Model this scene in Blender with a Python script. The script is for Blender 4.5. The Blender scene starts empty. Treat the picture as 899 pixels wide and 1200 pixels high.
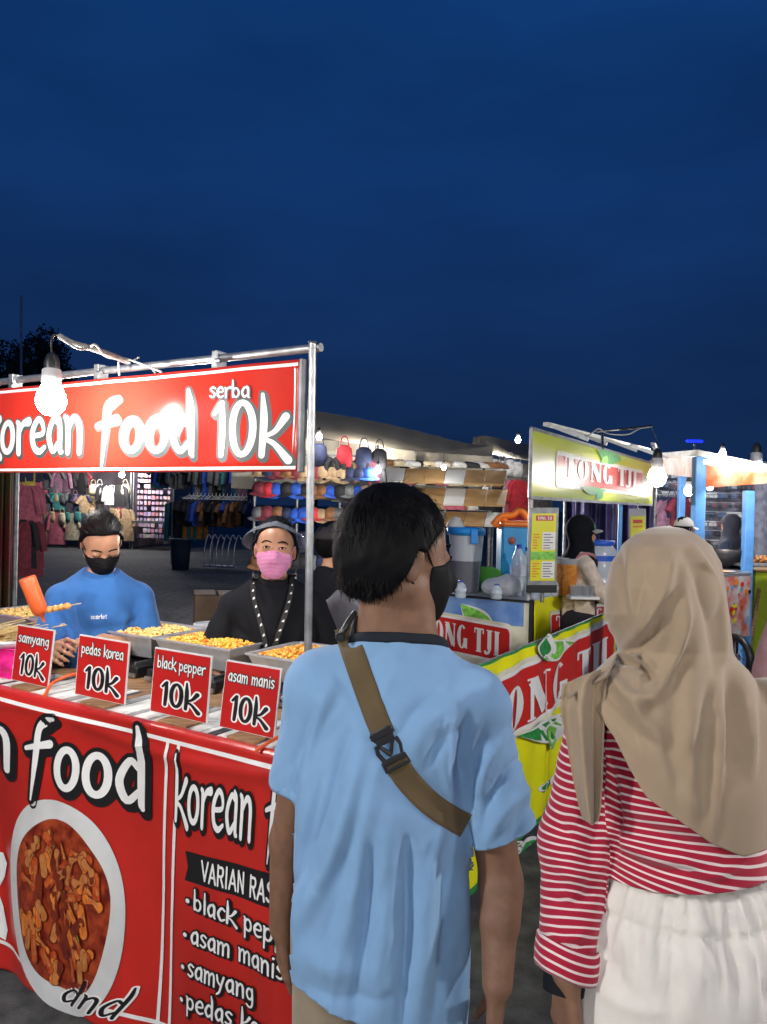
import bpy, bmesh, math, random
import numpy as np
from mathutils import Vector, Matrix
random.seed(7); np.random.seed(7)
SC = bpy.context.scene
COL = SC.collection
R = math.radians
FPX = 890.0                      # focal length in photograph pixels
EYE = 1.65
ROLL, PITCH = R(1.36), R(0.39)
c_, s_ = math.cos(ROLL), math.sin(ROLL)
FWD = Vector((0, math.cos(PITCH), -math.sin(PITCH)))
RGT = Vector((c_, 0, s_))
UPV = RGT.cross(FWD).normalized()
RGT = FWD.cross(UPV).normalized()
cam_data = bpy.data.cameras.new('camera')
cam = bpy.data.objects.new('camera', cam_data); COL.objects.link(cam)
cam.matrix_world = Matrix((( RGT.x, UPV.x, -FWD.x, 0), (RGT.y, UPV.y, -FWD.y, 0), (RGT.z, UPV.z, -FWD.z, EYE), (0, 0, 0, 1)))
cam_data.sensor_fit = 'VERTICAL'; cam_data.sensor_height = 36; cam_data.sensor_width = 27
cam_data.lens = FPX / 1200 * 36
cam_data.clip_start = 0.05; cam_data.clip_end = 3000
SC.camera = cam
SC.view_settings.view_transform = 'Standard'; SC.view_settings.look = 'None'
SC.view_settings.exposure = 0.7; SC.view_settings.gamma = 1
SC.render.engine = 'CYCLES'
SC.cycles.use_denoising = True
SC.cycles.max_bounces = 6; SC.cycles.diffuse_bounces = 3; SC.cycles.glossy_bounces = 3
SC.cycles.transmission_bounces = 6; SC.cycles.transparent_max_bounces = 10
SC.cycles.sample_clamp_indirect = 6
SC.cycles.caustics_reflective = False; SC.cycles.caustics_refractive = False
# ---- world: deep blue dusk sky, a little paler towards the horizon, faint cloud
W = bpy.data.worlds.new('World'); SC.world = W; W.use_nodes = True
wn, wl = W.node_tree.nodes, W.node_tree.links
wn.clear()
wo = wn.new('ShaderNodeOutputWorld'); wb = wn.new('ShaderNodeBackground')
tc = wn.new('ShaderNodeTexCoord'); sx = wn.new('ShaderNodeSeparateXYZ'); rp = wn.new('ShaderNodeValToRGB')
wl.new(tc.outputs['Generated'], sx.inputs[0]); wl.new(sx.outputs[2], rp.inputs[0])
e = rp.color_ramp.elements
e[0].position = 0.0; e[0].color = (0.0042, 0.0128, 0.040, 1)
e[1].position = 0.62; e[1].color = (0.0028, 0.0245, 0.102, 1)
m_ = e.new(0.18); m_.color = (0.0037, 0.0158, 0.060, 1)
m_ = e.new(0.38); m_.color = (0.0034, 0.0215, 0.088, 1)
nz = wn.new('ShaderNodeTexNoise'); nz.inputs['Scale'].default_value = 2.2; nz.inputs['Detail'].default_value = 5
mp = wn.new('ShaderNodeMapping'); mp.inputs['Scale'].default_value = (1, 1, 3.2)
wl.new(tc.outputs['Generated'], mp.inputs[0]); wl.new(mp.outputs[0], nz.inputs['Vector'])
mr = wn.new('ShaderNodeMapRange'); mr.inputs[1].default_value = 0.35; mr.inputs[2].default_value = 0.7
mr.inputs[3].default_value = 0.78; mr.inputs[4].default_value = 1.14
wl.new(nz.outputs[0], mr.inputs[0])
mx = wn.new('ShaderNodeVectorMath'); mx.operation = 'SCALE'
wl.new(rp.outputs[0], mx.inputs[0]); wl.new(mr.outputs[0], mx.inputs['Scale'])
wl.new(mx.outputs[0], wb.inputs[0]); wb.inputs[1].default_value = 1.0
wl.new(wb.outputs[0], wo.inputs[0])

def ray(px, py):
    return (FWD + RGT * ((px - 449.5) / FPX) - UPV * ((py - 600.0) / FPX))
def V(px, py, d):
    """world point seen at photograph pixel (px,py) at depth d metres"""
    return Vector((0, 0, EYE)) + ray(px, py) * d
def onz(px, py, z):
    r = ray(px, py); return Vector((0, 0, EYE)) + r * ((z - EYE) / r.z)
def onplane(px, py, o, n):
    r = ray(px, py); o = Vector(o); n = Vector(n)
    return Vector((0, 0, EYE)) + r * ((o - Vector((0, 0, EYE))).dot(n) / r.dot(n))

# ---------------------------------------------------------------- materials
MATS = {}
def mat(name, col, rough=0.6, metal=0.0, var=0.0, vscale=8.0, col2=None, bump=0.0, bscale=60.0, emit=0.0, emitc=None,
        trans=0.0, alpha=1.0, sheen=0.0, spec=0.5, coat=0.0, sss=0.0, detail=4.0, stretch=None, ior=1.45):
    if name in MATS: return MATS[name]
    m = bpy.data.materials.new(name); m.use_nodes = True; MATS[name] = m
    n, l = m.node_tree.nodes, m.node_tree.links
    b = n['Principled BSDF']
    b.inputs['Base Color'].default_value = (*col, 1); b.inputs['Roughness'].default_value = rough
    b.inputs['Metallic'].default_value = metal; b.inputs['Specular IOR Level'].default_value = spec
    b.inputs['IOR'].default_value = ior
    if trans: b.inputs['Transmission Weight'].default_value = trans
    if alpha < 1: b.inputs['Alpha'].default_value = alpha
    if sheen: b.inputs['Sheen Weight'].default_value = sheen
    if coat: b.inputs['Coat Weight'].default_value = coat; b.inputs['Coat Roughness'].default_value = 0.12
    if sss:
        b.inputs['Subsurface Weight'].default_value = sss; b.inputs['Subsurface Radius'].default_value = (0.01, 0.004, 0.002)
        b.inputs['Subsurface Scale'].default_value = 1.0
    if emit:
        b.inputs['Emission Color'].default_value = (*(emitc or col), 1); b.inputs['Emission Strength'].default_value = emit
    t = n.new('ShaderNodeTexCoord'); src = t.outputs['Object']
    if stretch:
        q = n.new('ShaderNodeMapping'); q.inputs['Scale'].default_value = stretch; l.new(src, q.inputs[0]); src = q.outputs[0]
    if var or col2:
        z = n.new('ShaderNodeTexNoise'); z.inputs['Scale'].default_value = vscale; z.inputs['Detail'].default_value = detail
        l.new(src, z.inputs['Vector'])
        r = n.new('ShaderNodeValToRGB'); l.new(z.outputs[0], r.inputs[0])
        k2 = col2 or tuple(min(1, x * (1 + var)) for x in col); k1 = col if col2 else tuple(x * (1 - var) for x in col)
        r.color_ramp.elements[0].position = 0.36; r.color_ramp.elements[1].position = 0.64
        r.color_ramp.elements[0].color = (*k1, 1); r.color_ramp.elements[1].color = (*k2, 1)
        l.new(r.outputs[0], b.inputs['Base Color'])
    if bump:
        z = n.new('ShaderNodeTexNoise'); z.inputs['Scale'].default_value = bscale; z.inputs['Detail'].default_value = 3
        l.new(src, z.inputs['Vector'])
        bp = n.new('ShaderNodeBump'); bp.inputs['Strength'].default_value = bump; bp.inputs['Distance'].default_value = 0.004
        l.new(z.outputs[0], bp.inputs['Height']); l.new(bp.outputs[0], b.inputs['Normal'])
    return m

# ---------------------------------------------------------------- objects
def prop(o, label=None, cat=None, group=None, kind=None):
    if label: o['label'] = label
    if cat: o['category'] = cat
    if group: o['group'] = group
    if kind: o['kind'] = kind
    return o
def thing(name, label, cat, loc=(0, 0, 0), rz=0.0, group=None):
    o = bpy.data.objects.new(name, None); COL.objects.link(o)
    o.location = loc; o.rotation_euler = (0, 0, rz); o.empty_display_size = 0.1
    TH.append(o)
    return prop(o, label, cat, group)
TH = []
def attach(o, parent):
    """parent o (modelled in world space) to a thing whose base stands elsewhere"""
    if parent is not None:
        o.parent = parent
        mw = world_of(parent)
        o.matrix_parent_inverse = mw.inverted()
def world_of(o):
    m = Matrix.LocRotScale(o.location, o.rotation_euler, o.scale)
    if o.parent is not None: m = world_of(o.parent) @ o.matrix_parent_inverse @ m
    return m
def mesh_obj(name, me, material=None, parent=None, local=False, smooth=False):
    o = bpy.data.objects.new(name, me); COL.objects.link(o)
    if material is not None and len(me.materials) == 0:
        for mm in (material if isinstance(material, (list, tuple)) else [material]): me.materials.append(mm)
    if smooth: me.shade_smooth()
    if parent is not None:
        if local: o.parent = parent
        else: attach(o, parent)
    return o
def raw(name, verts, faces, material=None, parent=None, local=False, smooth=False):
    me = bpy.data.meshes.new(name); me.from_pydata([tuple(v) for v in verts], [], faces); me.validate(); me.update()
    return mesh_obj(name, me, material, parent, local, smooth)

class B:
    """collects simple shapes into one mesh"""
    def __init__(s): s.v = []; s.f = []; s.mi = []; s.sm = []
    def add(s, v, f, mi=0, sm=False):
        k = len(s.v); s.v += [tuple(p) for p in v]; s.f += [tuple(i + k for i in q) for q in f]
        s.mi += [mi] * len(f); s.sm += [sm] * len(f); return s
    def box(s, c, sz, M=None, mi=0, taper=1.0, bev=0.0):
        x, y, z = [a / 2 for a in sz]
        bm = bmesh.new()
        vs = [bm.verts.new((sx * x * (taper if sz_ > 0 else 1), sy * y * (taper if sz_ > 0 else 1), sz_ * z)) for sz_ in (-1, 1) for sy in (-1, 1) for sx in (-1, 1)]
        for q in ((0, 2, 3, 1), (4, 5, 7, 6), (0, 1, 5, 4), (2, 6, 7, 3), (0, 4, 6, 2), (1, 3, 7, 5)): bm.faces.new([vs[i] for i in q])
        if bev: bmesh.ops.bevel(bm, geom=list(bm.edges), offset=bev, segments=1, affect='EDGES')
        bm.verts.ensure_lookup_table()
        M = M or Matrix.Identity(4); T = Vector(c)
        pts = [(M @ v.co) + T if M.to_translation().length == 0 else M @ (v.co + T) for v in bm.verts]
        fs = [[v.index for v in f.verts] for f in bm.faces]
        bm.verts.index_update(); fs = [[v.index for v in f.verts] for f in bm.faces]
        bm.free(); return s.add(pts, fs, mi)
    def obox(s, a, b, w, h, mi=0, up=(0, 0, 1), bev=0.0):
        """a bar from a to b, w wide and h high"""
        a, b = Vector(a), Vector(b); d = b - a; L = d.length; d.normalize()
        up = Vector(up)
        if abs(d.dot(up)) > .98: up = Vector((0, 1, 0))
        sd = d.cross(up).normalized(); u2 = sd.cross(d)
        M = Matrix((sd, d, u2)).transposed().to_4x4()
        return s.box((a + b) / 2, (w, L, h), M, mi, bev=bev)
    def tube(s, pts, r, n=10, mi=0, caps=True, sm=True):
        pts = [Vector(p) for p in pts]; rs = r if isinstance(r, (list, tuple)) else [r] * len(pts)
        rings = []; prev = None
        for i, p in enumerate(pts):
            t = (pts[min(i + 1, len(pts) - 1)] - pts[max(i - 1, 0)]).normalized()
            if prev is None:
                a = t.cross(Vector((0, 0, 1)))
                if a.length < .05: a = t.cross(Vector((0, 1, 0)))
                a.normalize()
            else: a = (prev - t * prev.dot(t)).normalized()
            prev = a; b_ = t.cross(a)
            rings.append([p + (a * math.cos(6.28318 * k / n) + b_ * math.sin(6.28318 * k / n)) * rs[i] for k in range(n)])
        v = [q for rg in rings for q in rg]
        f = [(i * n + k, i * n + (k + 1) % n, (i + 1) * n + (k + 1) % n, (i + 1) * n + k) for i in range(len(pts) - 1) for k in range(n)]
        s.add(v, f, mi, sm)
        if caps: s.add(rings[0], [tuple(range(n))[::-1]], mi); s.add(rings[-1], [tuple(range(n))], mi)
        return s
    def lathe(s, prof, c=(0, 0, 0), n=20, mi=0, M=None, sx=1.0, sy=1.0, sm=True):
        """prof: list of (r, z)"""
        M = M or Matrix.Identity(3); C = Vector(c); v = []
        for r, z in prof:
            v += [C + M @ Vector((sx * r * math.cos(6.28318 * k / n), sy * r * math.sin(6.28318 * k / n), z)) for k in range(n)]
        f = [(i * n + k, i * n + (k + 1) % n, (i + 1) * n + (k + 1) % n, (i + 1) * n + k) for i in range(len(prof) - 1) for k in range(n)]
        return s.add(v, f, mi, sm)
    def build(s, name, material, parent=None, local=False, smooth=None):
        me = bpy.data.meshes.new(name); me.from_pydata(s.v, [], s.f)
        for mm in (material if isinstance(material, (list, tuple)) else [material]): me.materials.append(mm)
        if len(s.mi) == len(me.polygons):
            me.polygons.foreach_set('material_index', s.mi)
            me.polygons.foreach_set('use_smooth', s.sm if smooth is None else [smooth] * len(s.sm))
        me.update()
        return mesh_obj(name, me, None, parent, local)
def copy_tree(o, parent=None):
    c = o.copy(); COL.objects.link(c); c.parent = parent
    for ch in list(o.children): copy_tree(ch, c)
    return c
def grid_mesh(name, fn, nu, nv, material=None, parent=None, thick=0.0, smooth=True, closed=False, local=False, uv=True):
    """sheet from fn(u,v) -> point, u,v in 0..1"""
    vs = [fn(i / nu, j / nv) for j in range(nv + 1) for i in range(nu + (0 if closed else 1))]
    w = nu + (0 if closed else 1)
    fs = [(j * w + i, j * w + (i + 1) % w, (j + 1) * w + (i + 1) % w, (j + 1) * w + i) for j in range(nv) for i in range(nu)]
    o = raw(name, vs, fs, material, parent, local, smooth)
    if thick:
        md = o.modifiers.new('thickness', 'SOLIDIFY'); md.thickness = thick; md.offset = 0
    return o
def crom(pts, n=8):
    """Catmull-Rom through points (any dimension)"""
    p = [np.array(q, float) for q in pts]; p = [2 * p[0] - p[1]] + p + [2 * p[-1] - p[-2]]; out = []
    for i in range(1, len(p) - 2):
        for k in range(n):
            t = k / n; a, b, c, d = p[i - 1], p[i], p[i + 1], p[i + 2]
            out.append(.5 * (2 * b + (c - a) * t + (2 * a - 5 * b + 4 * c - d) * t * t + (3 * b - a - 3 * c + d) * t ** 3))
    out.append(p[-2]); return out
def lerp(a, b, t): return a + (b - a) * t
def interp(x, xs, ys): return float(np.interp(x, xs, ys))
def prot(o):  # evaluate modifiers into plain mesh
    dg = bpy.context.evaluated_depsgraph_get(); me = bpy.data.meshes.new_from_object(o.evaluated_get(dg)); o.modifiers.clear(); o.data = me; return o

# ---------------------------------------------------------------- signed distance bodies
def A(*p): return np.array(p, dtype=np.float32)
def cone(a, b, ra, rb, flat=None):
    """rounded cone a->b; flat=(axis vector, factor) squeezes it across that axis"""
    a = np.array(a, np.float32); b = np.array(b, np.float32); ax = None
    def f(P):
        Q = P - a; ba = b - a
        h = np.clip((Q @ ba) / (ba @ ba + 1e-9), 0, 1)
        D = Q - h[:, None] * ba
        if flat is not None:
            ax = np.array(flat[0], np.float32); ax = ax / np.linalg.norm(ax)
            D = D + np.outer((D @ ax) * (1 / flat[1] - 1), ax)
            return (np.linalg.norm(D, axis=1) - (ra + (rb - ra) * h)) * min(1, flat[1])
        return np.linalg.norm(D, axis=1) - (ra + (rb - ra) * h)
    return f
def ell(c, r, rot=None):
    c = np.array(c, np.float32); r = np.array(r, np.float32)
    Rm = np.array(rot.to_3x3() if rot is not None else Matrix.Identity(3), np.float32)
    def f(P):
        Q = (P - c) @ Rm / r; k = np.linalg.norm(Q, axis=1); k2 = np.linalg.norm(Q / r, axis=1)
        return k * (k - 1) / (k2 + 1e-6)
    return f
def smin(a, b, k):
    h = np.clip(.5 + .5 * (b - a) / k, 0, 1); return b + (a - b) * h - k * h * (1 - h)
def union(*fs, k=0.02):
    def f(P):
        d = fs[0](P)
        for g in fs[1:]: d = smin(d, g(P), k)
        return d
    return f
def smax(a, b, k): return -smin(-a, -b, k)
def inter(a, b, k=0.003): return lambda P: smax(a(P), b(P), k)
def off(a, r): return lambda P: a(P) - r
def plane(p, n):
    p = np.array(p, np.float32); n = np.array(n, np.float32); n = n / np.linalg.norm(n)
    return lambda P: (P - p) @ n
def neg(a): return lambda P: -a(P)
def surf(fn, lo, hi, h):
    lo = np.array(lo, float); hi = np.array(hi, float); N = np.ceil((hi - lo) / h).astype(int) + 1
    xs = [lo[i] + h * np.arange(N[i]) for i in range(3)]
    BL = 8; N = ((N + BL - 1) // BL) * BL; xs = [lo[i] + h * np.arange(N[i]) for i in range(3)]
    G = np.empty(tuple(N), np.float32); nb = N // BL
    ctr = [xs[i].reshape(-1, BL).mean(1) for i in range(3)]
    C = np.stack(np.meshgrid(*ctr, indexing='ij'), -1).reshape(-1, 3).astype(np.float32)
    d0 = fn(C); near = np.abs(d0) < BL * h * 1.25
    G6 = G.reshape(nb[0], BL, nb[1], BL, nb[2], BL).transpose(0, 2, 4, 1, 3, 5)
    G6[:] = np.sign(d0).reshape(tuple(nb))[:, :, :, None, None, None]
    ids = np.argwhere(near.reshape(tuple(nb))); loc = np.stack(np.meshgrid(*[np.arange(BL)] * 3, indexing='ij'), -1).reshape(-1, 3)
    for k in range(0, len(ids), 400):
        q = ids[k:k + 400]; Pn = (lo + h * (q[:, None, :] * BL + loc[None])).reshape(-1, 3).astype(np.float32)
        r = fn(Pn).reshape(len(q), BL, BL, BL); G6[q[:, 0], q[:, 1], q[:, 2]] = r
    s = G < 0
    c = np.zeros(tuple(N - 1), np.int8)
    for dx in (0, 1):
        for dy in (0, 1):
            for dz in (0, 1): c += s[dx:N[0] - 1 + dx, dy:N[1] - 1 + dy, dz:N[2] - 1 + dz]
    act = (c > 0) & (c < 8); idx = -np.ones(act.shape, np.int64); cells = np.argwhere(act); idx[act] = np.arange(len(cells))
    acc = np.zeros((len(cells), 3)); cnt = np.zeros(len(cells)); cor = [(a, b, d) for a in (0, 1) for b in (0, 1) for d in (0, 1)]
    for a in cor:
        for ax in range(3):
            if a[ax] == 1: continue
            b = list(a); b[ax] = 1
            ga = G[tuple((cells + a).T)]; gb = G[tuple((cells + b).T)]
            m = (ga < 0) != (gb < 0); t = np.where(m, ga / np.where(ga - gb == 0, 1, ga - gb), 0)
            p = np.array(a, float)[None].repeat(len(cells), 0); p[:, ax] += t
            acc[m] += p[m]; cnt[m] += 1
    vs = lo + h * (cells + acc / np.maximum(cnt, 1)[:, None])
    fs = []
    for ax in range(3):
        sl = [slice(None)] * 3; sl2 = [slice(None)] * 3
        sl[ax] = slice(0, N[ax] - 1); sl2[ax] = slice(1, N[ax])
        e1, e2 = s[tuple(sl)], s[tuple(sl2)]; cr = np.argwhere(e1 != e2); o1, o2 = [(1, 2), (2, 0), (0, 1)][ax]
        ok = (cr[:, o1] > 0) & (cr[:, o2] > 0) & (cr[:, o1] < N[o1] - 1) & (cr[:, o2] < N[o2] - 1); cr = cr[ok]
        q = []
        for da, db in ((0, 0), (1, 0), (1, 1), (0, 1)):
            cc = cr.copy(); cc[:, o1] -= da; cc[:, o2] -= db; q.append(idx[tuple(cc.T)])
        q = np.stack(q, 1); flip = ~e1[tuple(cr.T)]
        q[flip] = q[flip][:, ::-1]; fs.append(q)
    fs = np.concatenate(fs)
    fs = fs[(fs >= 0).all(1)]
    return vs, fs
def smooth_mesh(vs, fs, it=2, lam=.5):
    n = len(vs); e = np.concatenate([fs[:, [0, 1]], fs[:, [1, 2]], fs[:, [2, 3]], fs[:, [3, 0]]])
    e = np.concatenate([e, e[:, ::-1]]); deg = np.bincount(e[:, 0], minlength=n).astype(float)
    for _ in range(it):
        acc = np.stack([np.bincount(e[:, 0], weights=vs[e[:, 1], k], minlength=n) for k in range(3)], 1)
        vs = vs + lam * (acc / np.maximum(deg, 1)[:, None] - vs)
    return vs
def normals(vs, fs):
    a = vs[fs[:, 2]] - vs[fs[:, 0]]; b = vs[fs[:, 3]] - vs[fs[:, 1]]; n = np.cross(a, b); N = np.zeros_like(vs)
    for k in range(4): np.add.at(N, fs[:, k], n)
    return N / np.maximum(np.linalg.norm(N, axis=1), 1e-12)[:, None]
def np_mesh(name, vs, fs, material=None, parent=None, smooth=True):
    me = bpy.data.meshes.new(name); vs = np.asarray(vs, np.float32); fs = np.asarray(fs, np.int32)
    me.vertices.add(len(vs)); me.vertices.foreach_set('co', vs.ravel())
    me.loops.add(fs.size); me.loops.foreach_set('vertex_index', fs.ravel())
    me.polygons.add(len(fs)); me.polygons.foreach_set('loop_start', np.arange(0, fs.size, fs.shape[1], dtype=np.int32))
    me.update(calc_edges=True); me.validate()
    return mesh_obj(name, me, material, parent, smooth=smooth)
def sdf_obj(name, fn, lo, hi, h, material, parent=None, it=2, disp=None):
    vs, fs = surf(fn, lo, hi, h); vs = smooth_mesh(vs, fs, it)
    if disp is not None: vs = disp(vs, normals(vs, fs))
    return np_mesh(name, vs, fs, material, parent)
def cut(o, keep):
    """drop the faces of a mesh object whose centre fails keep(co); keep is vectorised"""
    me = o.data; n = len(me.polygons); c = np.empty(n * 3, np.float32); me.polygons.foreach_get('center', c)
    k = keep(c.reshape(-1, 3)); bm = bmesh.new(); bm.from_mesh(me); bm.faces.ensure_lookup_table()
    bmesh.ops.delete(bm, geom=[bm.faces[i] for i in np.where(~k)[0]], context='FACES'); bm.to_mesh(me); bm.free(); return o
def slice_off(o, p, n, near=None, fill=False):
    """cut a mesh cleanly with a plane and drop the side n points to (only where near(co) is true)"""
    bm = bmesh.new(); bm.from_mesh(o.data); p = Vector(p); n = Vector(n).normalized()
    geo = bm.verts[:] + bm.edges[:] + bm.faces[:]
    if near: fs = [f for f in bm.faces if near(f.calc_center_median())]; es = set(e for f in fs for e in f.edges); vs_ = set(v for f in fs for v in f.verts); geo = list(vs_) + list(es) + fs
    bmesh.ops.bisect_plane(bm, geom=geo, plane_co=p, plane_no=n)
    bad = [f for f in bm.faces if (f.calc_center_median() - p).dot(n) > 1e-6 and (near is None or near(f.calc_center_median()))]
    bmesh.ops.delete(bm, geom=bad, context='FACES'); bm.to_mesh(o.data); bm.free(); return o
def noise3(P, f, seed=0):
    """cheap smooth noise: sum of rotated sines"""
    rs = np.random.RandomState(seed); out = np.zeros(len(P))
    for k in range(6):
        d = rs.normal(size=3); d /= np.linalg.norm(d); out += np.sin((P @ d) * f * (0.7 + .25 * k) + rs.uniform(0, 6.28)) / (1 + .3 * k)
    return out / 3.0
def folds(P2, lines):
    """P2 Nx2; lines: list of (points2d, width, amp) or (points, width, amp, sharp) -> height; tapered at the ends"""
    h = np.zeros(len(P2))
    for ln in lines:
        pts, w, a = ln[:3]; pts = np.array(crom(pts, 6)); L = np.concatenate([[0], np.cumsum(np.linalg.norm(np.diff(pts, axis=0), axis=1))]); T = L[-1]
        best = np.full(len(P2), 1e9); bt = np.zeros(len(P2))
        for i in range(len(pts) - 1):
            a0, d = pts[i], pts[i + 1] - pts[i]; t = np.clip(((P2 - a0) @ d) / (d @ d + 1e-12), 0, 1)
            q = np.linalg.norm(P2 - a0 - t[:, None] * d, axis=1); m = q < best; best[m] = q[m]; bt[m] = (L[i] + t * (L[i + 1] - L[i]))[m]
        u = bt / T; tap = np.sin(np.pi * np.clip(u * .9 + .05, 0, 1)) ** .6
        h += a * tap * np.exp(-(best / w) ** 2)
    return h
def rotz(a): return Matrix.Rotation(a, 4, 'Z')
# test light
# ================================================================ hand-drawn lettering: strokes with a varying width
def _el(cx, cy, rx, ry, w=.17, a0=0, a1=360, n=18, w2=None):
    return [(cx + rx * math.cos(R(a0 + (a1 - a0) * k / n)), cy + ry * math.sin(R(a0 + (a1 - a0) * k / n)), w if w2 is None else w + (w2 - w) * abs(math.cos(R(a0 + (a1 - a0) * k / n)))) for k in range(n + 1)]
BR = {  # brush letters, x-height 1: name -> (advance, strokes); a stroke is a list of (x, y, width)
 'k': (.82, [[(.08, 1.72, .10), (.12, 1.0, .22), (.10, 0, .18)], [(.74, 1.08, .24), (.45, .68, .15), (.14, .50, .12), (.45, .32, .15), (.86, -.12, .24)]]),
 'o': (.84, [_el(.40, .50, .30, .45, .17, w2=.22)]),
 'r': (.66, [[(.02, .95, .13), (.12, .80, .2), (.12, 0, .19)], [(.12, .55, .12), (.32, .88, .18), (.60, .95, .26)]]),
 'e': (.78, [[(.12, .50, .14), (.62, .58, .15), (.60, .88, .17), (.36, .99, .18), (.10, .62, .21), (.16, .18, .20), (.42, .03, .18), (.70, .16, .12)]]),
 'a': (.84, [[(.58, .86, .15), (.34, .95, .18), (.10, .50, .21), (.28, .05, .19), (.58, .28, .15)], [(.52, 1.06, .14), (.64, .85, .2), (.64, .1, .19), (.74, 0, .12)]]),
 'n': (.86, [[(.02, 1.02, .13), (.13, .85, .2), (.13, 0, .19)], [(.13, .60, .12), (.38, .96, .19), (.62, .78, .2), (.66, .0, .19)]]),
 'f': (.92, [[(.86, 1.62, .10), (.62, 1.52, .22), (.40, 1.30, .2), (.36, .6, .19), (.30, -.42, .06)], [(.02, .80, .12), (.30, .88, .15), (.78, 1.0, .21)]]),
 'd': (.88, [[(.60, .80, .15), (.36, .95, .18), (.10, .48, .21), (.30, .04, .19), (.60, .28, .15)], [(.56, 1.75, .10), (.66, 1.2, .21), (.66, .1, .19), (.70, -.1, .12)]]),
 '1': (.46, [[(.02, 1.20, .12), (.20, 1.42, .18), (.27, 1.50, .19)], [(.26, 1.50, .17), (.27, .8, .21), (.24, 0, .18)]]),
 '0': (.90, [_el(.42, .76, .31, .74, .17, w2=.22)]),
 's': (.66, [[(.56, .88, .16), (.30, 1.0, .17), (.10, .78, .18), (.30, .54, .18), (.52, .32, .18), (.34, .03, .17), (.06, .14, .15)]]),
 'b': (.86, [[(.10, 1.65, .12), (.12, .8, .2), (.12, .05, .17)], _el(.40, .46, .27, .42, .17, -200, 160)]),
 'm': (1.15, [[(.02, 1.0, .13), (.11, .85, .18), (.11, 0, .18)], [(.11, .60, .12), (.32, .95, .17), (.50, .78, .17), (.52, 0, .17)], [(.52, .60, .12), (.76, .95, .17), (.95, .78, .18), (.97, 0, .18)]]),
 'y': (.80, [[(.06, 1.0, .17), (.14, .55, .18), (.38, .30, .17)], [(.68, 1.0, .18), (.50, .40, .18), (.30, -.25, .17), (.08, -.48, .13)]]),
 'p': (.86, [[(.04, 1.02, .13), (.12, .8, .19), (.12, -.55, .15)], _el(.40, .50, .27, .42, .17, -200, 160)]),
 'g': (.84, [_el(.36, .52, .26, .40, .17), [(.62, 1.0, .16), (.64, .3, .18), (.60, -.30, .17), (.34, -.50, .16), (.08, -.34, .13)]]),
 'c': (.70, [[(.62, .84, .16), (.36, .98, .18), (.10, .52, .21), (.32, .04, .19), (.64, .18, .13)]]),
 'l': (.34, [[(.14, 1.65, .14), (.15, .8, .2), (.15, 0, .17)]]),
 'i': (.34, [[(.14, .95, .17), (.15, .0, .17)], [(.14, 1.35, .2), (.15, 1.36, .2)]]),
 'w': (1.1, [[(.02, 1.0, .17), (.25, 0, .16), (.50, .75, .15), (.75, 0, .16), (1.0, 1.0, .15)]]),
 'u': (.84, [[(.10, 1.0, .19), (.12, .3, .19), (.36, .02, .17), (.62, .25, .17)], [(.64, 1.0, .18), (.66, 0, .16)]]),
 't': (.6, [[(.28, 1.45, .14), (.28, .25, .18), (.50, .03, .12)], [(.02, .95, .14), (.55, .98, .14)]]),
 ' ': (.55, []), '.': (.3, [[(.12, .05, .2), (.13, .05, .2)]]), '*': (.75, [[(.25, .52, .36), (.26, .52, .36)]]),
}
CP = {  # plain block capitals, cap height 1
 'V': (.66, [[(.04, 1, .16), (.33, .04, .16)], [(.33, .04, .16), (.62, 1, .16)]]),
 'A': (.68, [[(.04, 0, .16), (.33, .96, .16)], [(.33, .96, .16), (.62, 0, .16)], [(.16, .30, .13), (.50, .30, .13)]]),
 'R': (.66, [[(.10, 0, .16), (.10, 1, .16)], [(.10, .92, .14), (.45, .92, .15), (.54, .72, .16), (.44, .50, .15), (.10, .48, .14)], [(.32, .48, .15), (.56, 0, .16)]]),
 'I': (.28, [[(.12, 0, .17), (.12, 1, .17)]]),
 'N': (.68, [[(.10, 0, .15), (.10, 1, .15)], [(.10, .98, .15), (.56, .02, .15)], [(.56, 0, .15), (.56, 1, .15)]]),
 'S': (.60, [[(.50, .84, .15), (.30, .95, .15), (.10, .76, .16), (.28, .54, .16), (.50, .30, .16), (.30, .05, .15), (.06, .16, .15)]]),
 ' ': (.36, []),
 'E': (.56, [[(.10, 0, .16), (.10, 1, .16)], [(.10, .93, .13), (.50, .93, .13)], [(.10, .5, .13), (.44, .5, .13)], [(.10, .07, .13), (.50, .07, .13)]]),
 'T': (.6, [[(.28, 0, .16), (.28, 1, .16)], [(.02, .93, .13), (.54, .93, .13)]]),
 'H': (.66, [[(.10, 0, .16), (.10, 1, .16)], [(.54, 0, .16), (.54, 1, .16)], [(.1, .5, .13), (.54, .5, .13)]]),
 'O': (.68, [_el(.32, .5, .23, .43, .15)]),
}
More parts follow.
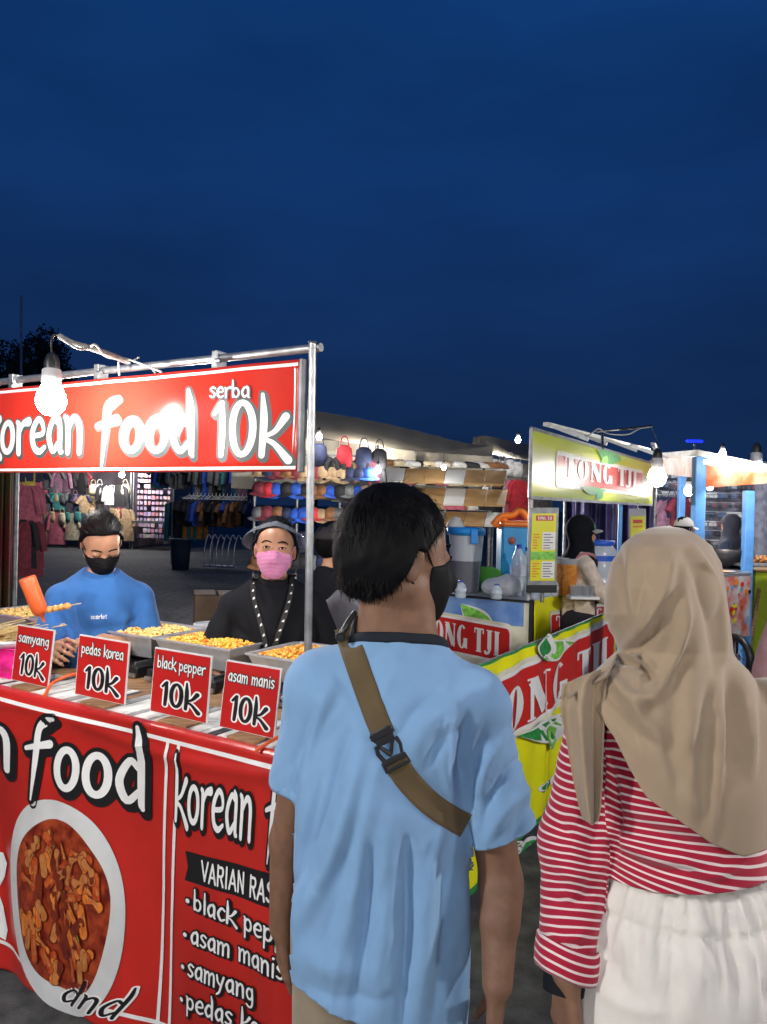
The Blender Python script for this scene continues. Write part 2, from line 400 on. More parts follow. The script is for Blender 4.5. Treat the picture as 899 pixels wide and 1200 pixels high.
FAT = {  # narrow poster capitals with heavy uprights and hairline serifs; flat-ended
 'T': (.62, [[(.02, .965, .07), (.60, .965, .07)], [(.31, 0, .25), (.31, .96, .25)], [(.14, .03, .05), (.48, .03, .05)], [(.045, .78, .07), (.045, .97, .07)], [(.575, .78, .07), (.575, .97, .07)]]),
 'O': (.66, None),
 'N': (.74, [[(.11, 0, .09), (.11, .97, .09)], [(.14, .93, .27), (.58, .07, .27)], [(.62, 0.0, .09), (.62, .97, .09)], [(.0, .97, .05), (.28, .97, .05)], [(.50, .97, .05), (.73, .97, .05)], [(.0, .03, .05), (.22, .03, .05)]]),
 'G': (.70, None),
 'J': (.50, [[(.28, .20, .24), (.28, .96, .24)], [(.10, .97, .05), (.46, .97, .05)], [(.30, .24, .2), (.24, .05, .12), (.06, .02, .12), (.03, .12, .14)]]),
 'I': (.36, [[(.17, .0, .24), (.17, .97, .24)], [(.0, .97, .05), (.34, .97, .05)], [(.0, .03, .05), (.34, .03, .05)]]),
 ' ': (.26, []),
}
def text_width(txt, font, gap=.0): return sum(font[c][0] + gap for c in txt) - gap
def text_mesh(name, txt, font, fmap, material, parent, grow=0.0, lift=0.0, dx=0.0, dy=0.0, gap=0.0, smooth=True, acc=None, mi=0, wscale=1.0, local=False, slant=0.0):
    """fmap(x, y, lift) -> world point; x runs in letter units from 0"""
    vs, fs = ([], []) if acc is None else acc; x0 = 0; n_ = 0
    def put(poly_l, poly_r, lf):
        k = len(vs); m = len(poly_l)
        for a, b in zip(poly_l, poly_r): vs.append(fmap(a[0] + slant * a[1], a[1], lf)); vs.append(fmap(b[0] + slant * b[1], b[1], lf))
        for i in range(m - 1): fs.append((k + 2 * i, k + 2 * i + 1, k + 2 * i + 3, k + 2 * i + 2))
    for ch in txt:
        adv, strokes = font[ch]
        if strokes is None:      # heavy ring letters
            lf = lift + .00002 * (n_ % 9); n_ += 1
            a0, a1 = (0, 360) if ch == 'O' else (48, 322)
            o, i_ = [], []
            for q in range(25):
                a = R(a0 + (a1 - a0) * q / 24); o.append((x0 + dx + .32 + (.31 + grow) * math.cos(a), dy + .5 + (.5 + grow) * math.sin(a))); i_.append((x0 + dx + .32 + max(.02, .085 - grow) * math.cos(a), dy + .5 + (.44 - grow) * math.sin(a)))
            put(o, i_, lf)
            if ch == 'G': put([(x0 + dx + .42 - grow, dy + .46 + grow), (x0 + dx + .42 - grow, dy + .08 - grow)], [(x0 + dx + .66 + grow, dy + .46 + grow), (x0 + dx + .66 + grow, dy + .02 - grow)], lf + .00001)
            x0 += adv + gap; continue
        for st in strokes:
            lf = lift + .00002 * (n_ % 9); n_ += 1
            pts = crom(st, 5) if (smooth and len(st) > 2) else [np.array(st[0], float), np.array(st[-1], float)] if len(st) == 2 else crom(st, 5)
            P_ = np.array([(x0 + dx + p[0], dy + p[1], p[2] * wscale / 2 + grow) for p in pts])
            d = np.gradient(P_[:, :2], axis=0); d /= np.maximum(np.linalg.norm(d, axis=1), 1e-6)[:, None]; nn = np.stack([-d[:, 1], d[:, 0]], 1)
            L = [(p[0] + q[0] * p[2], p[1] + q[1] * p[2]) for p, q in zip(P_, nn)]; Rr = [(p[0] - q[0] * p[2], p[1] - q[1] * p[2]) for p, q in zip(P_, nn)]
            if font is not FAT:   # rounded ends
                for end, sg in ((0, -1), (-1, 1)):
                    p, t, q = P_[end], d[end] * sg, nn[end]; cl, cr = [], []
                    for an in (25, 50, 75, 89):
                        c, s = math.cos(R(an)), math.sin(R(an)); cl.append((p[0] + q[0] * p[2] * c + t[0] * p[2] * s, p[1] + q[1] * p[2] * c + t[1] * p[2] * s)); cr.append((p[0] - q[0] * p[2] * c + t[0] * p[2] * s, p[1] - q[1] * p[2] * c + t[1] * p[2] * s))
                    if sg < 0: L = cl[::-1] + L; Rr = cr[::-1] + Rr
                    else: L = L + cl; Rr = Rr + cr
            elif grow: 
                e0, e1 = P_[0], P_[-1]; L[0] = (L[0][0] - d[0][0] * grow, L[0][1] - d[0][1] * grow); Rr[0] = (Rr[0][0] - d[0][0] * grow, Rr[0][1] - d[0][1] * grow); L[-1] = (L[-1][0] + d[-1][0] * grow, L[-1][1] + d[-1][1] * grow); Rr[-1] = (Rr[-1][0] + d[-1][0] * grow, Rr[-1][1] + d[-1][1] * grow)
            if len(L) == 2:       # long straight strokes follow the cloth too
                m = 8; L = [(lerp(L[0][0], L[1][0], t / m), lerp(L[0][1], L[1][1], t / m)) for t in range(m + 1)]; Rr = [(lerp(Rr[0][0], Rr[1][0], t / m), lerp(Rr[0][1], Rr[1][1], t / m)) for t in range(m + 1)]
            put(L, Rr, lf)
        x0 += adv + gap
    if acc is not None: return None
    return raw(name, vs, fs, material, parent, local)
def poly_flat(pts2, fmap, lift, acc, cx=None, rings=1):
    """filled outline on the print surface (fan with inner rings so that it follows a wavy cloth)"""
    vs, fs = acc; k = len(vs); n = len(pts2); c = cx or (sum(p[0] for p in pts2) / n, sum(p[1] for p in pts2) / n)
    for r in range(rings, 0, -1):
        for p in pts2: vs.append(fmap(lerp(c[0], p[0], r / rings), lerp(c[1], p[1], r / rings), lift))
    vs.append(fmap(c[0], c[1], lift))
    for r in range(rings - 1):
        for i in range(n): fs.append((k + r * n + i, k + r * n + (i + 1) % n, k + (r + 1) * n + (i + 1) % n, k + (r + 1) * n + i))
    b_ = k + (rings - 1) * n
    for i in range(n): fs.append((b_ + i, b_ + (i + 1) % n, k + rings * n))
def strip_flat(pts2, half, fmap, lift, acc, sub=12):
    vs, fs = acc; k = len(vs); P_ = [np.array(p, float) for p in pts2]; Q = []
    for a, b in zip(P_[:-1], P_[1:]): Q += [a + (b - a) * i / sub for i in range(sub)]
    Q.append(P_[-1]); Q = np.array(Q); d = np.gradient(Q, axis=0); d /= np.linalg.norm(d, axis=1)[:, None]
    for p, t in zip(Q, d): vs.append(fmap(p[0] - t[1] * half, p[1] + t[0] * half, lift)); vs.append(fmap(p[0] + t[1] * half, p[1] - t[0] * half, lift))
    for i in range(len(Q) - 1): fs.append((k + 2 * i, k + 2 * i + 1, k + 2 * i + 3, k + 2 * i + 2))
INK_W = mat('print_white', (.78, .78, .76), rough=.35, var=.03, vscale=20)
INK_K = mat('print_black', (.012, .012, .013), rough=.35)
INK_R = mat('print_red', (.55, .022, .018), rough=.35)
INK_G = mat('print_green', (.03, .27, .06), rough=.35, var=.3, vscale=30)
INK_LG = mat('print_light_green', (.20, .55, .08), rough=.35, var=.3, vscale=30)
INK_Y = mat('print_yellow', (.72, .70, .02), rough=.35)
INK_O = mat('print_orange', (.75, .22, .02), rough=.35)
# ---- ground
def asphalt():
    m = mat('asphalt', (.05, .05, .05), rough=.85); n, l = m.node_tree.nodes, m.node_tree.links; b = n['Principled BSDF']; t = n.new('ShaderNodeTexCoord')
    z = [n.new('ShaderNodeTexNoise') for _ in range(3)]
    for q, s in zip(z, (.5, 9, 260)): q.inputs['Scale'].default_value = s; q.inputs['Detail'].default_value = 6; l.new(t.outputs['Object'], q.inputs['Vector'])
    r = n.new('ShaderNodeValToRGB'); e = r.color_ramp.elements; e[0].position = .35; e[0].color = (.026, .027, .029, 1); e[1].position = .68; e[1].color = (.085, .085, .083, 1); l.new(z[1].outputs[0], r.inputs[0])
    r2 = n.new('ShaderNodeMapRange'); r2.inputs[1].default_value = .3; r2.inputs[2].default_value = .7; r2.inputs[3].default_value = .6; r2.inputs[4].default_value = 1.35; l.new(z[0].outputs[0], r2.inputs[0])
    v = n.new('ShaderNodeVectorMath'); v.operation = 'SCALE'; l.new(r.outputs[0], v.inputs[0]); l.new(r2.outputs[0], v.inputs['Scale'])
    r3 = n.new('ShaderNodeMapRange'); r3.inputs[1].default_value = .35; r3.inputs[2].default_value = .65; r3.inputs[3].default_value = .6; r3.inputs[4].default_value = 1.5; l.new(z[2].outputs[0], r3.inputs[0])
    v2 = n.new('ShaderNodeVectorMath'); v2.operation = 'SCALE'; l.new(v.outputs[0], v2.inputs[0]); l.new(r3.outputs[0], v2.inputs['Scale']); l.new(v2.outputs[0], b.inputs['Base Color'])
    bp = n.new('ShaderNodeBump'); bp.inputs['Strength'].default_value = .6; bp.inputs['Distance'].default_value = .004; l.new(z[2].outputs[0], bp.inputs['Height']); l.new(bp.outputs[0], b.inputs['Normal'])
    return m
g_ = raw('ground', [(-900, -900, 0), (900, -900, 0), (900, 1500, 0), (-900, 1500, 0)], [(0, 1, 2, 3)], asphalt()); prop(g_, 'dark grey asphalt market ground', kind='structure')
# ================================================================ people
def xf(fn, M):
    Mi = np.array(M.inverted(), np.float32); Rm = Mi[:3, :3].T; t = Mi[:3, 3]
    return lambda P: fn(P @ Rm + t)
def face_sdf(w=1.0, nose=1.0, asian=True):
    """head in its own space: faces +Y, centre of the skull at the origin, chin near z=-.118"""
    skull = ell((0, -.012, .022), (.074 * w, .094, .098))
    brow = ell((0, .050, .012), (.056 * w, .036, .05))
    cheek = union(ell((.032 * w, .050, -.035), (.032, .034, .036)), ell((-.032 * w, .050, -.035), (.032, .034, .036)), k=.02)
    jaw = ell((0, .034, -.068), (.050 * w, .052, .046))
    jawb = cone((.046 * w, .0, -.06), (-.046 * w, .0, -.06), .022, .022)
    chin = ell((0, .066, -.098), (.022, .020, .018))
    f = union(skull, brow, cheek, jaw, jawb, chin, k=.025)
    nb = union(cone((0, .082, .004), (0, .104 * nose, -.034), .007, .010), ell((0, .098, -.040), (.0155, .012, .009)), k=.008)
    f = union(f, nb, k=.010)
    eyes = union(ell((.031, .094, .002), (.016, .012, .010)), ell((-.031, .094, .002), (.016, .012, .010)), k=.001)
    f0 = f
    f = lambda P: smax(f0(P), -eyes(P), .008)
    lips = union(ell((0, .091, -.066), (.021, .009, .0045)), ell((0, .089, -.074), (.018, .009, .0055)), k=.003)
    f1 = f
    f = lambda P: smin(f1(P), lips(P), .004)
    lids = union(ell((.031, .080, .001), (.0165, .013, .0125)), ell((-.031, .080, .001), (.0165, .013, .0125)), k=.001)
    f2 = f
    f = lambda P: smin(f2(P), lids(P), .004)
    def ear(sg):
        E = Matrix.Translation((sg * .076 * w, -.012, -.008)) @ Matrix.Rotation(sg * R(-22), 4, 'Z') @ Matrix.Rotation(R(-10), 4, 'X')
        out = ell((0, 0, 0), (.008, .019, .032)); dent = ell((sg * .008, .001, .004), (.006, .011, .020)); lobe = ell((0, .004, -.026), (.006, .010, .010))
        g = lambda P: smin(smax(out(P), -dent(P), .004), lobe(P), .006)
        return xf(g, E)
    el, er = ear(-1), ear(1); f3 = f
    return lambda P: smin(smin(f3(P), el(P), .006), er(P), .006)
def hand_prims(wr, d, palm_n, L=.18, curl=.5, thumb_side=1, spread=.12, r=1.0, k=1.0):
    """wr wrist point, d direction of the hand, palm_n direction the palm faces. returns list of prims"""
    wr = Vector(wr); d = Vector(d).normalized(); n = Vector(palm_n); n = (n - d * n.dot(d)).normalized(); s = d.cross(n) * thumb_side
    pl = L * .5; out = []
    base = wr + d * .01
    for i, t in enumerate((-.9, -.3, .3, .9)):
        a = wr + d * .012 + s * t * .012; b = wr + d * pl + s * t * .030
        out.append(cone(a, b, .0155 * r, .0105 * r))
    lens = (.78, .92, 1.0, .88)
    for i, t in enumerate((-1, -.34, .34, 1)):          # little .. index
        fl = L * .48 * lens[i]; p = wr + d * pl + s * t * .030; ang = curl * (1.15 if i < 2 else 1.0)
        dirv = (d + s * t * spread * .5).normalized()
        seg = (.45, .30, .25); rr = (.0092, .0084, .0076, .0066)
        for j in range(3):
            a_ = ang * (.5 + j * .9); q = dirv * math.cos(a_) + n * math.sin(a_)
            p2 = p + q * fl * seg[j]; out.append(cone(p, p2, rr[j] * r, rr[j + 1] * r)); p = p2
    t0 = wr + d * .022 + s * .022; t1 = t0 + (d * .55 + s * .6 + n * .35).normalized() * .042; t2 = t1 + (d * .85 + s * .15 + n * .45).normalized() * .032; t3 = t2 + (d * .9 - s * .1 + n * .5).normalized() * .022
    out += [cone(t0, t1, .0135 * r, .0105 * r), cone(t1, t2, .0105 * r, .009 * r), cone(t2, t3, .009 * r, .007 * r)]
    return out
def grp(prims, k):
    """union of prims with a cheap bounding test"""
    return union(*prims, k=k)
def legs_prims(hipc, right, fwd, hipw=.085, g=1.0, floor=0.0, step=0.0):
    out = []; hipc = Vector(hipc)
    for sg in (-1, 1):
        h = hipc + right * sg * hipw; f = fwd * step * sg
        kn = Vector((h.x, h.y, 0)) + right * sg * .015 + f * .6; kn.z = hipc.z * .54; an = Vector((kn.x, kn.y, 0)) + f * .4 - fwd * .02; an.z = .09 + floor
        out += [cone(h, kn, .082 * g, .056 * g), cone(kn, an, .056 * g, .036 * g)]
    return out
def shoes(parent, hipc, right, fwd, m, sole, hipw=.085, step=0.0):
    hipc = Vector(hipc)
    for sg in (-1, 1):
        h = hipc + right * sg * (hipw + .015) + fwd * step * sg - fwd * .02; c = Vector((h.x, h.y, 0))
        Mx = Matrix((right, fwd, Vector((0, 0, 1)))).transposed().to_4x4(); Mx.translation = c
        fn = union(ell((0, .0, .05), (.04, .06, .045)), ell((0, .09, .035), (.045, .085, .032)), k=.04)
        fn2 = inter(xf(fn, Mx), plane((0, 0, .022), (0, 0, -1)))
        sh = sdf_obj('shoe', fn2, c - Vector((.22, .22, .01)), c + Vector((.22, .24, .13)), .008, m, parent)
        b = B(); pts = []
        for k in range(18):
            a = 6.283 * k / 18; x = .047 * math.cos(a); y = .06 + .125 * math.sin(a); x *= 1.05 if math.sin(a) > 0 else .85; pts.append((x, y))
        v = [Mx @ Vector((x, y, .002)) for x, y in pts] + [Mx @ Vector((x, y, .024)) for x, y in pts]; nn = 18
        b.add(v, [(k, (k + 1) % nn, nn + (k + 1) % nn, nn + k) for k in range(nn)] + [tuple(range(nn))[::-1], tuple(range(nn, 2 * nn))])
        b.build('sole', sole, sh)
def eyes_for(parent, Mh, w=1.0, closed=False):
    for sg in (-1, 1):
        b = B(); b.lathe([(0, -.0095), (.006, -.0085), (.0095, -.003), (.0095, .003), (.006, .0085), (0, .0095)], n=14)
        if not closed:
            ey = B(); c = Vector((sg * .031, .0845, .001)); ey.lathe([(.0001, -.006), (.008, -.004), (.0105, 0), (.008, .004), (.0001, .006)], c=c, n=16)
            o = ey.build('eye', M_EYEW, None); o.data.transform(Mh); attach(o, parent)
            pu = B(); pu.lathe([(.0001, .0), (.0052, 0.0), (.0052, .002), (.0001, .003)], c=(0, 0, 0), n=14)
            o2 = pu.build('iris', M_IRIS, None); o2.data.transform(Mh @ Matrix.Translation((sg * .031, .0938, .001)) @ Matrix.Rotation(R(-90), 4, 'X')); attach(o2, parent)
        lash = B(); pts = crom([(sg * .031 - .015, .0885, -.0005 - (.004 if closed else 0)), (sg * .031 - .006, .0955, .0045 - (.012 if closed else 0)), (sg * .031 + .006, .0955, .0045 - (.012 if closed else 0)), (sg * .031 + .015, .0885, -.0005 - (.004 if closed else 0))], 4)
        lash.tube(pts, .0011, n=5); o = lash.build('eyelashes', M_HAIR, None); o.data.transform(Mh); attach(o, parent)
        br = B(); pts = crom([(sg * .013, .0955, .020), (sg * .026, .0950, .025), (sg * .040, .088, .024), (sg * .050, .078, .017)], 5)
        br.tube(pts, [.0022, .0026, .0028, .0029, .003, .003, .0028, .0026, .0024, .0022, .002, .0018, .0015, .0012, .001, .0008][:len(pts)], n=6)
        o = br.build('eyebrow', M_HAIR, None); o.data.transform(Mh); attach(o, parent)
def strands(name, Mh, roots, m, parent, wid=.0011, n=5):
    """roots: list of (list of local points) -> tapered ribbons"""
    vs = []; fs = []
    for pts in roots:
        k = len(vs); P_ = [Vector(p) for p in pts]; m_ = len(P_)
        for i, p in enumerate(P_):
            t = (P_[min(i + 1, m_ - 1)] - P_[max(i - 1, 0)]).normalized(); s = t.cross(p.normalized()).normalized() if p.length > 1e-4 else Vector((1, 0, 0))
            w = wid * (1 - (i / (m_ - 1)) ** 2 * .85); vs += [Mh @ (p - s * w), Mh @ (p + s * w)]
        fs += [(k + 2 * i, k + 2 * i + 1, k + 2 * i + 3, k + 2 * i + 2) for i in range(m_ - 1)]
    return np_mesh(name, np.array([tuple(v) for v in vs]), np.array(fs), m, parent)
def fabric(name, col, var=.06, rough=.85, weave=900.0, bump=.25, sheen=.15, wr=28.0, wrb=.0):
    m = mat(name, col, rough=rough, sheen=sheen, spec=.2)
    if m.get('fab'): return m
    m['fab'] = 1
    n, l = m.node_tree.nodes, m.node_tree.links; b = n['Principled BSDF']; t = n.new('ShaderNodeTexCoord')
    z1 = n.new('ShaderNodeTexNoise'); z1.inputs['Scale'].default_value = weave; z1.inputs['Detail'].default_value = 1
    z2 = n.new('ShaderNodeTexNoise'); z2.inputs['Scale'].default_value = wr; z2.inputs['Detail'].default_value = 5
    l.new(t.outputs['Object'], z1.inputs['Vector']); l.new(t.outputs['Object'], z2.inputs['Vector'])
    a = n.new('ShaderNodeMath'); a.operation = 'MULTIPLY_ADD'; l.new(z2.outputs[0], a.inputs[0]); a.inputs[1].default_value = wrb; l.new(z1.outputs[0], a.inputs[2])
    bp = n.new('ShaderNodeBump'); bp.inputs['Strength'].default_value = bump; bp.inputs['Distance'].default_value = .0015
    l.new(a.outputs[0], bp.inputs['Height']); l.new(bp.outputs[0], b.inputs['Normal'])
    r = n.new('ShaderNodeMapRange'); r.inputs[1].default_value = .3; r.inputs[2].default_value = .7; r.inputs[3].default_value = 1 - var; r.inputs[4].default_value = 1 + var
    l.new(z2.outputs[0], r.inputs[0]); v = n.new('ShaderNodeVectorMath'); v.operation = 'SCALE'; v.inputs[0].default_value = col; l.new(r.outputs[0], v.inputs['Scale']); l.new(v.outputs[0], b.inputs['Base Color'])
    return m
M_SKIN = mat('skin_brown', (.195, .105, .066), rough=.5, var=.10, vscale=40, bump=.12, bscale=500, sss=.0, spec=.4)
M_SKIN2 = mat('skin_light', (.46, .245, .150), rough=.45, var=.07, vscale=40, bump=.1, bscale=500, spec=.4)
M_HAIR = mat('hair_black', (.004, .004, .005), rough=.6, spec=.12)
M_EYEW = mat('eye_white', (.75, .73, .70), rough=.15); M_IRIS = mat('iris_dark', (.02, .01, .008), rough=.1)
M_BLACKCLOTH = fabric('black_cloth', (.007, .008, .011), sheen=0)
M_MASK = fabric('black_mask_cloth', (.006, .006, .007), rough=.7, sheen=0)

def boundary_band(o, near, up, inward, name, m, parent, steps=3, thick=.003, out=.003):
    """rib or cuff that follows an open edge of mesh object o"""
    bm = bmesh.new(); bm.from_mesh(o.data); W_ = world_of(o)
    es = [e for e in bm.edges if e.is_boundary and near(W_ @ ((e.verts[0].co + e.verts[1].co) / 2))]
    vs_ = {}; 
    for e in es:
        for v_ in e.verts: vs_.setdefault(v_.index, W_ @ v_.co)
    if not vs_: bm.free(); return None
    adj = {}
    for e in es:
        a, b = e.verts[0].index, e.verts[1].index; adj.setdefault(a, []).append(b); adj.setdefault(b, []).append(a)
    st = next((k for k in adj if len(adj[k]) == 1), next(iter(adj))); seq = [st]; seen = {st}
    while True:
        nx = [k for k in adj[seq[-1]] if k not in seen]
        if not nx: break
        seq.append(nx[0]); seen.add(nx[0])
    bm.free(); closed = len(adj[st]) == 2
    P_ = np.array([tuple(vs_[k]) for k in seq]); n = len(P_)
    for _ in range(12):
        Q = P_.copy(); Q[1:-1] = (P_[:-2] + 2 * P_[1:-1] + P_[2:]) / 4
        if closed: Q[0] = (P_[-1] + 2 * P_[0] + P_[1]) / 4; Q[-1] = (P_[-2] + 2 * P_[-1] + P_[0]) / 4
        P_ = Q
    c = P_.mean(0); up = np.array(up, float); L = np.linalg.norm(up); uu = up / L; vs2 = []
    for j in range(steps + 2):
        for p in P_:
            r_ = p - c; r_ = r_ - uu * (r_ @ uu); r_ = r_ / (np.linalg.norm(r_) + 1e-9)
            t = (j - 1) / steps
            vs2.append(p + up * t * (1.0) + r_ * (out if 0 <= t < 1 else -.001) - r_ * inward * max(t, 0))
    fs_ = [(j * n + i, j * n + (i + 1) % n, (j + 1) * n + (i + 1) % n, (j + 1) * n + i) for j in range(steps + 1) for i in range(n if closed else n - 1)]
    q = np_mesh(name, np.array(vs2), np.array(fs_), m, parent); md = q.modifiers.new('t', 'SOLIDIFY'); md.thickness = thick; md.offset = 0
    return q

def keep_outside(vs, fn, gap, it=4):
    vs = vs.copy(); e = .002
    for _ in range(it):
        P = vs.astype(np.float32); d = fn(P); bad = d < gap
        if not bad.any(): break
        Pb = P[bad]; g = np.stack([fn(Pb + np.eye(3, dtype=np.float32)[k] * e) - fn(Pb - np.eye(3, dtype=np.float32)[k] * e) for k in range(3)], 1)
        g /= np.maximum(np.linalg.norm(g, axis=1), 1e-9)[:, None]; vs[bad] += g * (gap - d[bad])[:, None] * .9
    return vs

def drop_islands(o, frac=.05):
    bm = bmesh.new(); bm.from_mesh(o.data); bm.faces.ensure_lookup_table(); seen = set(); isl = []
    for f in bm.faces:
        if f.index in seen: continue
        st = [f]; seen.add(f.index); cur = []
        while st:
            q = st.pop(); cur.append(q)
            for e in q.edges:
                for g in e.link_faces:
                    if g.index not in seen: seen.add(g.index); st.append(g)
        isl.append(cur)
    n = max(len(i) for i in isl); bad = [f for i in isl if len(i) < n * frac for f in i]
    bmesh.ops.delete(bm, geom=bad, context='FACES'); bm.to_mesh(o.data); bm.free()
# ---------------------------------------------------------------- the man in the light blue T-shirt, seen from behind
def build_man():
    D = 1.45
    v = lambda px, py, d=D: V(px, py, d)
    base = v(445, 1100); base.z = 0
    T = thing('person', 'person seen from behind in a light blue t-shirt crossed by an olive strap', 'person', base)
    hc = v(465, 650, 1.45)
    Mh = Matrix.Translation(hc) @ rotz(R(-60)) @ Matrix.Rotation(R(-4), 4, 'X') @ Matrix.Scale(1.05, 4)
    head = xf(face_sdf(1.03), Mh)
    nb = v(467, 752, 1.455); nt = v(463, 690, 1.455)
    neck = cone(nb - Vector((0, 0, .03)), nt, .062, .057)
    nape = cone(v(440, 770, 1.44), v(448, 690, 1.43), .04, .035)
    nape2 = cone(v(492, 770, 1.44), v(480, 690, 1.43), .04, .035)
    shL, shR = v(377, 812, 1.47), v(556, 832, 1.45)
    elL, wrL = v(340, 985, 1.52), v(331, 1085, 1.53)
    elR, wrR = v(587, 1030, 1.42), v(583, 1152, 1.35)
    torso = [cone(shL, shR, .06, .06), cone(v(467, 775, 1.46), shL, .055, .05), cone(v(467, 775, 1.46), shR, .055, .05),
             ell(v(452, 900, 1.47), (.155, .10, .20)), ell(v(447, 1040, 1.47), (.145, .10, .2)), ell(v(444, 1120, 1.47), (.145, .095, .12))]
    arms = [cone(shL, elL, .052, .040), cone(elL, wrL, .040, .027), cone(shR, elR, .052, .0385), cone(elR, wrR, .0385, .0275),
            cone(lerp(elR, wrR, .12), lerp(elR, wrR, .4), .0395, .036)]
    hR = hand_prims(wrR, (-.05, -.06, -1), (-.85, .3, 0), L=.185, curl=.55, thumb_side=1)
    hL = hand_prims(wrL, (.05, .10, -1), (.8, .3, 0), L=.18, curl=.5, thumb_side=-1)
    hip = v(444, 1080, 1.47); rt = Vector((1, 0, 0)); fw = Vector((0, 1, 0))
    bodyf = union(union(neck, nape, nape2, *torso, *legs_prims(hip, rt, fw), k=.035), union(*arms, k=.014), union(*hR, k=.006), union(*hL, k=.006), k=.012)
    allf = union(bodyf, head, k=.018)
    o = sdf_obj('body', allf, (-.36, 1.15, .0), (.42, 1.75, 1.72), .005, M_SKIN, T, it=1)
    # ---- short black hair
    hf = face_sdf(1.03)
    def region(P):
        y, z = P[:, 1], P[:, 2]
        zl = np.interp(y, [-.12, -.06, -.034, -.01, .012, .03, .07, .12], [-.088, -.078, -.055, .012, .008, .03, .062, .075])
        return -(z - zl - .0)
    hs = ell((0, -.014, .026), (.084, .107, .104)); hb = ell((0, -.046, -.024), (.073, .064, .074))
    def hair(P):
        n = noise3(P.astype(float), 130, 3) * .0022 + noise3(P.astype(float) * np.array([1, 1, .35]), 260, 4) * .0016
        q = smin(smin(hs(P), hb(P), .03), hf(P) - .006, .01) + n
        return smax(q, region(P), .006)
    ho = sdf_obj('hair', xf(hair, Mh), hc - Vector((.14, .14, .13)), hc + Vector((.14, .14, .16)), .0042, M_HAIR, T, it=1)
    rs = random.Random(5); roots = []
    while len(roots) < 7500:
        d = Vector((rs.gauss(0, 1), rs.gauss(0, 1), rs.gauss(0, 1))).normalized()
        p = Vector((d.x * .082, -.014 + d.y * .104, .026 + d.z * .101))
        if d.z < .15 and d.y < .3:
            q = Vector((d.x * .072, -.046 + d.y * .063, -.024 + d.z * .07)); 
            if d.z < -.1: p = q
        zl = np.interp(p.y, [-.12, -.06, -.034, -.01, .012, .03, .07, .12], [-.076, -.064, -.040, .022, .020, .045, .075, .085])
        if p.z < zl: continue
        crown = Vector((.0, -.05, .12)); fl = (p - crown); fl = fl - d * fl.dot(d); fl.normalize()
        sw = Vector((rs.gauss(0, .33), rs.gauss(0, .33), rs.gauss(0, .33))); L = rs.uniform(.018, .042) * (1.1 if p.z > .06 else .75)
        cur = p - d * .002; pts = [cur]; dirv = (fl + sw + d * rs.uniform(.08, .46)).normalized()
        for k in range(4):
            cur = cur + dirv * L / 4; pts.append(cur); dirv = (dirv - d * .22 + Vector((0, 0, -.10))).normalized()
        roots.append(pts)
    strands('hair_strands', Mh, roots, M_HAIR, ho, wid=.0010)
    # ---- mask
    mb = union(ell((0, .046, -.050), (.060, .064, .060)), cone((0, .104, -.018), (0, .112, -.045), .013, .020), ell((0, .062, -.09), (.038, .038, .036)), k=.02)
    def mask(P):
        x, y, z = P[:, 0], P[:, 1], P[:, 2]
        top = z - (.004 + .10 * (y - .05) + -.25 * np.abs(x)); 
        return smax(smax(smin(mb(P), hf(P), .006) - .0035, top, .003), smax(-(y - .030 - .1 * (z + .05)), -(z + .126), .003), .003)
    mo = sdf_obj('face_mask', xf(mask, Mh), hc - Vector((.14, .14, .15)), hc + Vector((.16, .16, .03)), .0038, M_MASK, T, it=2)
    b = B()
    for sg in (-1, 1):
        b.tube([Mh @ Vector(p) for p in crom([(sg * .063, .040, -.018), (sg * .081, .006, .020), (sg * .0835, -.012, .024), (sg * .082, -.026, .0), (sg * .074, -.020, -.030), (sg * .060, .030, -.072)], 5)], .0022, n=6)
    b.build('mask_loop', M_MASK, mo)
    eyes_for(T, Mh)
    # ---- T-shirt: smooth union of loose shapes, opened at neck, cuffs and hem, then folded
    sx = Vector((1, 0, 0))
    sleeveL = cone(shL, v(349, 925, 1.49), .066, .058); sleeveR = cone(v(552, 830, 1.45), v(590, 992, 1.43), .064, .071, )
    tors = [cone(v(468, 800, 1.46), v(468, 735, 1.455), .095, .069), cone(v(382, 806, 1.47), v(548, 826, 1.45), .066, .062), cone(v(467, 780, 1.46), v(382, 806, 1.47), .060, .063), cone(v(467, 782, 1.46), v(548, 826, 1.45), .060, .062),
            cone(v(478, 850, 1.46), v(452, 905, 1.47), .12, .12), ell(v(452, 905, 1.475), (.172, .118, .20)), cone(v(447, 960, 1.475), v(443, 1250, 1.475), .176, .186, ((0, 1, 0), .72))]
    sf = union(union(*tors, k=.05), union(sleeveL, sleeveR, k=.01), k=.022)
    vs, fs = surf(sf, (-.42, 1.15, .50), (.46, 1.75, 1.50), .0065); vs = smooth_mesh(vs, fs, 4)
    N = normals(vs, fs)
    def px(P):      # project to the reference pixel grid of the drawing the folds are taken from
        d = P - np.array([0, 0, EYE]); z = d @ np.array(FWD); return np.stack([449.5 + FPX * (d @ np.array(RGT)) / z, 600 - FPX * (d @ np.array(UPV)) / z], 1)
    Q = px(vs); back = np.clip((vs[:, 1] < 1.50).astype(float) * np.clip((1.50 - vs[:, 1]) / .04, 0, 1), 0, 1)
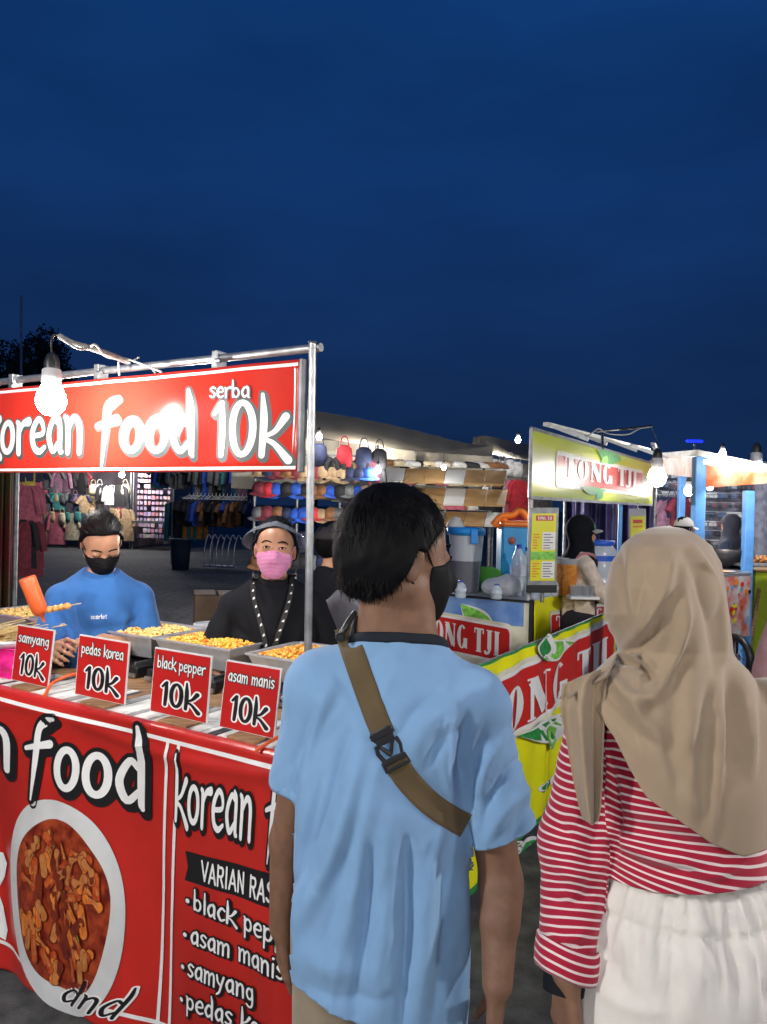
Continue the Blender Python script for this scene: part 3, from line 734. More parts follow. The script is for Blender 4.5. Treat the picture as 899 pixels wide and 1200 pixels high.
    F = [  # ridges (+) and valleys (-) read off the back of the shirt, pixel units
        ([(425, 880), (395, 990), (350, 1090)], 14, .011), ([(408, 860), (378, 960), (338, 1060)], 9, -.009), ([(440, 900), (425, 1000), (395, 1140)], 13, .009),
        ([(455, 960), (452, 1060), (440, 1190)], 16, .010), ([(432, 960), (430, 1080), (412, 1190)], 10, -.008), ([(476, 985), (478, 1080), (470, 1200)], 9, -.010),
        ([(495, 990), (497, 1090), (490, 1200)], 15, .009), ([(520, 1000), (520, 1100), (508, 1200)], 9, -.006), ([(538, 990), (542, 1090), (538, 1200)], 11, .007),
        ([(370, 830), (352, 890), (338, 960)], 8, -.007), ([(390, 800), (368, 850), (350, 910)], 12, .006), ([(362, 1000), (346, 1080), (345, 1150)], 10, .008),
        ([(552, 950), (556, 900), (572, 850), (590, 830)], 5, -.014), ([(545, 940), (540, 890), (548, 840)], 7, -.009), ([(528, 935), (520, 885), (526, 835)], 9, .007),
        ([(562, 930), (572, 890), (592, 862)], 7, .010), ([(565, 960), (585, 915), (606, 890)], 6, -.009), ([(570, 985), (595, 945), (618, 925)], 9, .008), ([(600, 990), (615, 955), (626, 940)], 8, -.005),
        ([(485, 880), (500, 850), (530, 820)], 12, .006), ([(500, 900), (515, 870), (542, 850)], 8, -.006), ([(470, 860), (482, 838), (505, 815)], 8, -.004),
        ([(545, 960), (553, 1010), (552, 1080)], 6, -.010), ([(395, 790), (420, 830), (436, 860)], 9, -.004), ([(520, 965), (505, 1010), (500, 1060)], 8, .006),
        ([(340, 1100), (380, 1130), (440, 1140)], 22, .005), ([(350, 1150), (400, 1170), (470, 1165)], 12, -.003), ([(380, 905), (366, 960), (352, 1010)], 7, -.006)]
    rr = random.Random(8); F = [(f[0], f[1] * .72, f[2] * .85) for f in F]
    for (x0, y0, x1, y1, n_) in ((560, 860, 625, 960, 9), (325, 830, 350, 920, 5), (500, 990, 550, 1150, 7), (345, 960, 480, 1180, 12), (400, 770, 560, 860, 5)):
        for _ in range(n_):
            x, y = rr.uniform(x0, x1), rr.uniform(y0, y1); L = rr.uniform(25, 60); a = R(rr.gauss(100 if y > 950 else 120, 16)); F.append(([(x, y), (x + L * .5 * math.cos(a) + rr.uniform(-4, 4), y + L * .5 * math.sin(a)), (x + L * math.cos(a), y + L * math.sin(a))], rr.uniform(2.6, 5), rr.choice((-1, 1)) * rr.uniform(.0010, .0024)))
    h = folds(Q, F) * back
    w = noise3(vs * np.array([1.4, 1, .45]), 34, 9) * .0016 + noise3(vs * np.array([1.3, 1, .6]), 70, 2) * .0011 + noise3(vs, 160, 6) * .0003
    # the strap presses a groove
    S1 = [(400, 738), (425, 800), (447, 862), (458, 884)]; S2 = [(458, 884), (485, 925), (545, 965), (560, 970)]
    gr = folds(Q, [(S1 + S2[1:], 17, -.007)]) * back
    hemw = np.clip((0.95 - vs[:, 2]) / .3, 0, 1) * np.sin(np.arctan2(vs[:, 1] - 1.47, vs[:, 0]) * 9 + .6) * .0025
    vs = vs + N * (h * 1.9 + w + gr + hemw)[:, None]
    vs = keep_outside(vs, bodyf, .006)
    sh = np_mesh('t_shirt', vs, fs, fabric('blue_shirt', (.185, .335, .545), var=.035, wrb=.6), T)
    # openings
    hz = v(445, 1192, 1.47).z
    slice_off(sh, v(445, 1206, 1.35), Vector((-.24, .06, -1)))
    def nearL(c): return c.x < v(349, 925, 1.49).x + .075 and c.z < v(349, 880).z and c.x < v(366, 925, 1.49).x + .02
    dl = (v(349, 925, 1.49) - shL).normalized()
    slice_off(sh, v(330, 927, 1.45), dl + Vector((.1, 0, 0)), near=lambda c: c.x < v(352, 925, 1.49).x and c.z < v(349, 890).z)
    ddr = (v(590, 992, 1.43) - v(552, 830, 1.45)).normalized()
    slice_off(sh, v(590, 986, 1.38), ddr + Vector((.12, 0, 0)), near=lambda c: c.x > v(552, 990, 1.43).x and c.z < v(590, 945).z)
    slice_off(sh, v(468, 752, 1.40), Vector((0.02, .30, 1)), near=lambda c: abs(c.x - v(468, 750).x) < .095 and c.z > 1.34)
    drop_islands(sh)
    md = sh.modifiers.new('thick', 'SOLIDIFY'); md.thickness = .002; md.offset = 1
    nc = v(468, 752, 1.455)
    boundary_band(sh, lambda p: (p - nc).length < .14, (0, .004, .0155), .004, 'collar', fabric('collar_dark', (.014, .018, .026), sheen=0), sh)
    bm_ = fabric('blue_shirt', (0, 0, 0)); ce = v(590, 986, 1.43); cl_ = v(349, 925, 1.49)
    boundary_band(sh, lambda p: (p - ce).length < .15, tuple(ddr * -.017), .0, 'sleeve_hem', bm_, sh, out=.0022, thick=.001)
    boundary_band(sh, lambda p: (p - cl_).length < .13, tuple(dl * -.017), .0, 'sleeve_hem', bm_, sh, out=.0022, thick=.001)
    # trousers + shoes
    lg = legs_prims(hip, rt, fw, hipw=.082, g=1.08)
    tf = union(*lg, ell(v(444, 1100, 1.47), (.152, .104, .15)), k=.04); tf2 = lambda P: smax(tf(P), (P[:, 2] - 1.0), .01)
    tf3 = lambda P: smax(tf2(P), (.07 - P[:, 2]), .005)
    sdf_obj('trousers', tf3, (-.33, 1.15, .0), (.35, 1.8, 1.1), .010, fabric('khaki_trousers', (.27, .22, .155), wrb=.6), T, it=2,
            disp=lambda P, n: P + n * (noise3(P * np.array([1, 1, .5]), 30, 1) * .004)[:, None])
    shoes(T, hip, rt, fw, mat('shoe_dark', (.03, .03, .035), rough=.5, var=.2), mat('sole_white', (.6, .6, .58), rough=.7, var=.1))
    # ---- strap lying on the shirt: ribbon cast on to the back
    bpy.context.view_layer.update()
    from mathutils.bvhtree import BVHTree
    bm = bmesh.new(); bm.from_mesh(sh.data); bv = BVHTree.FromBMesh(bm); bm.free()
    Mw = world_of(sh)
    def hit(px_, py_):
        r = ray(px_, py_).normalized(); Mi = Mw.inverted(); o_ = Mi @ Vector((0, 0, EYE)); d_ = (Mi.to_3x3() @ r).normalized()
        q = bv.ray_cast(o_, d_); return None if q[0] is None else (Mw @ q[0])
    def ribbon(cl, half, name, m, thick=.0028, lift=.0035, par=None, smooth_it=3):
        c = crom(cl, 10); rows = []
        for i, p in enumerate(c):
            t = c[min(i + 1, len(c) - 1)] - c[max(i - 1, 0)]; t = t / np.linalg.norm(t); nn = np.array([-t[1], t[0]])
            row = []
            for j in range(7):
                q = p + nn * half * (j / 3 - 1); hh = hit(*q)
                row.append(hh if hh is not None else None)
            for j in range(7):
                if row[j] is None:
                    good = [r_ for r_ in row if r_ is not None]
                    dd = (good[0] - Vector((0, 0, EYE))).dot(FWD) if good else 1.45
                    q = p + nn * half * (j / 3 - 1); row[j] = V(q[0], q[1], dd)
            rows.append(row)
        Pn = np.array([[tuple(q) for q in r_] for r_ in rows])
        dep = (Pn - np.array([0, 0, EYE])) @ np.array(FWD)
        md_ = np.median(dep, axis=1)
        for _ in range(smooth_it):       # webbing is stiff: even the depth out, keep to the near side of the cloth
            md_[1:-1] = (md_[:-2] + md_[1:-1] * 2 + md_[2:]) / 4
            dep[1:-1] = (dep[:-2] + 2 * dep[1:-1] + dep[2:]) / 4; dep[:, 1:-1] = (dep[:, :-2] + dep[:, 1:-1] * 2 + dep[:, 2:]) / 4
        dep = np.minimum(dep, md_[:, None] + .012) - lift
        vs_ = []
        for i, p in enumerate(c):
            t = c[min(i + 1, len(c) - 1)] - c[max(i - 1, 0)]; t = t / np.linalg.norm(t); nn = np.array([-t[1], t[0]])
            for j in range(7):
                q = p + nn * half * (j / 3 - 1); vs_.append(V(q[0], q[1], float(dep[i, j])))
        f_ = [(i * 7 + j, i * 7 + j + 1, (i + 1) * 7 + j + 1, (i + 1) * 7 + j) for i in range(len(c) - 1) for j in range(6)]
        o_ = raw(name, vs_, f_, m, par, smooth=True); q = o_.modifiers.new('t', 'SOLIDIFY'); q.thickness = thick; q.offset = 0
        return o_
    olive = fabric('olive_webbing', (.105, .075, .038), weave=500, bump=.6, var=.10)
    st = thing('sling_strap', 'olive webbing sling strap with black buckle worn diagonally across the blue t-shirt', 'bag strap', hit(447, 862))
    ribbon([(405, 735), (412, 760), (425, 797), (440, 838), (450, 862)], 13.5, 'webbing', olive, par=st)
    ribbon([(463, 893), (480, 917), (505, 942), (530, 959), (546, 968)], 14.5, 'webbing', olive, par=st)
    e_ = [hit(546, 953) or v(546, 953, 1.36), hit(538, 980) or v(538, 980, 1.36)]; dv = Vector((.035, .07, -.012)); q_ = raw('webbing', [e_[0] - Vector((.004, .004, 0)), e_[1] - Vector((.004, .004, 0)), e_[1] + dv, e_[0] + dv], [(0, 1, 2, 3)], olive, st)
    q_.modifiers.new('t', 'SOLIDIFY').thickness = .003
    blk = mat('buckle_black', (.02, .021, .024), rough=.35)
    ribbon([(444, 855), (450, 866)], 12, 'webbing_loop', blk, thick=.005, lift=.006, par=st, smooth_it=0)
    cb0 = hit(456, 876); t_ = (V(470, 900, 1.4) - V(446, 852, 1.4)).normalized(); nrm = Vector((0, -1, .12)).normalized(); nrm = (nrm - t_ * nrm.dot(t_)).normalized(); sd = t_.cross(nrm)
    Mb = Matrix((sd, t_, nrm)).transposed().to_4x4(); Mb.translation = cb0 + nrm * .008
    b = B()      # side-release buckle: end bars, two curved prongs, centre
    b.box((0, -.030, 0), (.044, .012, .009), bev=.002); b.box((0, -.018, 0), (.034, .014, .008), bev=.002)
    b.tube([(-.019, -.014, 0), (-.022, .0, 0), (-.018, .014, 0), (-.020, .024, 0)], .004, n=8); b.tube([(.019, -.014, 0), (.022, .0, 0), (.018, .014, 0), (.020, .024, 0)], .004, n=8)
    b.tube([(-.012, -.012, 0), (0.004, .012, .001)], .0035, n=8); b.tube([(.014, -.012, 0), (.002, .012, .001)], .0035, n=8)
    b.box((0, .020, .001), (.046, .010, .010), bev=.002); b.box((0, .034, .001), (.048, .006, .009), bev=.002)
    b.box((-.022, .027, 0), (.005, .020, .008), bev=.001); b.box((.022, .027, 0), (.005, .020, .008), bev=.001)
    o = b.build('buckle', blk, None); o.data.transform(Mb); attach(o, st)
    b = B(); b.tube([v(397, 748, 1.42), v(402, 740, 1.41), v(409, 728, 1.42), v(416, 718, 1.44)], [.008, .006, .006, .005], n=8); b.box(v(399, 746, 1.405), (.018, .012, .014), bev=.003)
    b.tube([v(411, 748, 1.43), v(418, 722, 1.45)], .005, n=8)
    b.build('strap_adjuster', blk, st)
    return T
build_man()
# ---------------------------------------------------------------- the woman in the taupe headscarf, seen from behind
def stripe_mat():
    m = bpy.data.materials.new('red_white_stripes'); m.use_nodes = True
    n, l = m.node_tree.nodes, m.node_tree.links; b = n['Principled BSDF']; b.inputs['Roughness'].default_value = .85
    b.inputs['Specular IOR Level'].default_value = .2; b.inputs['Sheen Weight'].default_value = .2
    a1 = n.new('ShaderNodeAttribute'); a1.attribute_name = 'stripe_sleeve'; a2 = n.new('ShaderNodeAttribute'); a2.attribute_name = 'stripe_body'; a3 = n.new('ShaderNodeAttribute'); a3.attribute_name = 'is_sleeve'
    gt = n.new('ShaderNodeMath'); gt.operation = 'GREATER_THAN'; gt.inputs[1].default_value = .5; l.new(a3.outputs['Fac'], gt.inputs[0])
    mi = n.new('ShaderNodeMix'); mi.data_type = 'FLOAT'; l.new(gt.outputs[0], mi.inputs[0]); l.new(a2.outputs['Fac'], mi.inputs[2]); l.new(a1.outputs['Fac'], mi.inputs[3])
    md = n.new('ShaderNodeMath'); md.operation = 'FRACT'; l.new(mi.outputs[0], md.inputs[0])
    r = n.new('ShaderNodeValToRGB'); r.color_ramp.interpolation = 'LINEAR'; e = r.color_ramp.elements
    red = (.34, .010, .035, 1); wh = (.70, .58, .58, 1)
    e[0].position = 0; e[0].color = red; e[1].position = .64; e[1].color = red
    for p, c in ((.69, wh), (.93, wh), (.98, red)): q = e.new(p); q.color = c
    l.new(md.outputs[0], r.inputs[0]); l.new(r.outputs[0], b.inputs['Base Color'])
    z = n.new('ShaderNodeTexNoise'); z.inputs['Scale'].default_value = 700; t = n.new('ShaderNodeTexCoord'); l.new(t.outputs['Object'], z.inputs['Vector'])
    bp = n.new('ShaderNodeBump'); bp.inputs['Strength'].default_value = .35; bp.inputs['Distance'].default_value = .0012; l.new(z.outputs[0], bp.inputs['Height']); l.new(bp.outputs[0], b.inputs['Normal'])
    return m
def build_woman():
    D = 1.2
    v = lambda px, py, d=D: V(px, py, d)
    base = v(800, 1100); base.z = 0
    T = thing('person', 'person in a taupe headscarf and red and white striped top, seen from behind', 'person', base)
    hc = v(778, 704, 1.215); Mh = Matrix.Translation(hc) @ rotz(R(10)) @ Matrix.Scale(.90, 4)
    head = xf(face_sdf(.96), Mh)
    shL, shR = v(702, 850, 1.2), v(893, 850, 1.2); elL, wrL = v(675, 985, 1.22), v(664, 1140, 1.14); elR, wrR = v(915, 990, 1.22), v(935, 1120, 1.12)
    nk = cone(v(789, 800, 1.2), v(785, 745, 1.2), .05, .046)
    tor = [cone(v(789, 815), shL, .05, .045), cone(v(789, 818), shR, .05, .045), ell(v(795, 900), (.115, .08, .15)), ell(v(800, 1010), (.10, .068, .13)), ell(v(798, 1130), (.14, .095, .13))]
    arms = [cone(shL, elL, .040, .033), cone(elL, wrL, .034, .023), cone(shR, elR, .040, .033), cone(elR, wrR, .034, .023)]
    hL = hand_prims(wrL, (0.04, .04, -1), (.8, .3, 0), L=.165, curl=.5, thumb_side=-1, r=.9)
    hR = hand_prims(wrR, (-.1, .2, -1), (-.8, .3, 0), L=.165, curl=.5, thumb_side=1, r=.9)
    hip = v(798, 1130); hip.z = .86; rt = Vector((1, 0, 0)); fw = Vector((0, 1, 0))
    bodyf = union(union(nk, *tor, *arms, *legs_prims(hip, rt, fw, hipw=.08, g=.95), k=.03), union(*hL, k=.005), union(*hR, k=.005), head, k=.012)
    sdf_obj('body', bodyf, (.18, .9, 0), (.80, 1.45, 1.62), .0055, M_SKIN, T, it=1)
    # ---- striped top
    axL = [np.array(p) for p in (v(697, 848), v(676, 985, 1.21), v(663, 1130, 1.16))]; axR = [np.array(p) for p in (v(900, 838), v(920, 985, 1.21), v(940, 1120, 1.14))]
    slv = lambda ax: union(cone(ax[0], ax[1], .045, .053), cone(ax[1], ax[2], .054, .041), k=.03)
    tb = union(cone(v(706, 846), v(885, 852), .046, .050), ell(v(795, 905), (.135, .100, .16)), cone(v(797, 930), v(800, 1050), .120, .140, ((0, 1, 0), .80)), k=.04)
    sL, sR = slv(axL), slv(axR); sf = union(tb, sL, sR, k=.008)
    vs, fs = surf(sf, (.18, .95, .96), (.82, 1.45, 1.46), .005); vs = smooth_mesh(vs, fs, 3); N = normals(vs, fs)
    def px(P):
        d = P - np.array([0, 0, EYE]); z = d @ np.array(FWD); return np.stack([449.5 + FPX * (d @ np.array(RGT)) / z, 600 - FPX * (d @ np.array(UPV)) / z], 1)
    Q = px(vs); bk = np.clip((1.24 - vs[:, 1]) / .04, 0, 1); P32 = vs.astype(np.float32)
    F = [([(718, 1015), (722, 960), (716, 900)], 5, -.016), ([(722, 980), (760, 1000), (800, 1010)], 7, .010), ([(722, 1000), (770, 1022), (830, 1020)], 6, -.007), ([(730, 960), (770, 975), (830, 1000)], 7, -.006), ([(735, 940), (780, 960), (850, 985)], 8, .006),
         ([(680, 900), (672, 980), (665, 1060)], 10, .006), ([(705, 930), (695, 1000), (690, 1060)], 8, -.006), ([(650, 960), (675, 985), (708, 990)], 7, -.005), ([(645, 1000), (670, 1025), (705, 1020)], 8, .006), ([(643, 1050), (668, 1062), (698, 1045)], 7, -.006),
         ([(640, 1085), (660, 1100), (692, 1090)], 6, .007), ([(640, 1105), (665, 1116), (694, 1104)], 4, -.007), ([(700, 880), (712, 920), (714, 960)], 8, .006), ([(790, 1000), (830, 1025), (868, 1015)], 6, .008)]
    h = folds(Q, F) * bk + noise3(vs * np.array([1, 1, 1.6]), 60, 11) * .0018
    def sleeve_coord(ax):
        a, b, c = ax; d1 = (b - a) / np.linalg.norm(b - a); d2 = (c - b) / np.linalg.norm(c - b); L1 = np.linalg.norm(b - a)
        t1 = (vs - a) @ d1; t2 = (vs - b) @ d2; w_ = np.clip((t1 - L1) / .10 + .5, 0, 1); return t1 * (1 - w_) + (L1 + t2) * w_
    dl, dr, dt = sL(P32), sR(P32), tb(P32); isl = np.clip(.5 + (dt - np.minimum(dl, dr)) / .012, 0, 1)
    ss = np.where(dl < dr, sleeve_coord(axL), sleeve_coord(axR)); xx = vs[:, 0] - v(795, 900).x
    rad = np.where(dl < dr, vs[:, 0] - axL[1][0], vs[:, 0] - axR[1][0])
    per = .0124
    sag = folds(Q, [([(722, 985), (770, 985), (850, 1000)], 30, .03)])
    sb = -vs[:, 2] - np.clip((v(0, 940).z - vs[:, 2]) / .1, 0, 1) * xx * .32 + sag * .3 + h * .7
    ss = ss + rad * rad * -3.0 + h * .6 + noise3(vs, 25, 5) * .0025
    sh_v = keep_outside(vs + N * h[:, None], bodyf, .004)
    topf = sf
    me_o = np_mesh('striped_top', sh_v, fs, stripe_mat(), T)
    for nm, arr in (('stripe_sleeve', ss / per), ('stripe_body', sb / per), ('is_sleeve', isl)):
        at = me_o.data.attributes.new(nm, 'FLOAT', 'POINT'); at.data.foreach_set('value', arr.astype(np.float32))
    dL = Vector(axL[2] - axL[1]).normalized(); dR = Vector(axR[2] - axR[1]).normalized()
    slice_off(me_o, v(664, 1136, 1.12), dL + Vector((-.12, 0, 0)), near=lambda c: c.x < v(704, 1100).x)
    slice_off(me_o, v(940, 1120, 1.14), dR, near=lambda c: c.x > v(893, 1100).x)
    slice_off(me_o, v(797, 1048, 1.1), Vector((.10, 0, -1)), near=lambda c: v(703, 1030).x < c.x < v(892, 1030).x and c.z < v(0, 985).z)
    drop_islands(me_o)
    md = me_o.modifiers.new('t', 'SOLIDIFY'); md.thickness = .002; md.offset = -1
    # turned-up cuff: a second short sleeve outside the first
    for nm, ax in (('cuff', axL),):
        a = Vector(ax[2]); d = dL; vs3 = []; nn = 36; s1 = d.cross(Vector((0, 1, 0))).normalized(); s2 = d.cross(s1); prof = [(-.036, .046), (-.034, .0495), (-.015, .0500), (.004, .0490), (.010, .0465), (.006, .0425), (-.004, .0415)]
        ats = []
        for i, (t, r_) in enumerate(prof):
            for k in range(nn):
                an = 6.2832 * k / nn; rr = r_ + .0018 * math.sin(3 * an + 1) + .001 * math.sin(7 * an + i); tt = t + .006 * math.sin(an * 1 + .5) + .003 * math.sin(2 * an)
                vs3.append(a + d * tt + (s1 * math.cos(an) + s2 * math.sin(an)) * rr); ats.append((-t if i < 5 else t) / per + .25 * math.sin(an))
        ff = [(i * nn + k, i * nn + (k + 1) % nn, (i + 1) * nn + (k + 1) % nn, (i + 1) * nn + k) for i in range(len(prof) - 1) for k in range(nn)]
        c_o = raw('cuff', vs3, ff, me_o.data.materials[0], me_o, smooth=True)
        at = c_o.data.attributes.new('stripe_body', 'FLOAT', 'POINT'); at.data.foreach_set('value', np.array(ats, np.float32))
    b = B(); a = Vector(axL[2]) + dL * .022; b.tube([a - dL * .012, a, a + dL * .016], [.031, .032, .0305], n=22); b.build('wristband', M_BLACKCLOTH, T)
    # ---- white trousers with gathered waist
    lg = legs_prims(hip, rt, fw, hipw=.082, g=1.3)
    tf = union(union(*lg, k=.06), ell(v(798, 1140), (.160, .130, .16)), cone(v(799, 1045), v(799, 1075), .128, .136, ((0, 1, 0), .74)), k=.06)
    ztop = v(799, 1020).z
    tf2 = lambda P: smax(smax(tf(P), (P[:, 2] - ztop), .004), (.10 - P[:, 2]), .004)
    vs, fs = surf(tf2, (.18, .95, .05), (.78, 1.50, ztop + .03), .0075); vs = smooth_mesh(vs, fs, 2); N = normals(vs, fs)
    an = np.arctan2(vs[:, 1] - 1.2, vs[:, 0] - hip.x); zz = np.clip((vs[:, 2] - (ztop - .16)) / .16, 0, 1); rs = np.random.RandomState(3)
    g = sum(np.sin(an * f + rs.uniform(0, 6)) * a_ for f, a_ in ((23, 1), (37, .9), (51, .8), (11, .6))) / 3
    band = np.clip((vs[:, 2] - (ztop - .045)) / .004, 0, 1); seam = np.exp(-((vs[:, 2] - (ztop - .046)) / .004) ** 2)
    Q = px(vs)
    F = [([(725, 1075), (735, 1110), (745, 1160)], 7, .006), ([(760, 1075), (762, 1120), (770, 1180)], 8, .007), ([(790, 1070), (792, 1120), (788, 1190)], 7, -.006), ([(815, 1070), (822, 1110), (840, 1150)], 8, .007), ([(845, 1070), (855, 1110), (872, 1160)], 7, -.006),
         ([(870, 1080), (880, 1130), (884, 1190)], 9, .007), ([(690, 1150), (740, 1180), (790, 1185)], 9, .005), ([(800, 1120), (808, 1160), (806, 1200)], 9, .006), ([(700, 1110), (720, 1130), (735, 1170)], 8, -.006)]
    dsp = noise3(vs * np.array([1, 1, .7]), 75, 12) * .0012 + g * (.0026 + .0055 * zz) * np.clip(zz * 3, .2, 1) + band * .003 - seam * .004 + folds(Q, F) * np.clip((1.25 - vs[:, 1]) / .04, 0, 1) + noise3(vs * np.array([1, 1, .5]), 30, 8) * .003
    np_mesh('trousers', vs + N * dsp[:, None], fs, fabric('white_cotton', (.66, .63, .585), var=.03, wrb=1.2, wr=40), T)
    shoes(T, hip, rt, fw, mat('shoe_dark', (.03, .03, .035), rough=.5), mat('sole_white', (.6, .6, .58), rough=.7))
    # ---- headscarf
    cloth = fabric('taupe_scarf', (.32, .240, .162), var=.035, rough=.8, weave=1100, bump=.18, sheen=.3, wrb=.3)
    ys = [616, 619, 626, 640, 660, 690, 720, 745, 765, 785, 805, 830, 860, 900, 950, 1010]
    cx = [781, 781, 781, 781, 781, 780, 781, 788, 793, 792, 790, 792, 796, 798, 800, 802]
    rx = [1, 20, 36, 53, 64, 70, 73, 69, 67, 82, 102, 118, 124, 128, 130, 132]
    ry = [.002, .036, .062, .087, .103, .111, .110, .103, .094, .096, .104, .115, .120, .122, .124, .126]
    AE = [-150, -120, -95, -75, -62, -50, -37, -19, 0, 14, 31, 52, 75, 100, 150]; YE = [790, 800, 800, 806, 815, 835, 866, 934, 965, 988, 1003, 987, 950, 900, 850]
    def scarf(u, w_):
        a = -150 + 300 * u; ye = interp(a, AE, YE); y = 616 + (ye - 616) * (w_ ** 1.25 * .55 + w_ * .45)
        ar = R(a); X = interp(y, ys, cx) + interp(y, ys, rx) * math.sin(ar)
        return V(X, y, 1.2 - interp(y, ys, ry) * math.cos(ar) * 1.0)
    nu, nv = 150, 170
    vs = np.array([tuple(scarf(i / nu, j / nv)) for j in range(nv + 1) for i in range(nu + 1)]); w = nu + 1
    fs = np.array([(j * w + i, j * w + i + 1, (j + 1) * w + i + 1, (j + 1) * w + i) for j in range(nv) for i in range(nu)])
    vs = smooth_mesh(vs, fs, 0); N = normals(vs, fs); c0 = np.array(hc)
    if ((vs - c0) * N).sum(1).mean() < 0: fs = fs[:, ::-1]; N = -N
    Q = px(vs); bk = np.clip((1.24 - vs[:, 1]) / .05, 0, 1)
    F = [([(787, 655), (779, 690), (762, 722), (735, 757)], 7, .013), ([(800, 690), (800, 730), (788, 775), (765, 812), (745, 822)], 7, .014), ([(778, 700), (765, 740), (740, 768), (722, 775)], 7, -.008), ([(720, 772), (745, 778), (768, 800)], 4.5, -.015), ([(718, 768), (742, 768), (758, 776), (768, 786)], 4.5, .010),
         ([(712, 790), (740, 815), (768, 822), (785, 800)], 8, .010), ([(798, 770), (778, 815), (760, 835)], 8, -.006), ([(712, 806), (735, 849), (764, 875)], 8, -.008), ([(718, 795), (748, 835), (780, 870)], 8, .009), ([(812, 640), (836, 680), (846, 730), (850, 775)], 4, .008), ([(800, 640), (822, 690), (834, 745), (842, 800)], 7, -.006),
         ([(727, 645), (728, 680), (736, 720)], 5, -.007), ([(740, 640), (738, 690), (744, 730)], 6, .006), ([(760, 650), (752, 690), (742, 730)], 6, -.004), ([(815, 720), (812, 800), (806, 880), (812, 960)], 12, .008), ([(795, 800), (788, 870), (796, 940)], 9, -.005), ([(855, 780), (860, 840), (856, 900), (850, 985)], 7, -.016), ([(842, 800), (844, 880), (836, 980)], 7, .008),
         ([(872, 790), (880, 850), (876, 920), (868, 990)], 9, .010), ([(890, 800), (894, 880), (890, 960)], 8, -.006), ([(770, 880), (790, 920), (830, 960)], 12, .005), ([(826, 810), (826, 880), (820, 960)], 8, -.005)]
    rr = random.Random(4)
    for _ in range(26):
        x, y = rr.uniform(715, 890), rr.uniform(640, 960); L = rr.uniform(40, 110); a = R(rr.gauss(98, 12)); F.append(([(x, y), (x + L * .5 * math.cos(a) + rr.uniform(-5, 5), y + L * .5), (x + L * math.cos(a), y + L)], rr.uniform(3, 6), rr.choice((-1, 1)) * rr.uniform(.0012, .003)))
    h = folds(Q, F) * bk * 1.05 + noise3(vs * np.array([1, 1, .5]), 30, 21) * .0015
    o = np_mesh('headscarf', keep_outside(vs + N * h[:, None], union(bodyf, off(sf, .004), k=.005), .009), fs, cloth, T); md = o.modifiers.new('t', 'SOLIDIFY'); md.thickness = .0022; md.offset = -1
    # tail of the scarf over the left shoulder blade
    ty = [783, 800, 830, 870, 910, 945, 968]; xl = [676, 660, 657, 664, 671, 679, 687]; xr = [716, 711, 709, 707, 706, 704, 700]
    def tail(u, w_):
        y = 781 + (967 - 781) * w_ + 22 * (1 - u) ** 1.5 * (1 - w_) + (-14 * abs(u - .55)) * w_
        X = lerp(interp(y, ty, xl), interp(y, ty, xr), u)
        dd = interp(y, [780, 810, 850, 900, 970], [1.130, 1.128, 1.118, 1.116, 1.122]) + .012 * (1 - u) ** 3
        dd += -.014 * math.exp(-((u - .42) / .14) ** 2) * min(1, w_ * 3) + .007 * math.sin(u * 9 + w_ * 1.5) * (1 - .4 * w_) + .008 * math.exp(-((u - .70) / .09) ** 2)
        return V(X, y, dd)
    tl = grid_mesh('scarf_tail', tail, 40, 70, cloth, o, thick=.003)
    tv = np.empty(len(tl.data.vertices) * 3, np.float32); tl.data.vertices.foreach_get('co', tv); tv = keep_outside(tv.reshape(-1, 3).astype(float), off(sf, .004), .005)
    tl.data.vertices.foreach_set('co', tv.astype(np.float32).ravel()); tl.data.update()
    def shp(u, w_):      # cloth passing from the chin over the left shoulder
        y0 = lerp(757, 788, w_ ** 1.4) ; a = u
        X = lerp(lerp(727, 712, w_), lerp(700, 664, w_), a); y = lerp(lerp(760, 792, w_), lerp(785, 818, w_), a)
        return V(X, y, lerp(1.19, 1.125, w_) - .012 * math.sin(a * 7 + 1) * w_ + .02 * a * (1 - w_))
    tl = grid_mesh('scarf_shoulder_fold', shp, 30, 24, cloth, o, thick=.003)
    tv = np.empty(len(tl.data.vertices) * 3, np.float32); tl.data.vertices.foreach_get('co', tv); tv = keep_outside(tv.reshape(-1, 3).astype(float), off(sf, .004), .004)
    tl.data.vertices.foreach_set('co', tv.astype(np.float32).ravel()); tl.data.update()
    return T
    b = B(); b.lathe([(.0, -.014), (.012, -.011), (.017, 0), (.012, .011), (0, .014)], c=V(710, 790, 1.12), n=16, sx=1.0, sy=.8); b.build('scarf_knot', cloth, o)
    return T
build_woman()
# ================================================================ the red stall on the left
KB = Vector((-.287, 1.996, 0)); KU = Vector((-.858, .514, 0)).normalized(); KV = Vector((.514, .858, 0)).normalized()
def K(s, t, z): return KB + KU * s + KV * t + Vector((0, 0, z))
def Kpx(px, py, t=0.0):
    p = onplane(px, py, K(0, t, 1), KV); d = p - KB; return (d.dot(KU), p.z)
def Kz(px, py, z):
    p = onz(px, py, z) - KB; return (p.dot(KU), p.dot(KV))
KM = Matrix((KU, KV, Vector((0, 0, 1)))).transposed().to_4x4()      # note: u x v points down, used only to turn boxes
M_STEEL = mat('galvanised_steel', (.42, .43, .44), rough=.38, metal=.85, var=.18, vscale=25, bump=.08, bscale=80)
M_STEELD = mat('dull_steel', (.20, .21, .22), rough=.5, metal=.6, var=.25, vscale=20)
M_TRAY = mat('tray_steel', (.56, .57, .58), rough=.33, metal=.55, var=.08, vscale=30)
M_REDV = mat('red_vinyl', (.46, .020, .014), rough=.30, var=.16, vscale=2.5, bump=.8, bscale=7, coat=.3)
M_REDS = mat('red_sign_board', (.46, .018, .016), rough=.26, var=.08, vscale=6, coat=.3)
M_WOOD = mat('plain_wood', (.26, .15, .07), rough=.7, var=.3, vscale=6, stretch=(1, 8, 8), bump=.2)
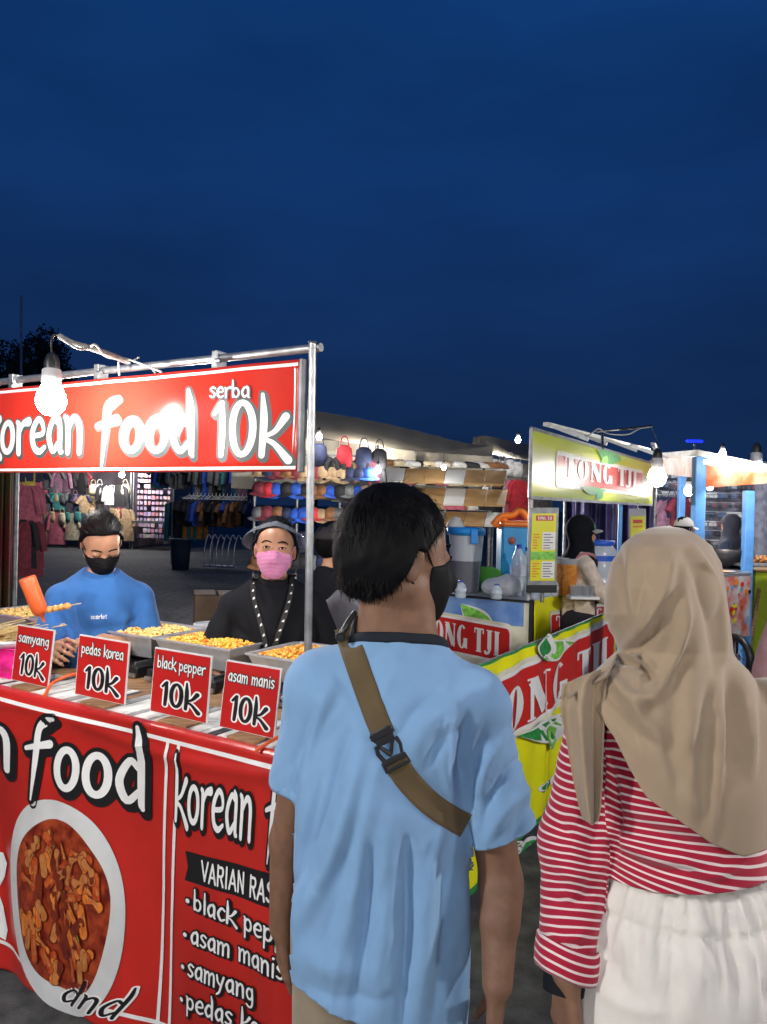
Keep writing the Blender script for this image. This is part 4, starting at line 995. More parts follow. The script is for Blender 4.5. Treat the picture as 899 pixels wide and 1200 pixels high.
M_BLKP = mat('black_plastic', (.015, .016, .018), rough=.4)
def kbox(b, s0, s1, t0, t1, z0, z1, mi=0, bev=0.0):
    Mx = Matrix((-KU, KV, Vector((0, 0, 1)))).transposed().to_4x4(); return b.box(K((s0 + s1) / 2, (t0 + t1) / 2, (z0 + z1) / 2), (abs(s1 - s0), abs(t1 - t0), abs(z1 - z0)), Mx, mi, bev=bev)
# ---- counter
S0, S1 = -.30, 2.15
ct = thing('food_counter', 'long stall counter wrapped in a red food banner with wooden slats on top', 'counter', K(.9, .4, 0))
b = B(); kbox(b, S0 + .02, S1, .03, .79, .955, .985); b.build('table_board', M_WOOD, ct)
for s_ in (S0 + .08, S1 - .08):
    for t_ in (.08, .76): b = B(); b.tube([K(s_, t_, 0), K(s_, t_, .955)], .018, n=8); b.build('leg', M_STEELD, ct)
rs = random.Random(11)
SLM = [mat('slat_white', (.62, .62, .58), rough=.6, var=.12, vscale=30), mat('slat_grey', (.28, .28, .28), rough=.6, var=.2, vscale=30), mat('slat_dark', (.03, .03, .035), rough=.5), mat('slat_brown', (.24, .13, .06), rough=.7, var=.2, vscale=20)]
s_ = S0 + .02
while s_ < S1:
    w_ = rs.choice([.018, .025, .035, .045]); b = B(); kbox(b, s_ + .0015, s_ + w_ - .0015, .012 + rs.uniform(0, .01), .26, .986, .991 + rs.uniform(0, .003), bev=.001)
    b.build('slat', rs.choices(SLM, [6, 2, 2, .8])[0], ct); s_ += w_
# ---- skirt banner
def skirt_t(s, z):
    q = (1 - z)
    return -.004 - .022 * math.sin(s * 7.5 + 1.2 + q * 1.4) * min(1, q * 2.2) - .010 * math.sin(s * 17 + 2 + q * 3) * min(1, q * 1.5) - .030 * q - .0022 * math.sin(s * 33 + q * 7) * min(1, q * 2) - .008 * math.exp(-((q - .06 - .02 * math.sin(s * 5)) / .02) ** 2)
def skirt(s, z, lift=0.0):
    return K(s, skirt_t(s, z) - .0012 - lift * 2.4, z)
SB = lambda s: .035 + .05 * math.sin(s * 2.1 + .3) ** 2
def skfn(u, w):
    s = lerp(S0, S1, u)
    if w < .08: q = w / .08; return K(s, lerp(.035, -.003, q), .993 + .004 * math.sin(q * 3.14))   # turned over the counter edge
    z = lerp(.993, SB(s), (w - .08) / .92); return K(s, skirt_t(s, z), z)
sk = thing('banner', 'red banner skirt hanging on the counter front with a printed dish and flavour list', 'banner', K(.9, -.02, .04))
grid_mesh('sheet', skfn, 260, 130, M_REDV, sk, thick=.0012)
def edge_pole():
    pass
def kline(name, pts, half, m=INK_W, lift=.0012):
    acc = ([], []); strip_flat(pts, half, skirt, lift, acc, sub=40); raw(name, acc[0], acc[1], m, sk)
kline('white_line', [(S0 + .01, .965), (S1, .965)], .006)
kline('white_line', [(S0 + .01, .15), (.5, .14), (1.2, .135), (S1, .15)], .006)
sA, sB_ = Kpx(199, 880)[0], Kpx(212, 880)[0]
kline('white_line', [(sA, .96), (sA + .015, .55), (sA + .02, .145)], .006); kline('white_line', [(sB_, .96), (sB_ + .015, .55), (sB_ + .02, .145)], .006)
def skirt_text(txt, p0, p1, font, xh, name='lettering', grow=.075, par=sk, ink=INK_W, out=INK_K, gap=.04, shadow=(.05, -.06), surf_fn=skirt, ws=1.0, frm=Kpx, slant=0.0):
    """baseline from pixel p0 to pixel p1 on the print surface; xh = height of a small letter in metres"""
    a, b_ = frm(*p0), frm(*p1); L = math.hypot(b_[0] - a[0], b_[1] - a[1]); dx, dz = (b_[0] - a[0]) / L, (b_[1] - a[1]) / L
    wu = text_width(txt, font, gap); kx = L / wu
    fm = lambda x, y, lf: surf_fn(a[0] + dx * x * kx, a[1] + dz * x * kx + y * xh, lf)
    if out is not None:
        acc = ([], []); text_mesh('', txt, font, fm, None, None, grow=grow, lift=.0016, gap=gap, acc=acc, wscale=ws, slant=slant)
        if shadow: text_mesh('', txt, font, fm, None, None, grow=grow, lift=.0014, dx=shadow[0], dy=shadow[1], gap=gap, acc=acc, wscale=ws, slant=slant)
        raw(name + '_outline', acc[0], acc[1], out, par)
    return text_mesh(name, txt, font, fm, ink, par, lift=.0022, gap=gap, wscale=ws, slant=slant)
def xh_of(px, y0, y1, frm=Kpx): return frm(px, y0)[1] - frm(px, y1)[1]
# 'korean food' big, its left part runs out of the frame
nR, fR = (22, 900), (33, 905)
skirt_text('food', (36, 911), (176, 945), BR, xh_of(120, 880, 930), grow=.10, ws=.98, shadow=(.08, -.09))
a0, a1 = Kpx(-18, 893), Kpx(22, 902); xh_ = xh_of(120, 880, 930); un = (a0[0] - a1[0]) / BR['n'][0]; Lk = text_width('korean', BR, .04) * un
def left_text(txt, right_px, L, xh, **kw):
    e = Kpx(*right_px); fm = (e[0] + L, e[1]); return e, fm
fm = lambda x, y, lf: skirt(a1[0] + Lk - x * un, a1[1] - .004 + y * xh_, lf)
acc = ([], []); text_mesh('', 'korean', BR, fm, None, None, grow=.10, lift=.0016, gap=.04, acc=acc); text_mesh('', 'korean', BR, fm, None, None, grow=.10, lift=.0014, dx=.08, dy=-.09, gap=.04, acc=acc); raw('lettering_outline', acc[0], acc[1], INK_K, sk)
text_mesh('lettering', 'korean', BR, fm, INK_W, sk, lift=.0022, gap=.04, wscale=.98)
# right panel
skirt_text('korean food', (208, 958), (398, 1003), BR, xh_of(260, 922, 968), grow=.10, ws=.95)
q0, q1, q2, q3 = Kpx(221, 995), Kpx(420, 1036), Kpx(420, 1078), Kpx(222, 1030)
grid_mesh('flavour_ribbon', lambda u, w: skirt(lerp(q0[0], q1[0], u) - (.012 * (1 - abs(2 * w - 1)) * max(0, 1 - u * 12)), lerp(lerp(q0[1], q1[1], u), lerp(q3[1], q2[1], u), w), .0013), 60, 8, INK_K, sk)
skirt_text('VARIAN RASA', (242, 1028), (344, 1053), CP, xh_of(280, 1013, 1036), out=None, gap=.06, ws=.95)
for txt, x0, y0, x1, y1 in (('*black pepper', 221, 1057, 377, 1105), ('*asam manis', 219, 1096, 350, 1134), ('*samyang', 217, 1133, 310, 1164), ('*pedas korea', 215, 1171, 355, 1214), ('*original', 213, 1213, 300, 1240)):
    if 'original' in txt: txt = '*pepper'
    skirt_text(txt, (x0, y0 + 2), (x1, y1 + 2), BR, .034, grow=.13, ws=1.02, shadow=(.1, -.1))
# printed dish
dc = Kpx(84, 1052); dR_ = [Kpx(15, 1040)[0] - dc[0], dc[0] - Kpx(153, 1072)[0]]; dT, dB = Kpx(82, 937)[1] - dc[1], dc[1] - Kpx(82, 1172)[1]
def dish_pt(a, k=1.0):
    c, s = math.cos(a), math.sin(a); cc = math.copysign(abs(c) ** .86, c); ss = math.copysign(abs(s) ** .9, s)
    return (dc[0] - cc * (dR_[1] if c > 0 else dR_[0]) * k + .008 * math.sin(a) * k, dc[1] + ss * (dT if s > 0 else dB) * k)
M_DISH = mat('print_dish', (.60, .61, .60), rough=.35, var=.10, vscale=6)
M_SAUCE = mat('print_sauce', (.13, .010, .005), rough=.35, col2=(.36, .055, .015), vscale=28, detail=8)
CK = [mat('print_cake_%s' % n, c, rough=.35, col2=c2, vscale=40) for n, c, c2 in (('orange', (.55, .11, .015), (.66, .22, .04)), ('red', (.34, .035, .01), (.50, .10, .02)), ('amber', (.38, .12, .03), (.50, .20, .06)), ('dark', (.12, .015, .008), (.2, .03, .01)), ('leek', (.05, .12, .02), (.2, .3, .05)))]
pd = B()
acc = ([], []); poly_flat([dish_pt(R(a), 1.0) for a in range(0, 360, 5)], skirt, .0013, acc, cx=dc, rings=16); raw('printed_dish', acc[0], acc[1], M_DISH, sk)
acc = ([], []); poly_flat([dish_pt(R(a), .80 + .02 * math.sin(R(a * 5))) for a in range(0, 360, 5)], skirt, .0016, acc, cx=dc, rings=14); raw('printed_sauce', acc[0], acc[1], M_SAUCE, sk)
accs = [([], []) for _ in CK]; rs = random.Random(3)
for i in range(85):
    a, k = rs.uniform(0, 6.28), math.sqrt(rs.uniform(0, 1)) * .68; c = dish_pt(a, k); an = rs.gauss(1.5, .7); L = rs.uniform(.014, .034); w = rs.uniform(.012, .018); m_i = rs.choices(range(5), [5, 5, 3, 1, 2])[0]
    if m_i == 4: L, w = .008, .003
    lf = .0034 + i * .000008
    for gi, (gw, mi_, dl) in enumerate(((w + .0022, 3, 0), (w, m_i, .000003), (w * .35, 2 if m_i in (0, 1) else m_i, .000005))):
        pts = []
        for q in range(12):
            t = 6.2832 * q / 12; x = math.cos(t) * gw + (L if math.cos(t) > 0 else -L) * (1 if gi < 2 else .6); y = math.sin(t) * gw + (0 if gi < 2 else w * .3)
            pts.append((c[0] + x * math.cos(an) - y * math.sin(an), c[1] + x * math.sin(an) + y * math.cos(an)))
        poly_flat(pts, skirt, lf + dl, accs[mi_])
for (v_, f_), m_ in zip(accs, CK):
    if v_: raw('printed_rice_cakes', v_, f_, m_, sk)['kind'] = 'stuff'
skirt_text('dnd', (84, 1162), (152, 1184), BR, xh_of(110, 1157, 1176), ink=INK_K, out=INK_W, grow=.09, shadow=None, slant=.45, ws=.8)
# white shape of a second print at the left rim
acc = ([], []); q = [Kpx(-30, 990), Kpx(2, 1000), Kpx(8, 1012), Kpx(4, 1028), Kpx(-4, 1040), Kpx(3, 1062), Kpx(9, 1090), Kpx(7, 1102), Kpx(-30, 1070)]
poly_flat(q, skirt, .0013, acc, rings=3); raw('printed_chopstick_shape', acc[0], acc[1], INK_W, sk)
# ---- posts, rail and sign
fr = thing('pipe_stand', 'galvanised pipe frame standing at the red food counter', 'pipe frame', K(-.015, .12, 0))
b = B(); b.tube([K(-.03, .135, 0), K(-.022, .135, 1.1), K(-.012, .135, 2.098)], .0108, n=14); b.build('post', M_STEEL, fr)
b = B(); b.box(K(-.012, .135, 2.100), (.024, .024, .006), bev=.003); b.build('post_cap', M_STEELD, fr)
b = B(); b.tube([K(2.1, .135, 0), K(2.1, .135, 2.105)], .0135, n=12); b.build('post', M_STEEL, fr)
b = B(); b.tube([K(-.03, .150, 2.088), K(2.12, .150, 2.088)], .0125, n=12); b.build('top_rail', M_STEEL, fr)
for px in (119, 257, 19):
    s_ = Kpx(px, 425, .15)[0]; b = B(); kbox(b, s_ - .012, s_ + .012, .128, .171, 2.045, 2.108, bev=.002); b.tube([K(s_ - .012, .125, 2.075), K(s_ - .030, .125, 2.075)], .008, n=8); b.build('clamp', M_STEEL, fr)
    
sg = thing('stall_sign', 'long red vinyl sign lettered in white, hung from the pipe frame', 'sign', K(.7, .11, 1.74))
SG1 = 1.95
def sgn(s, z, lift=0.0): return K(s, .105 + .0025 * math.sin(s * 9 + z * 20) + .0018 * math.sin(s * 23) - lift, z)
o = grid_mesh('sheet', lambda u, w: sgn(lerp(.008, SG1, u), lerp(1.742, 2.050, w)), 90, 12, mat('red_sign_vinyl', (.52, .030, .018), rough=.17, var=.10, vscale=2.5, bump=.08, bscale=14), sg)
md = o.modifiers.new('t', 'SOLIDIFY'); md.thickness = .002; md.offset = 0
b = B(); kbox(b, -.002, .010, .104, .128, 1.74, 2.052, bev=.002); b.build('edge_bar', M_STEELD, sg)
b = B(); kbox(b, .01, SG1, .109, .122, 1.742, 1.752); b.build('backing_bar', M_STEELD, sg); b = B(); kbox(b, .01, SG1, .109, .122, 2.038, 2.048); b.build('backing_bar', M_STEELD, sg)
def kline2(z, half):
    acc = ([], []); strip_flat([(.012, z), (SG1, z)], half, sgn, .0022, acc, sub=60); raw('white_line', acc[0], acc[1], INK_W, sg)
kline2(2.037, .0045); kline2(1.752, .0045)
GRY = mat('print_grey_outline', (.07, .08, .08), rough=.35)
kp2 = lambda x, y: Kpx(x, y, .105)
skirt_text('food', (112, 530), (232, 530), BR, xh_of(170, 489, 529, kp2), par=sg, surf_fn=sgn, frm=kp2, out=GRY, grow=.06, ws=1.0)
skirt_text('10k', (250, 533), (337, 534), BR, xh_of(290, 492, 533, kp2), par=sg, surf_fn=sgn, frm=kp2, out=GRY, grow=.07, gap=.02)
skirt_text('serba', (247, 466), (295, 466), BR, xh_of(270, 454, 466, kp2), par=sg, surf_fn=lambda a, z, lf=0.0: sgn(a, z, lf + .002), frm=kp2, out=GRY, grow=.07, gap=.03)
eR = kp2(98, 529); un2 = (kp2(75.5, 529)[0] - eR[0]) / (BR['n'][0] + .04); xh2 = xh_of(80, 489, 529, kp2); Lk2 = text_width('korean', BR, .04) * un2
fm = lambda x, y, lf: sgn(eR[0] + Lk2 - x * un2, eR[1] + y * xh2, lf)
acc = ([], []); text_mesh('', 'korean', BR, fm, None, None, grow=.06, lift=.0016, gap=.04, acc=acc); text_mesh('', 'korean', BR, fm, None, None, grow=.06, lift=.0014, dx=.05, dy=-.06, gap=.04, acc=acc); raw('lettering_outline', acc[0], acc[1], GRY, sg)
text_mesh('lettering', 'korean', BR, fm, INK_W, sg, lift=.0022, gap=.04, wscale=1.1)
# ---- price cards
def price_card(px4, word, label):
    (x0, y0), (x1, y1), (x2, y2), (x3, y3) = px4       # TL TR BR BL
    t0 = .09; a, b_ = Kpx(x3, y3, t0), Kpx(x2, y2, t0); top = Kpx(x1, y1, t0); sL, sR_ = a[0], b_[0]; z0, z1 = 1.0, 1.0 + (Kpx((x0 + x1) / 2, (y0 + y1) / 2, t0)[1] - Kpx((x3 + x2) / 2, (y3 + y2) / 2, t0)[1])
    th = thing('price_card', label, 'price sign', K((sL + sR_) / 2, t0, .99), group='red price cards along the counter')
    lean = rs.uniform(.01, .03)
    def fm0(s, z, lift=0.0): return K(s, t0 + (z - z0) * lean / (z1 - z0) - lift, z)
    bb = B(); v_ = [fm0(sL, z0, .002), fm0(sR_, z0, .002), fm0(sR_ - .002, z1, .002), fm0(sL - .002, z1, .002)]; w_ = [p + KV * .004 for p in v_]
    bb.add(v_ + w_, [(0, 1, 2, 3), (7, 6, 5, 4), (0, 4, 5, 1), (1, 5, 6, 2), (2, 6, 7, 3), (3, 7, 4, 0)]); bb.build('white_board', mat('card_white', (.6, .6, .6), rough=.4), th)
    e = .004; bb = B(); v_ = [fm0(sL - e, z0 + e * .4, .0028), fm0(sR_ + e, z0 + e * .4, .0028), fm0(sR_ + e, z1 - e, .0028), fm0(sL - e, z1 - e, .0028)]
    bb.add(v_, [(0, 1, 2, 3)]); bb.build('red_face', M_REDS, th)
    W_ = sL - sR_; H = z1 - z0
    def line(txt, cxf, wf, zf, xh, ink, out, grow, ws=1.0, slope=0.0, gap=.02):
        wu = text_width(txt, BR, gap); k = W_ * wf / wu; s_start = sL - W_ * (cxf - wf / 2)
        fm_ = lambda x, y, lf: fm0(s_start - x * k, z0 + H * zf + y * xh + slope * x * k, lf + .0028)
        acc = ([], []); text_mesh('', txt, BR, fm_, None, None, grow=grow, lift=.0006, gap=gap, acc=acc, wscale=ws); raw('lettering_outline', acc[0], acc[1], out, th)
        text_mesh('lettering', txt, BR, fm_, ink, th, lift=.0012, gap=gap, wscale=ws)
    line(word, .50, .84, .70, H * .115, INK_W, INK_K, .12)
    line('10k', .52, .64, .15, H * .225, INK_K, INK_W, .10, ws=1.15)
    bb = B(); kbox(bb, sR_ + W_ * .12, sR_ + W_ * .62, t0 - .055, t0 + .03, .991, 1.0, bev=.002); bb.build('wooden_base', M_WOOD, th)
price_card([(18, 727), (64, 737), (57, 803), (14, 790)], 'samyang', 'red price card lettered samyang 10k, leftmost on the counter')
price_card([(98, 741), (158, 752), (147, 821), (88, 811)], 'pedas korea', 'red price card lettered pedas korea 10k beside an orange hose')
price_card([(180, 758), (247, 770), (243, 846), (176, 833)], 'black pepper', 'red price card lettered black pepper 10k on the counter')
price_card([(262, 775), (333, 787), (322, 867), (257, 850)], 'asam manis', 'red price card lettered asam manis 10k beside the pipe post')
# ---- warming trays
def food_tray(sL, sR_, t0, t1, label, seed, cols, k=0):
    th = thing('food_tray', label, 'food tray', K((sL + sR_) / 2, (t0 + t1) / 2, .991), group='steel trays of saucy snacks')
    z1 = 1.135; b = B(); e = .012
    def ring(s0, s1, a0, a1, z): return [K(s0, a0, z), K(s1, a0, z), K(s1, a1, z), K(s0, a1, z)]
    rg = [ring(sL - .03, sR_ + .03, t0 + .03, t1 - .03, 1.05), ring(sL, sR_, t0, t1, z1), ring(sL + e, sR_ - e, t0 - e, t1 + e, z1 + .001), ring(sL + e, sR_ - e, t0 - e, t1 + e, z1 - .006), ring(sL + .004, sR_ - .004, t0 - .004, t1 + .004, z1 - .006), ring(sL - .026, sR_ + .026, t0 + .026, t1 - .026, 1.046)]
    v_ = [p for r_ in rg for p in r_]; f_ = [(i * 4 + k_, i * 4 + (k_ + 1) % 4, (i + 1) * 4 + (k_ + 1) % 4, (i + 1) * 4 + k_) for i in range(5) for k_ in range(4)] + [(0, 1, 2, 3), (20, 21, 22, 23)]
    b.add(v_, f_); b.build('pan', M_TRAY, th)
    # heap of coated pieces
    r_ = random.Random(seed); W_, D_ = sL - sR_ - .02, t1 - t0 - .02
    hf = lambda x, y: (1 - (2 * x - 1) ** 4) * (1 - (2 * y - 1) ** 4) * .017
    grid_mesh('sauce', lambda u, w: K(sR_ + .010 + W_ * u, t0 + .010 + D_ * w, 1.118 + hf(u, w) * .8 + .003 * math.sin(u * 40) * math.sin(w * 31)), 24, 18, mat('sauce_' + cols[0], cols[1], rough=.15, col2=cols[2], vscale=45, bump=.5, bscale=120), th)
    bm_ = [B(), B(), B()]
    for i in range(800):
        x, y = r_.random(), r_.random(); c = K(sR_ + .014 + (W_ - .008) * x, t0 + .014 + (D_ - .008) * y, 1.121 + hf(x, y) * .8 + r_.uniform(-.001, .006)); L = r_.uniform(.005, .013); rr = r_.uniform(.0028, .0052); a = r_.uniform(0, 6.28); d = Vector((math.cos(a), math.sin(a), r_.uniform(-.3, .3))) * L
        bm_[r_.choices((0, 1, 2), (6, 2, 1.4))[0]].tube([c - d, c - d * .7, c + d * .2 + Vector((0, 0, .002)), c + d * .8, c + d], [rr * .3, rr, rr * 1.1, rr * .9, rr * .3], n=6)
    for b_, nm, c_a, c_b in zip(bm_, ('snack_pieces', 'cheese_pieces', 'red_pieces'), (cols[1], cols[3], cols[4]), (cols[3], (.82, .56, .14), (.62, .14, .03))):
        o = b_.build(nm, mat(nm + cols[0], c_a, rough=.3, col2=c_b, vscale=60), th); o['kind'] = 'stuff'
YEL = ('yellow', (.72, .34, .02), (.80, .46, .04), (.84, .54, .08), (.75, .24, .03)); ORG = ('orange', (.68, .24, .015), (.76, .36, .03), (.82, .48, .08), (.68, .16, .02)); PAL = ('pale', (.80, .54, .12), (.85, .64, .20), (.88, .72, .32), (.74, .34, .06))
food_tray(1.69, 1.32, .46, .74, 'steel tray of orange snacks below the person in blue', 1, ORG)
food_tray(1.30, .955, .46, .74, 'steel tray of pale cheesy snacks, second along the counter', 2, PAL)
food_tray(.925, .56, .46, .74, 'steel tray of bright yellow snacks, third along the counter', 3, YEL)
food_tray(.46, .11, .45, .73, 'steel tray of reddish snacks against the pipe post', 4, ORG)
food_tray(2.06, 1.74, .46, .74, 'steel tray of snacks behind the skewers', 5, PAL)
# stove boxes under the trays
for i, (a_, c__) in enumerate(((1.70, 1.32), (1.30, .955), (.925, .56), (.46, .11))):
    st = thing('gas_stove', ['black gas stove below the orange snack tray', 'black gas stove below the pale snack tray', 'black gas stove below the yellow snack tray', 'black gas stove below the tray at the pipe post'][i], 'stove', K((a_ + c__) / 2, .6, .985), group='gas stoves under the trays')
    b = B(); kbox(b, c__ + .01, a_ - .01, .40, .80, .988, 1.028, bev=.005); b.build('body', M_BLKP, st)
    b = B(); kbox(b, c__ + .012, a_ - .012, .392, .399, .990, 1.004); b.build('front_trim', M_STEEL, st)
    b = B(); m_ = (a_ + c__) / 2; Mx = Matrix((-KU, Vector((0, 0, 1)), -KV)).transposed()
    b.lathe([(.0, .012), (.014, .012), (.016, .0)], c=K(m_ + .05, .399, 1.016), n=14, M=Mx); b.build('knob', M_STEELD, st)
    b = B(); b.lathe([(.0, .0025), (.020, .0025), (.021, .0)], c=K(m_ - .03, .399, 1.016), n=16, M=Mx, sx=1.3, sy=.55); b.build('blue_badge', mat('badge_blue', (.03, .10, .40), rough=.3, col2=(.6, .6, .65), vscale=60), st)
    for q in range(2):
        b = B(); s__ = lerp(c__ + .04, a_ - .04, q); b.obox(K(s__, .42, 1.034), K(s__, .78, 1.034), .008, .012); b.build('pan_support', M_STEELD, st)
hs = thing('gas_hose', 'orange gas hose curving over the counter edge by the pedas korea card', 'hose', K(.92, .1, .99))
def zt(px, py, z): s, t = Kz(px, py, z); return K(s, t, z)
b = B(); b.tube(crom([zt(52, 816, 1.0), zt(60, 802, 1.01), zt(72, 795, 1.03), zt(88, 790, 1.035), zt(110, 790, 1.02), zt(130, 795, 1.005)], 6), .0055, n=10); b.build('hose', mat('orange_rubber', (.70, .10, .02), rough=.45), hs)
prop(hs, cat='hose')
h2 = thing('gas_hose', 'short orange gas hose end behind the asam manis card', 'hose', K(.1, .1, .99)); b = B(); b.tube(crom([zt(300, 880, 1.0), zt(315, 870, 1.006), zt(330, 862, 1.01)], 5), .005, n=8); b.build('hose', MATS['orange_rubber'], h2)
# cups by the third tray
def stack_cup(c, r, h, label, lid=False):
    th = thing('plastic_cups', label, 'cups', c); b = B()
    for i in range(4): b.lathe([(r * .78, .002 + i * .012), (r, h - .02 + i * .009), (r * 1.05, h - .016 + i * .009), (r * 1.05, h - .012 + i * .009)], c=c, n=22)
    b.lathe([(0, .001), (r * .78, .001)], c=c, n=22); b.build('cup', M_CLEARP, th)
M_CLEARP = mat('clear_plastic', (.78, .84, .88), rough=.18, trans=.35, alpha=.55, ior=1.2)
cp = zt(270, 745, 1.03); cp2 = K(*(lambda q: (q[0], .82))(Kpx(277, 746, .82)), .985)
def counter_pt(px, t): return K(Kpx(px, 760, t)[0], t, .986)
stack_cup(counter_pt(273, .80) + Vector((0, 0, .0)), .040, .165, 'stack of clear plastic cups standing behind the yellow tray')
b = B(); c = counter_pt(246, .83); b.lathe([(.0, .13), (.070, .13), (.072, .150), (.066, .153), (.03, .158), (0, .158)], c=c, n=26); b.lathe([(.05, 0), (.065, .13)], c=c, n=24)
th = thing('plastic_bowls', 'pile of flat clear plastic lids and bowls beside the cup stack', 'bowls', c); b.build('bowl', M_CLEARP, th)
# skewers on a tray with pink cloth at the left end
tk = thing('skewer_tray', 'oval tray heaped with bamboo skewers over a pink cloth', 'tray', K(1.95, .25, .99))
def sk_o(b):
    pass
cS, cT = Kz(2, 742, 1.12)
b = B(); Mx = Matrix((-KU, KV, Vector((0, 0, 1)))).transposed(); b.lathe([(.0, .0), (.16, .0), (.20, .035), (.205, .036), (.162, -.004), (0, -.004)], c=K(cS, cT, 1.085), n=36, M=Mx, sx=1.1, sy=.8); b.build('tray', M_TRAY, tk)
M_BAM = mat('bamboo', (.62, .45, .20), rough=.6, var=.15, vscale=30); M_SNK = mat('skewered_snack', (.62, .42, .14), rough=.5, col2=(.72, .60, .34), vscale=60)
r_ = random.Random(9)
for i in range(46):
    a = r_.gauss(.35, .22); c = K(cS + r_.uniform(-.10, .10), cT + r_.uniform(-.09, .09), 1.095 + (i // 10) * .010); d = (KU * -math.cos(a) + KV * math.sin(a) + Vector((0, 0, .25))).normalized()
    b = B(); b.tube([c - d * .12, c + d * .15], .0018, n=6); o = b.build('skewer_stick', M_BAM, tk)
    b = B(); b.tube([c - d * (.11 - q * .016) for q in range(8)], [.004, .0085, .006, .009, .006, .0088, .007, .003], n=7); b.build('skewered_snack', M_SNK, tk)
b = B()
def pk(u, w):
    s = lerp(1.27, 2.12, u); z = lerp(1.085, .992, w); return K(s, .13 - .02 * w - .010 * math.sin(u * 26) * w + .012 * math.sin(w * 9 + u * 3), z)
pc = thing('pink_cloth', 'bright pink plastic cloth bunched under the skewer tray', 'cloth', K(1.8, .15, .99))
PKM = mat('pink_plastic', (.75, .015, .22), rough=.4, var=.2, vscale=20, bump=.5, bscale=30)
grid_mesh('cloth_front', pk, 50, 14, PKM, pc, thick=.002)
grid_mesh('cloth_top', lambda u, w: K(lerp(1.27, 2.12, u), lerp(.13, .42, w), 1.085 + .006 * math.sin(u * 20 + w * 9)), 40, 10, PKM, pc, thick=.002)
# ---- hanging bulb with its cable
M_BULB = mat('lit_bulb', (1, 1, 1), emit=1.0)
def bulb(name, c, r, label, watts, wire_pts, sock=True, group='bare bulbs hanging over the stalls', tint=(1.0, .955, .90)):
    th = thing(name, label, 'light bulb', c, group=group)
    b = B(); b.lathe([(.001, -r * 1.0), (r * .45, -r * .92), (r * .85, -r * .52), (r, 0), (r * .93, r * .4), (r * .74, r * .8), (r * .62, r * 1.05)], c=c, n=28)
    mk = 'lit_bulb_%.1f' % watts; mm = MATS.get(mk)
    if mm is None:
        area = 4 * math.pi * r * r; mm = mat(mk, (.9, .9, .9), emit=watts / (area * math.pi), emitc=tint)
    b.build('glass', mm, th)
    b = B(); b.lathe([(r * .62, r * 1.02), (r * .66, r * 1.5), (r * .62, r * 2.1), (r * .50, r * 2.2)], c=c, n=20); b.build('bulb_neck', mat('bulb_neck_white', (.5, .5, .5), rough=.4), th)
    b = B(); b.lathe([(r * .5, r * 2.1), (r * .52, r * 2.6), (r * .36, r * 3.1), (r * .14, r * 3.3), (.001, r * 3.3)], c=c, n=20); b.build('socket', M_BLKP, th)
    if wire_pts: b = B(); b.tube(crom([c + Vector((0, 0, r * 3.2))] + wire_pts, 6), .0035, n=8); b.build('wire', M_BLKP, th)
    return th
def tp(px, py, t): s, z = Kpx(px, py, t); return K(s, t, z)
bc = tp(60, 470, -.13)
bulb('hanging_bulb', bc, .044, 'lit bulb hanging in front of the red sign over the counter', 17, [tp(60, 402, -.13), tp(63, 393, -.13), tp(73, 394, -.12)])
bulb('hanging_bulb', K(.75, .50, 1.93), .035, 'assumed lit bulb inside the red stall hidden behind its sign', 11, [K(.75, .50, 2.09)])  # unseen bulb, assumed from the well lit faces and trays
bulb('hanging_bulb', K(1.5, .50, 1.93), .035, 'second assumed lit bulb inside the red stall, unseen behind its sign', 9, [K(1.5, .50, 2.09)])  # another unseen bulb, added to light the vendors and food
ca = thing('sign_light_arm', 'taped cable arm reaching from the pipe rail to the bulb at the red sign', 'cable', tp(185, 437, .10))
b = B(); b.tube(crom([tp(70, 394, -.125), tp(85, 402, -.11), tp(110, 409, -.05), tp(140, 420, .05), tp(150, 424, .10)], 6), .0095, n=10); b.build('arm', mat('taped_cable', (.20, .195, .18), rough=.6, var=.25, vscale=60), ca)
b = B(); b.tube(crom([tp(72, 396, -.13), tp(90, 408, -.12), tp(103, 408, -.07), tp(112, 404, -.06), tp(125, 418, .0), tp(150, 421, .08), tp(175, 430, .10), tp(190, 436, .10)], 6), .004, n=8); b.build('white_cable', mat('white_cable', (.26, .26, .25), rough=.5), ca)
b = B(); b.tube(crom([tp(155, 423, .10), tp(163, 419, .10)], 2), .003, n=6); b.tube([tp(139, 424, .09), tp(140, 440, .10)], .004, n=6); b.tube([tp(175, 428, .10), tp(182, 437, .10)], .003, n=6); b.build('cable_tie', MATS['white_cable'], ca)
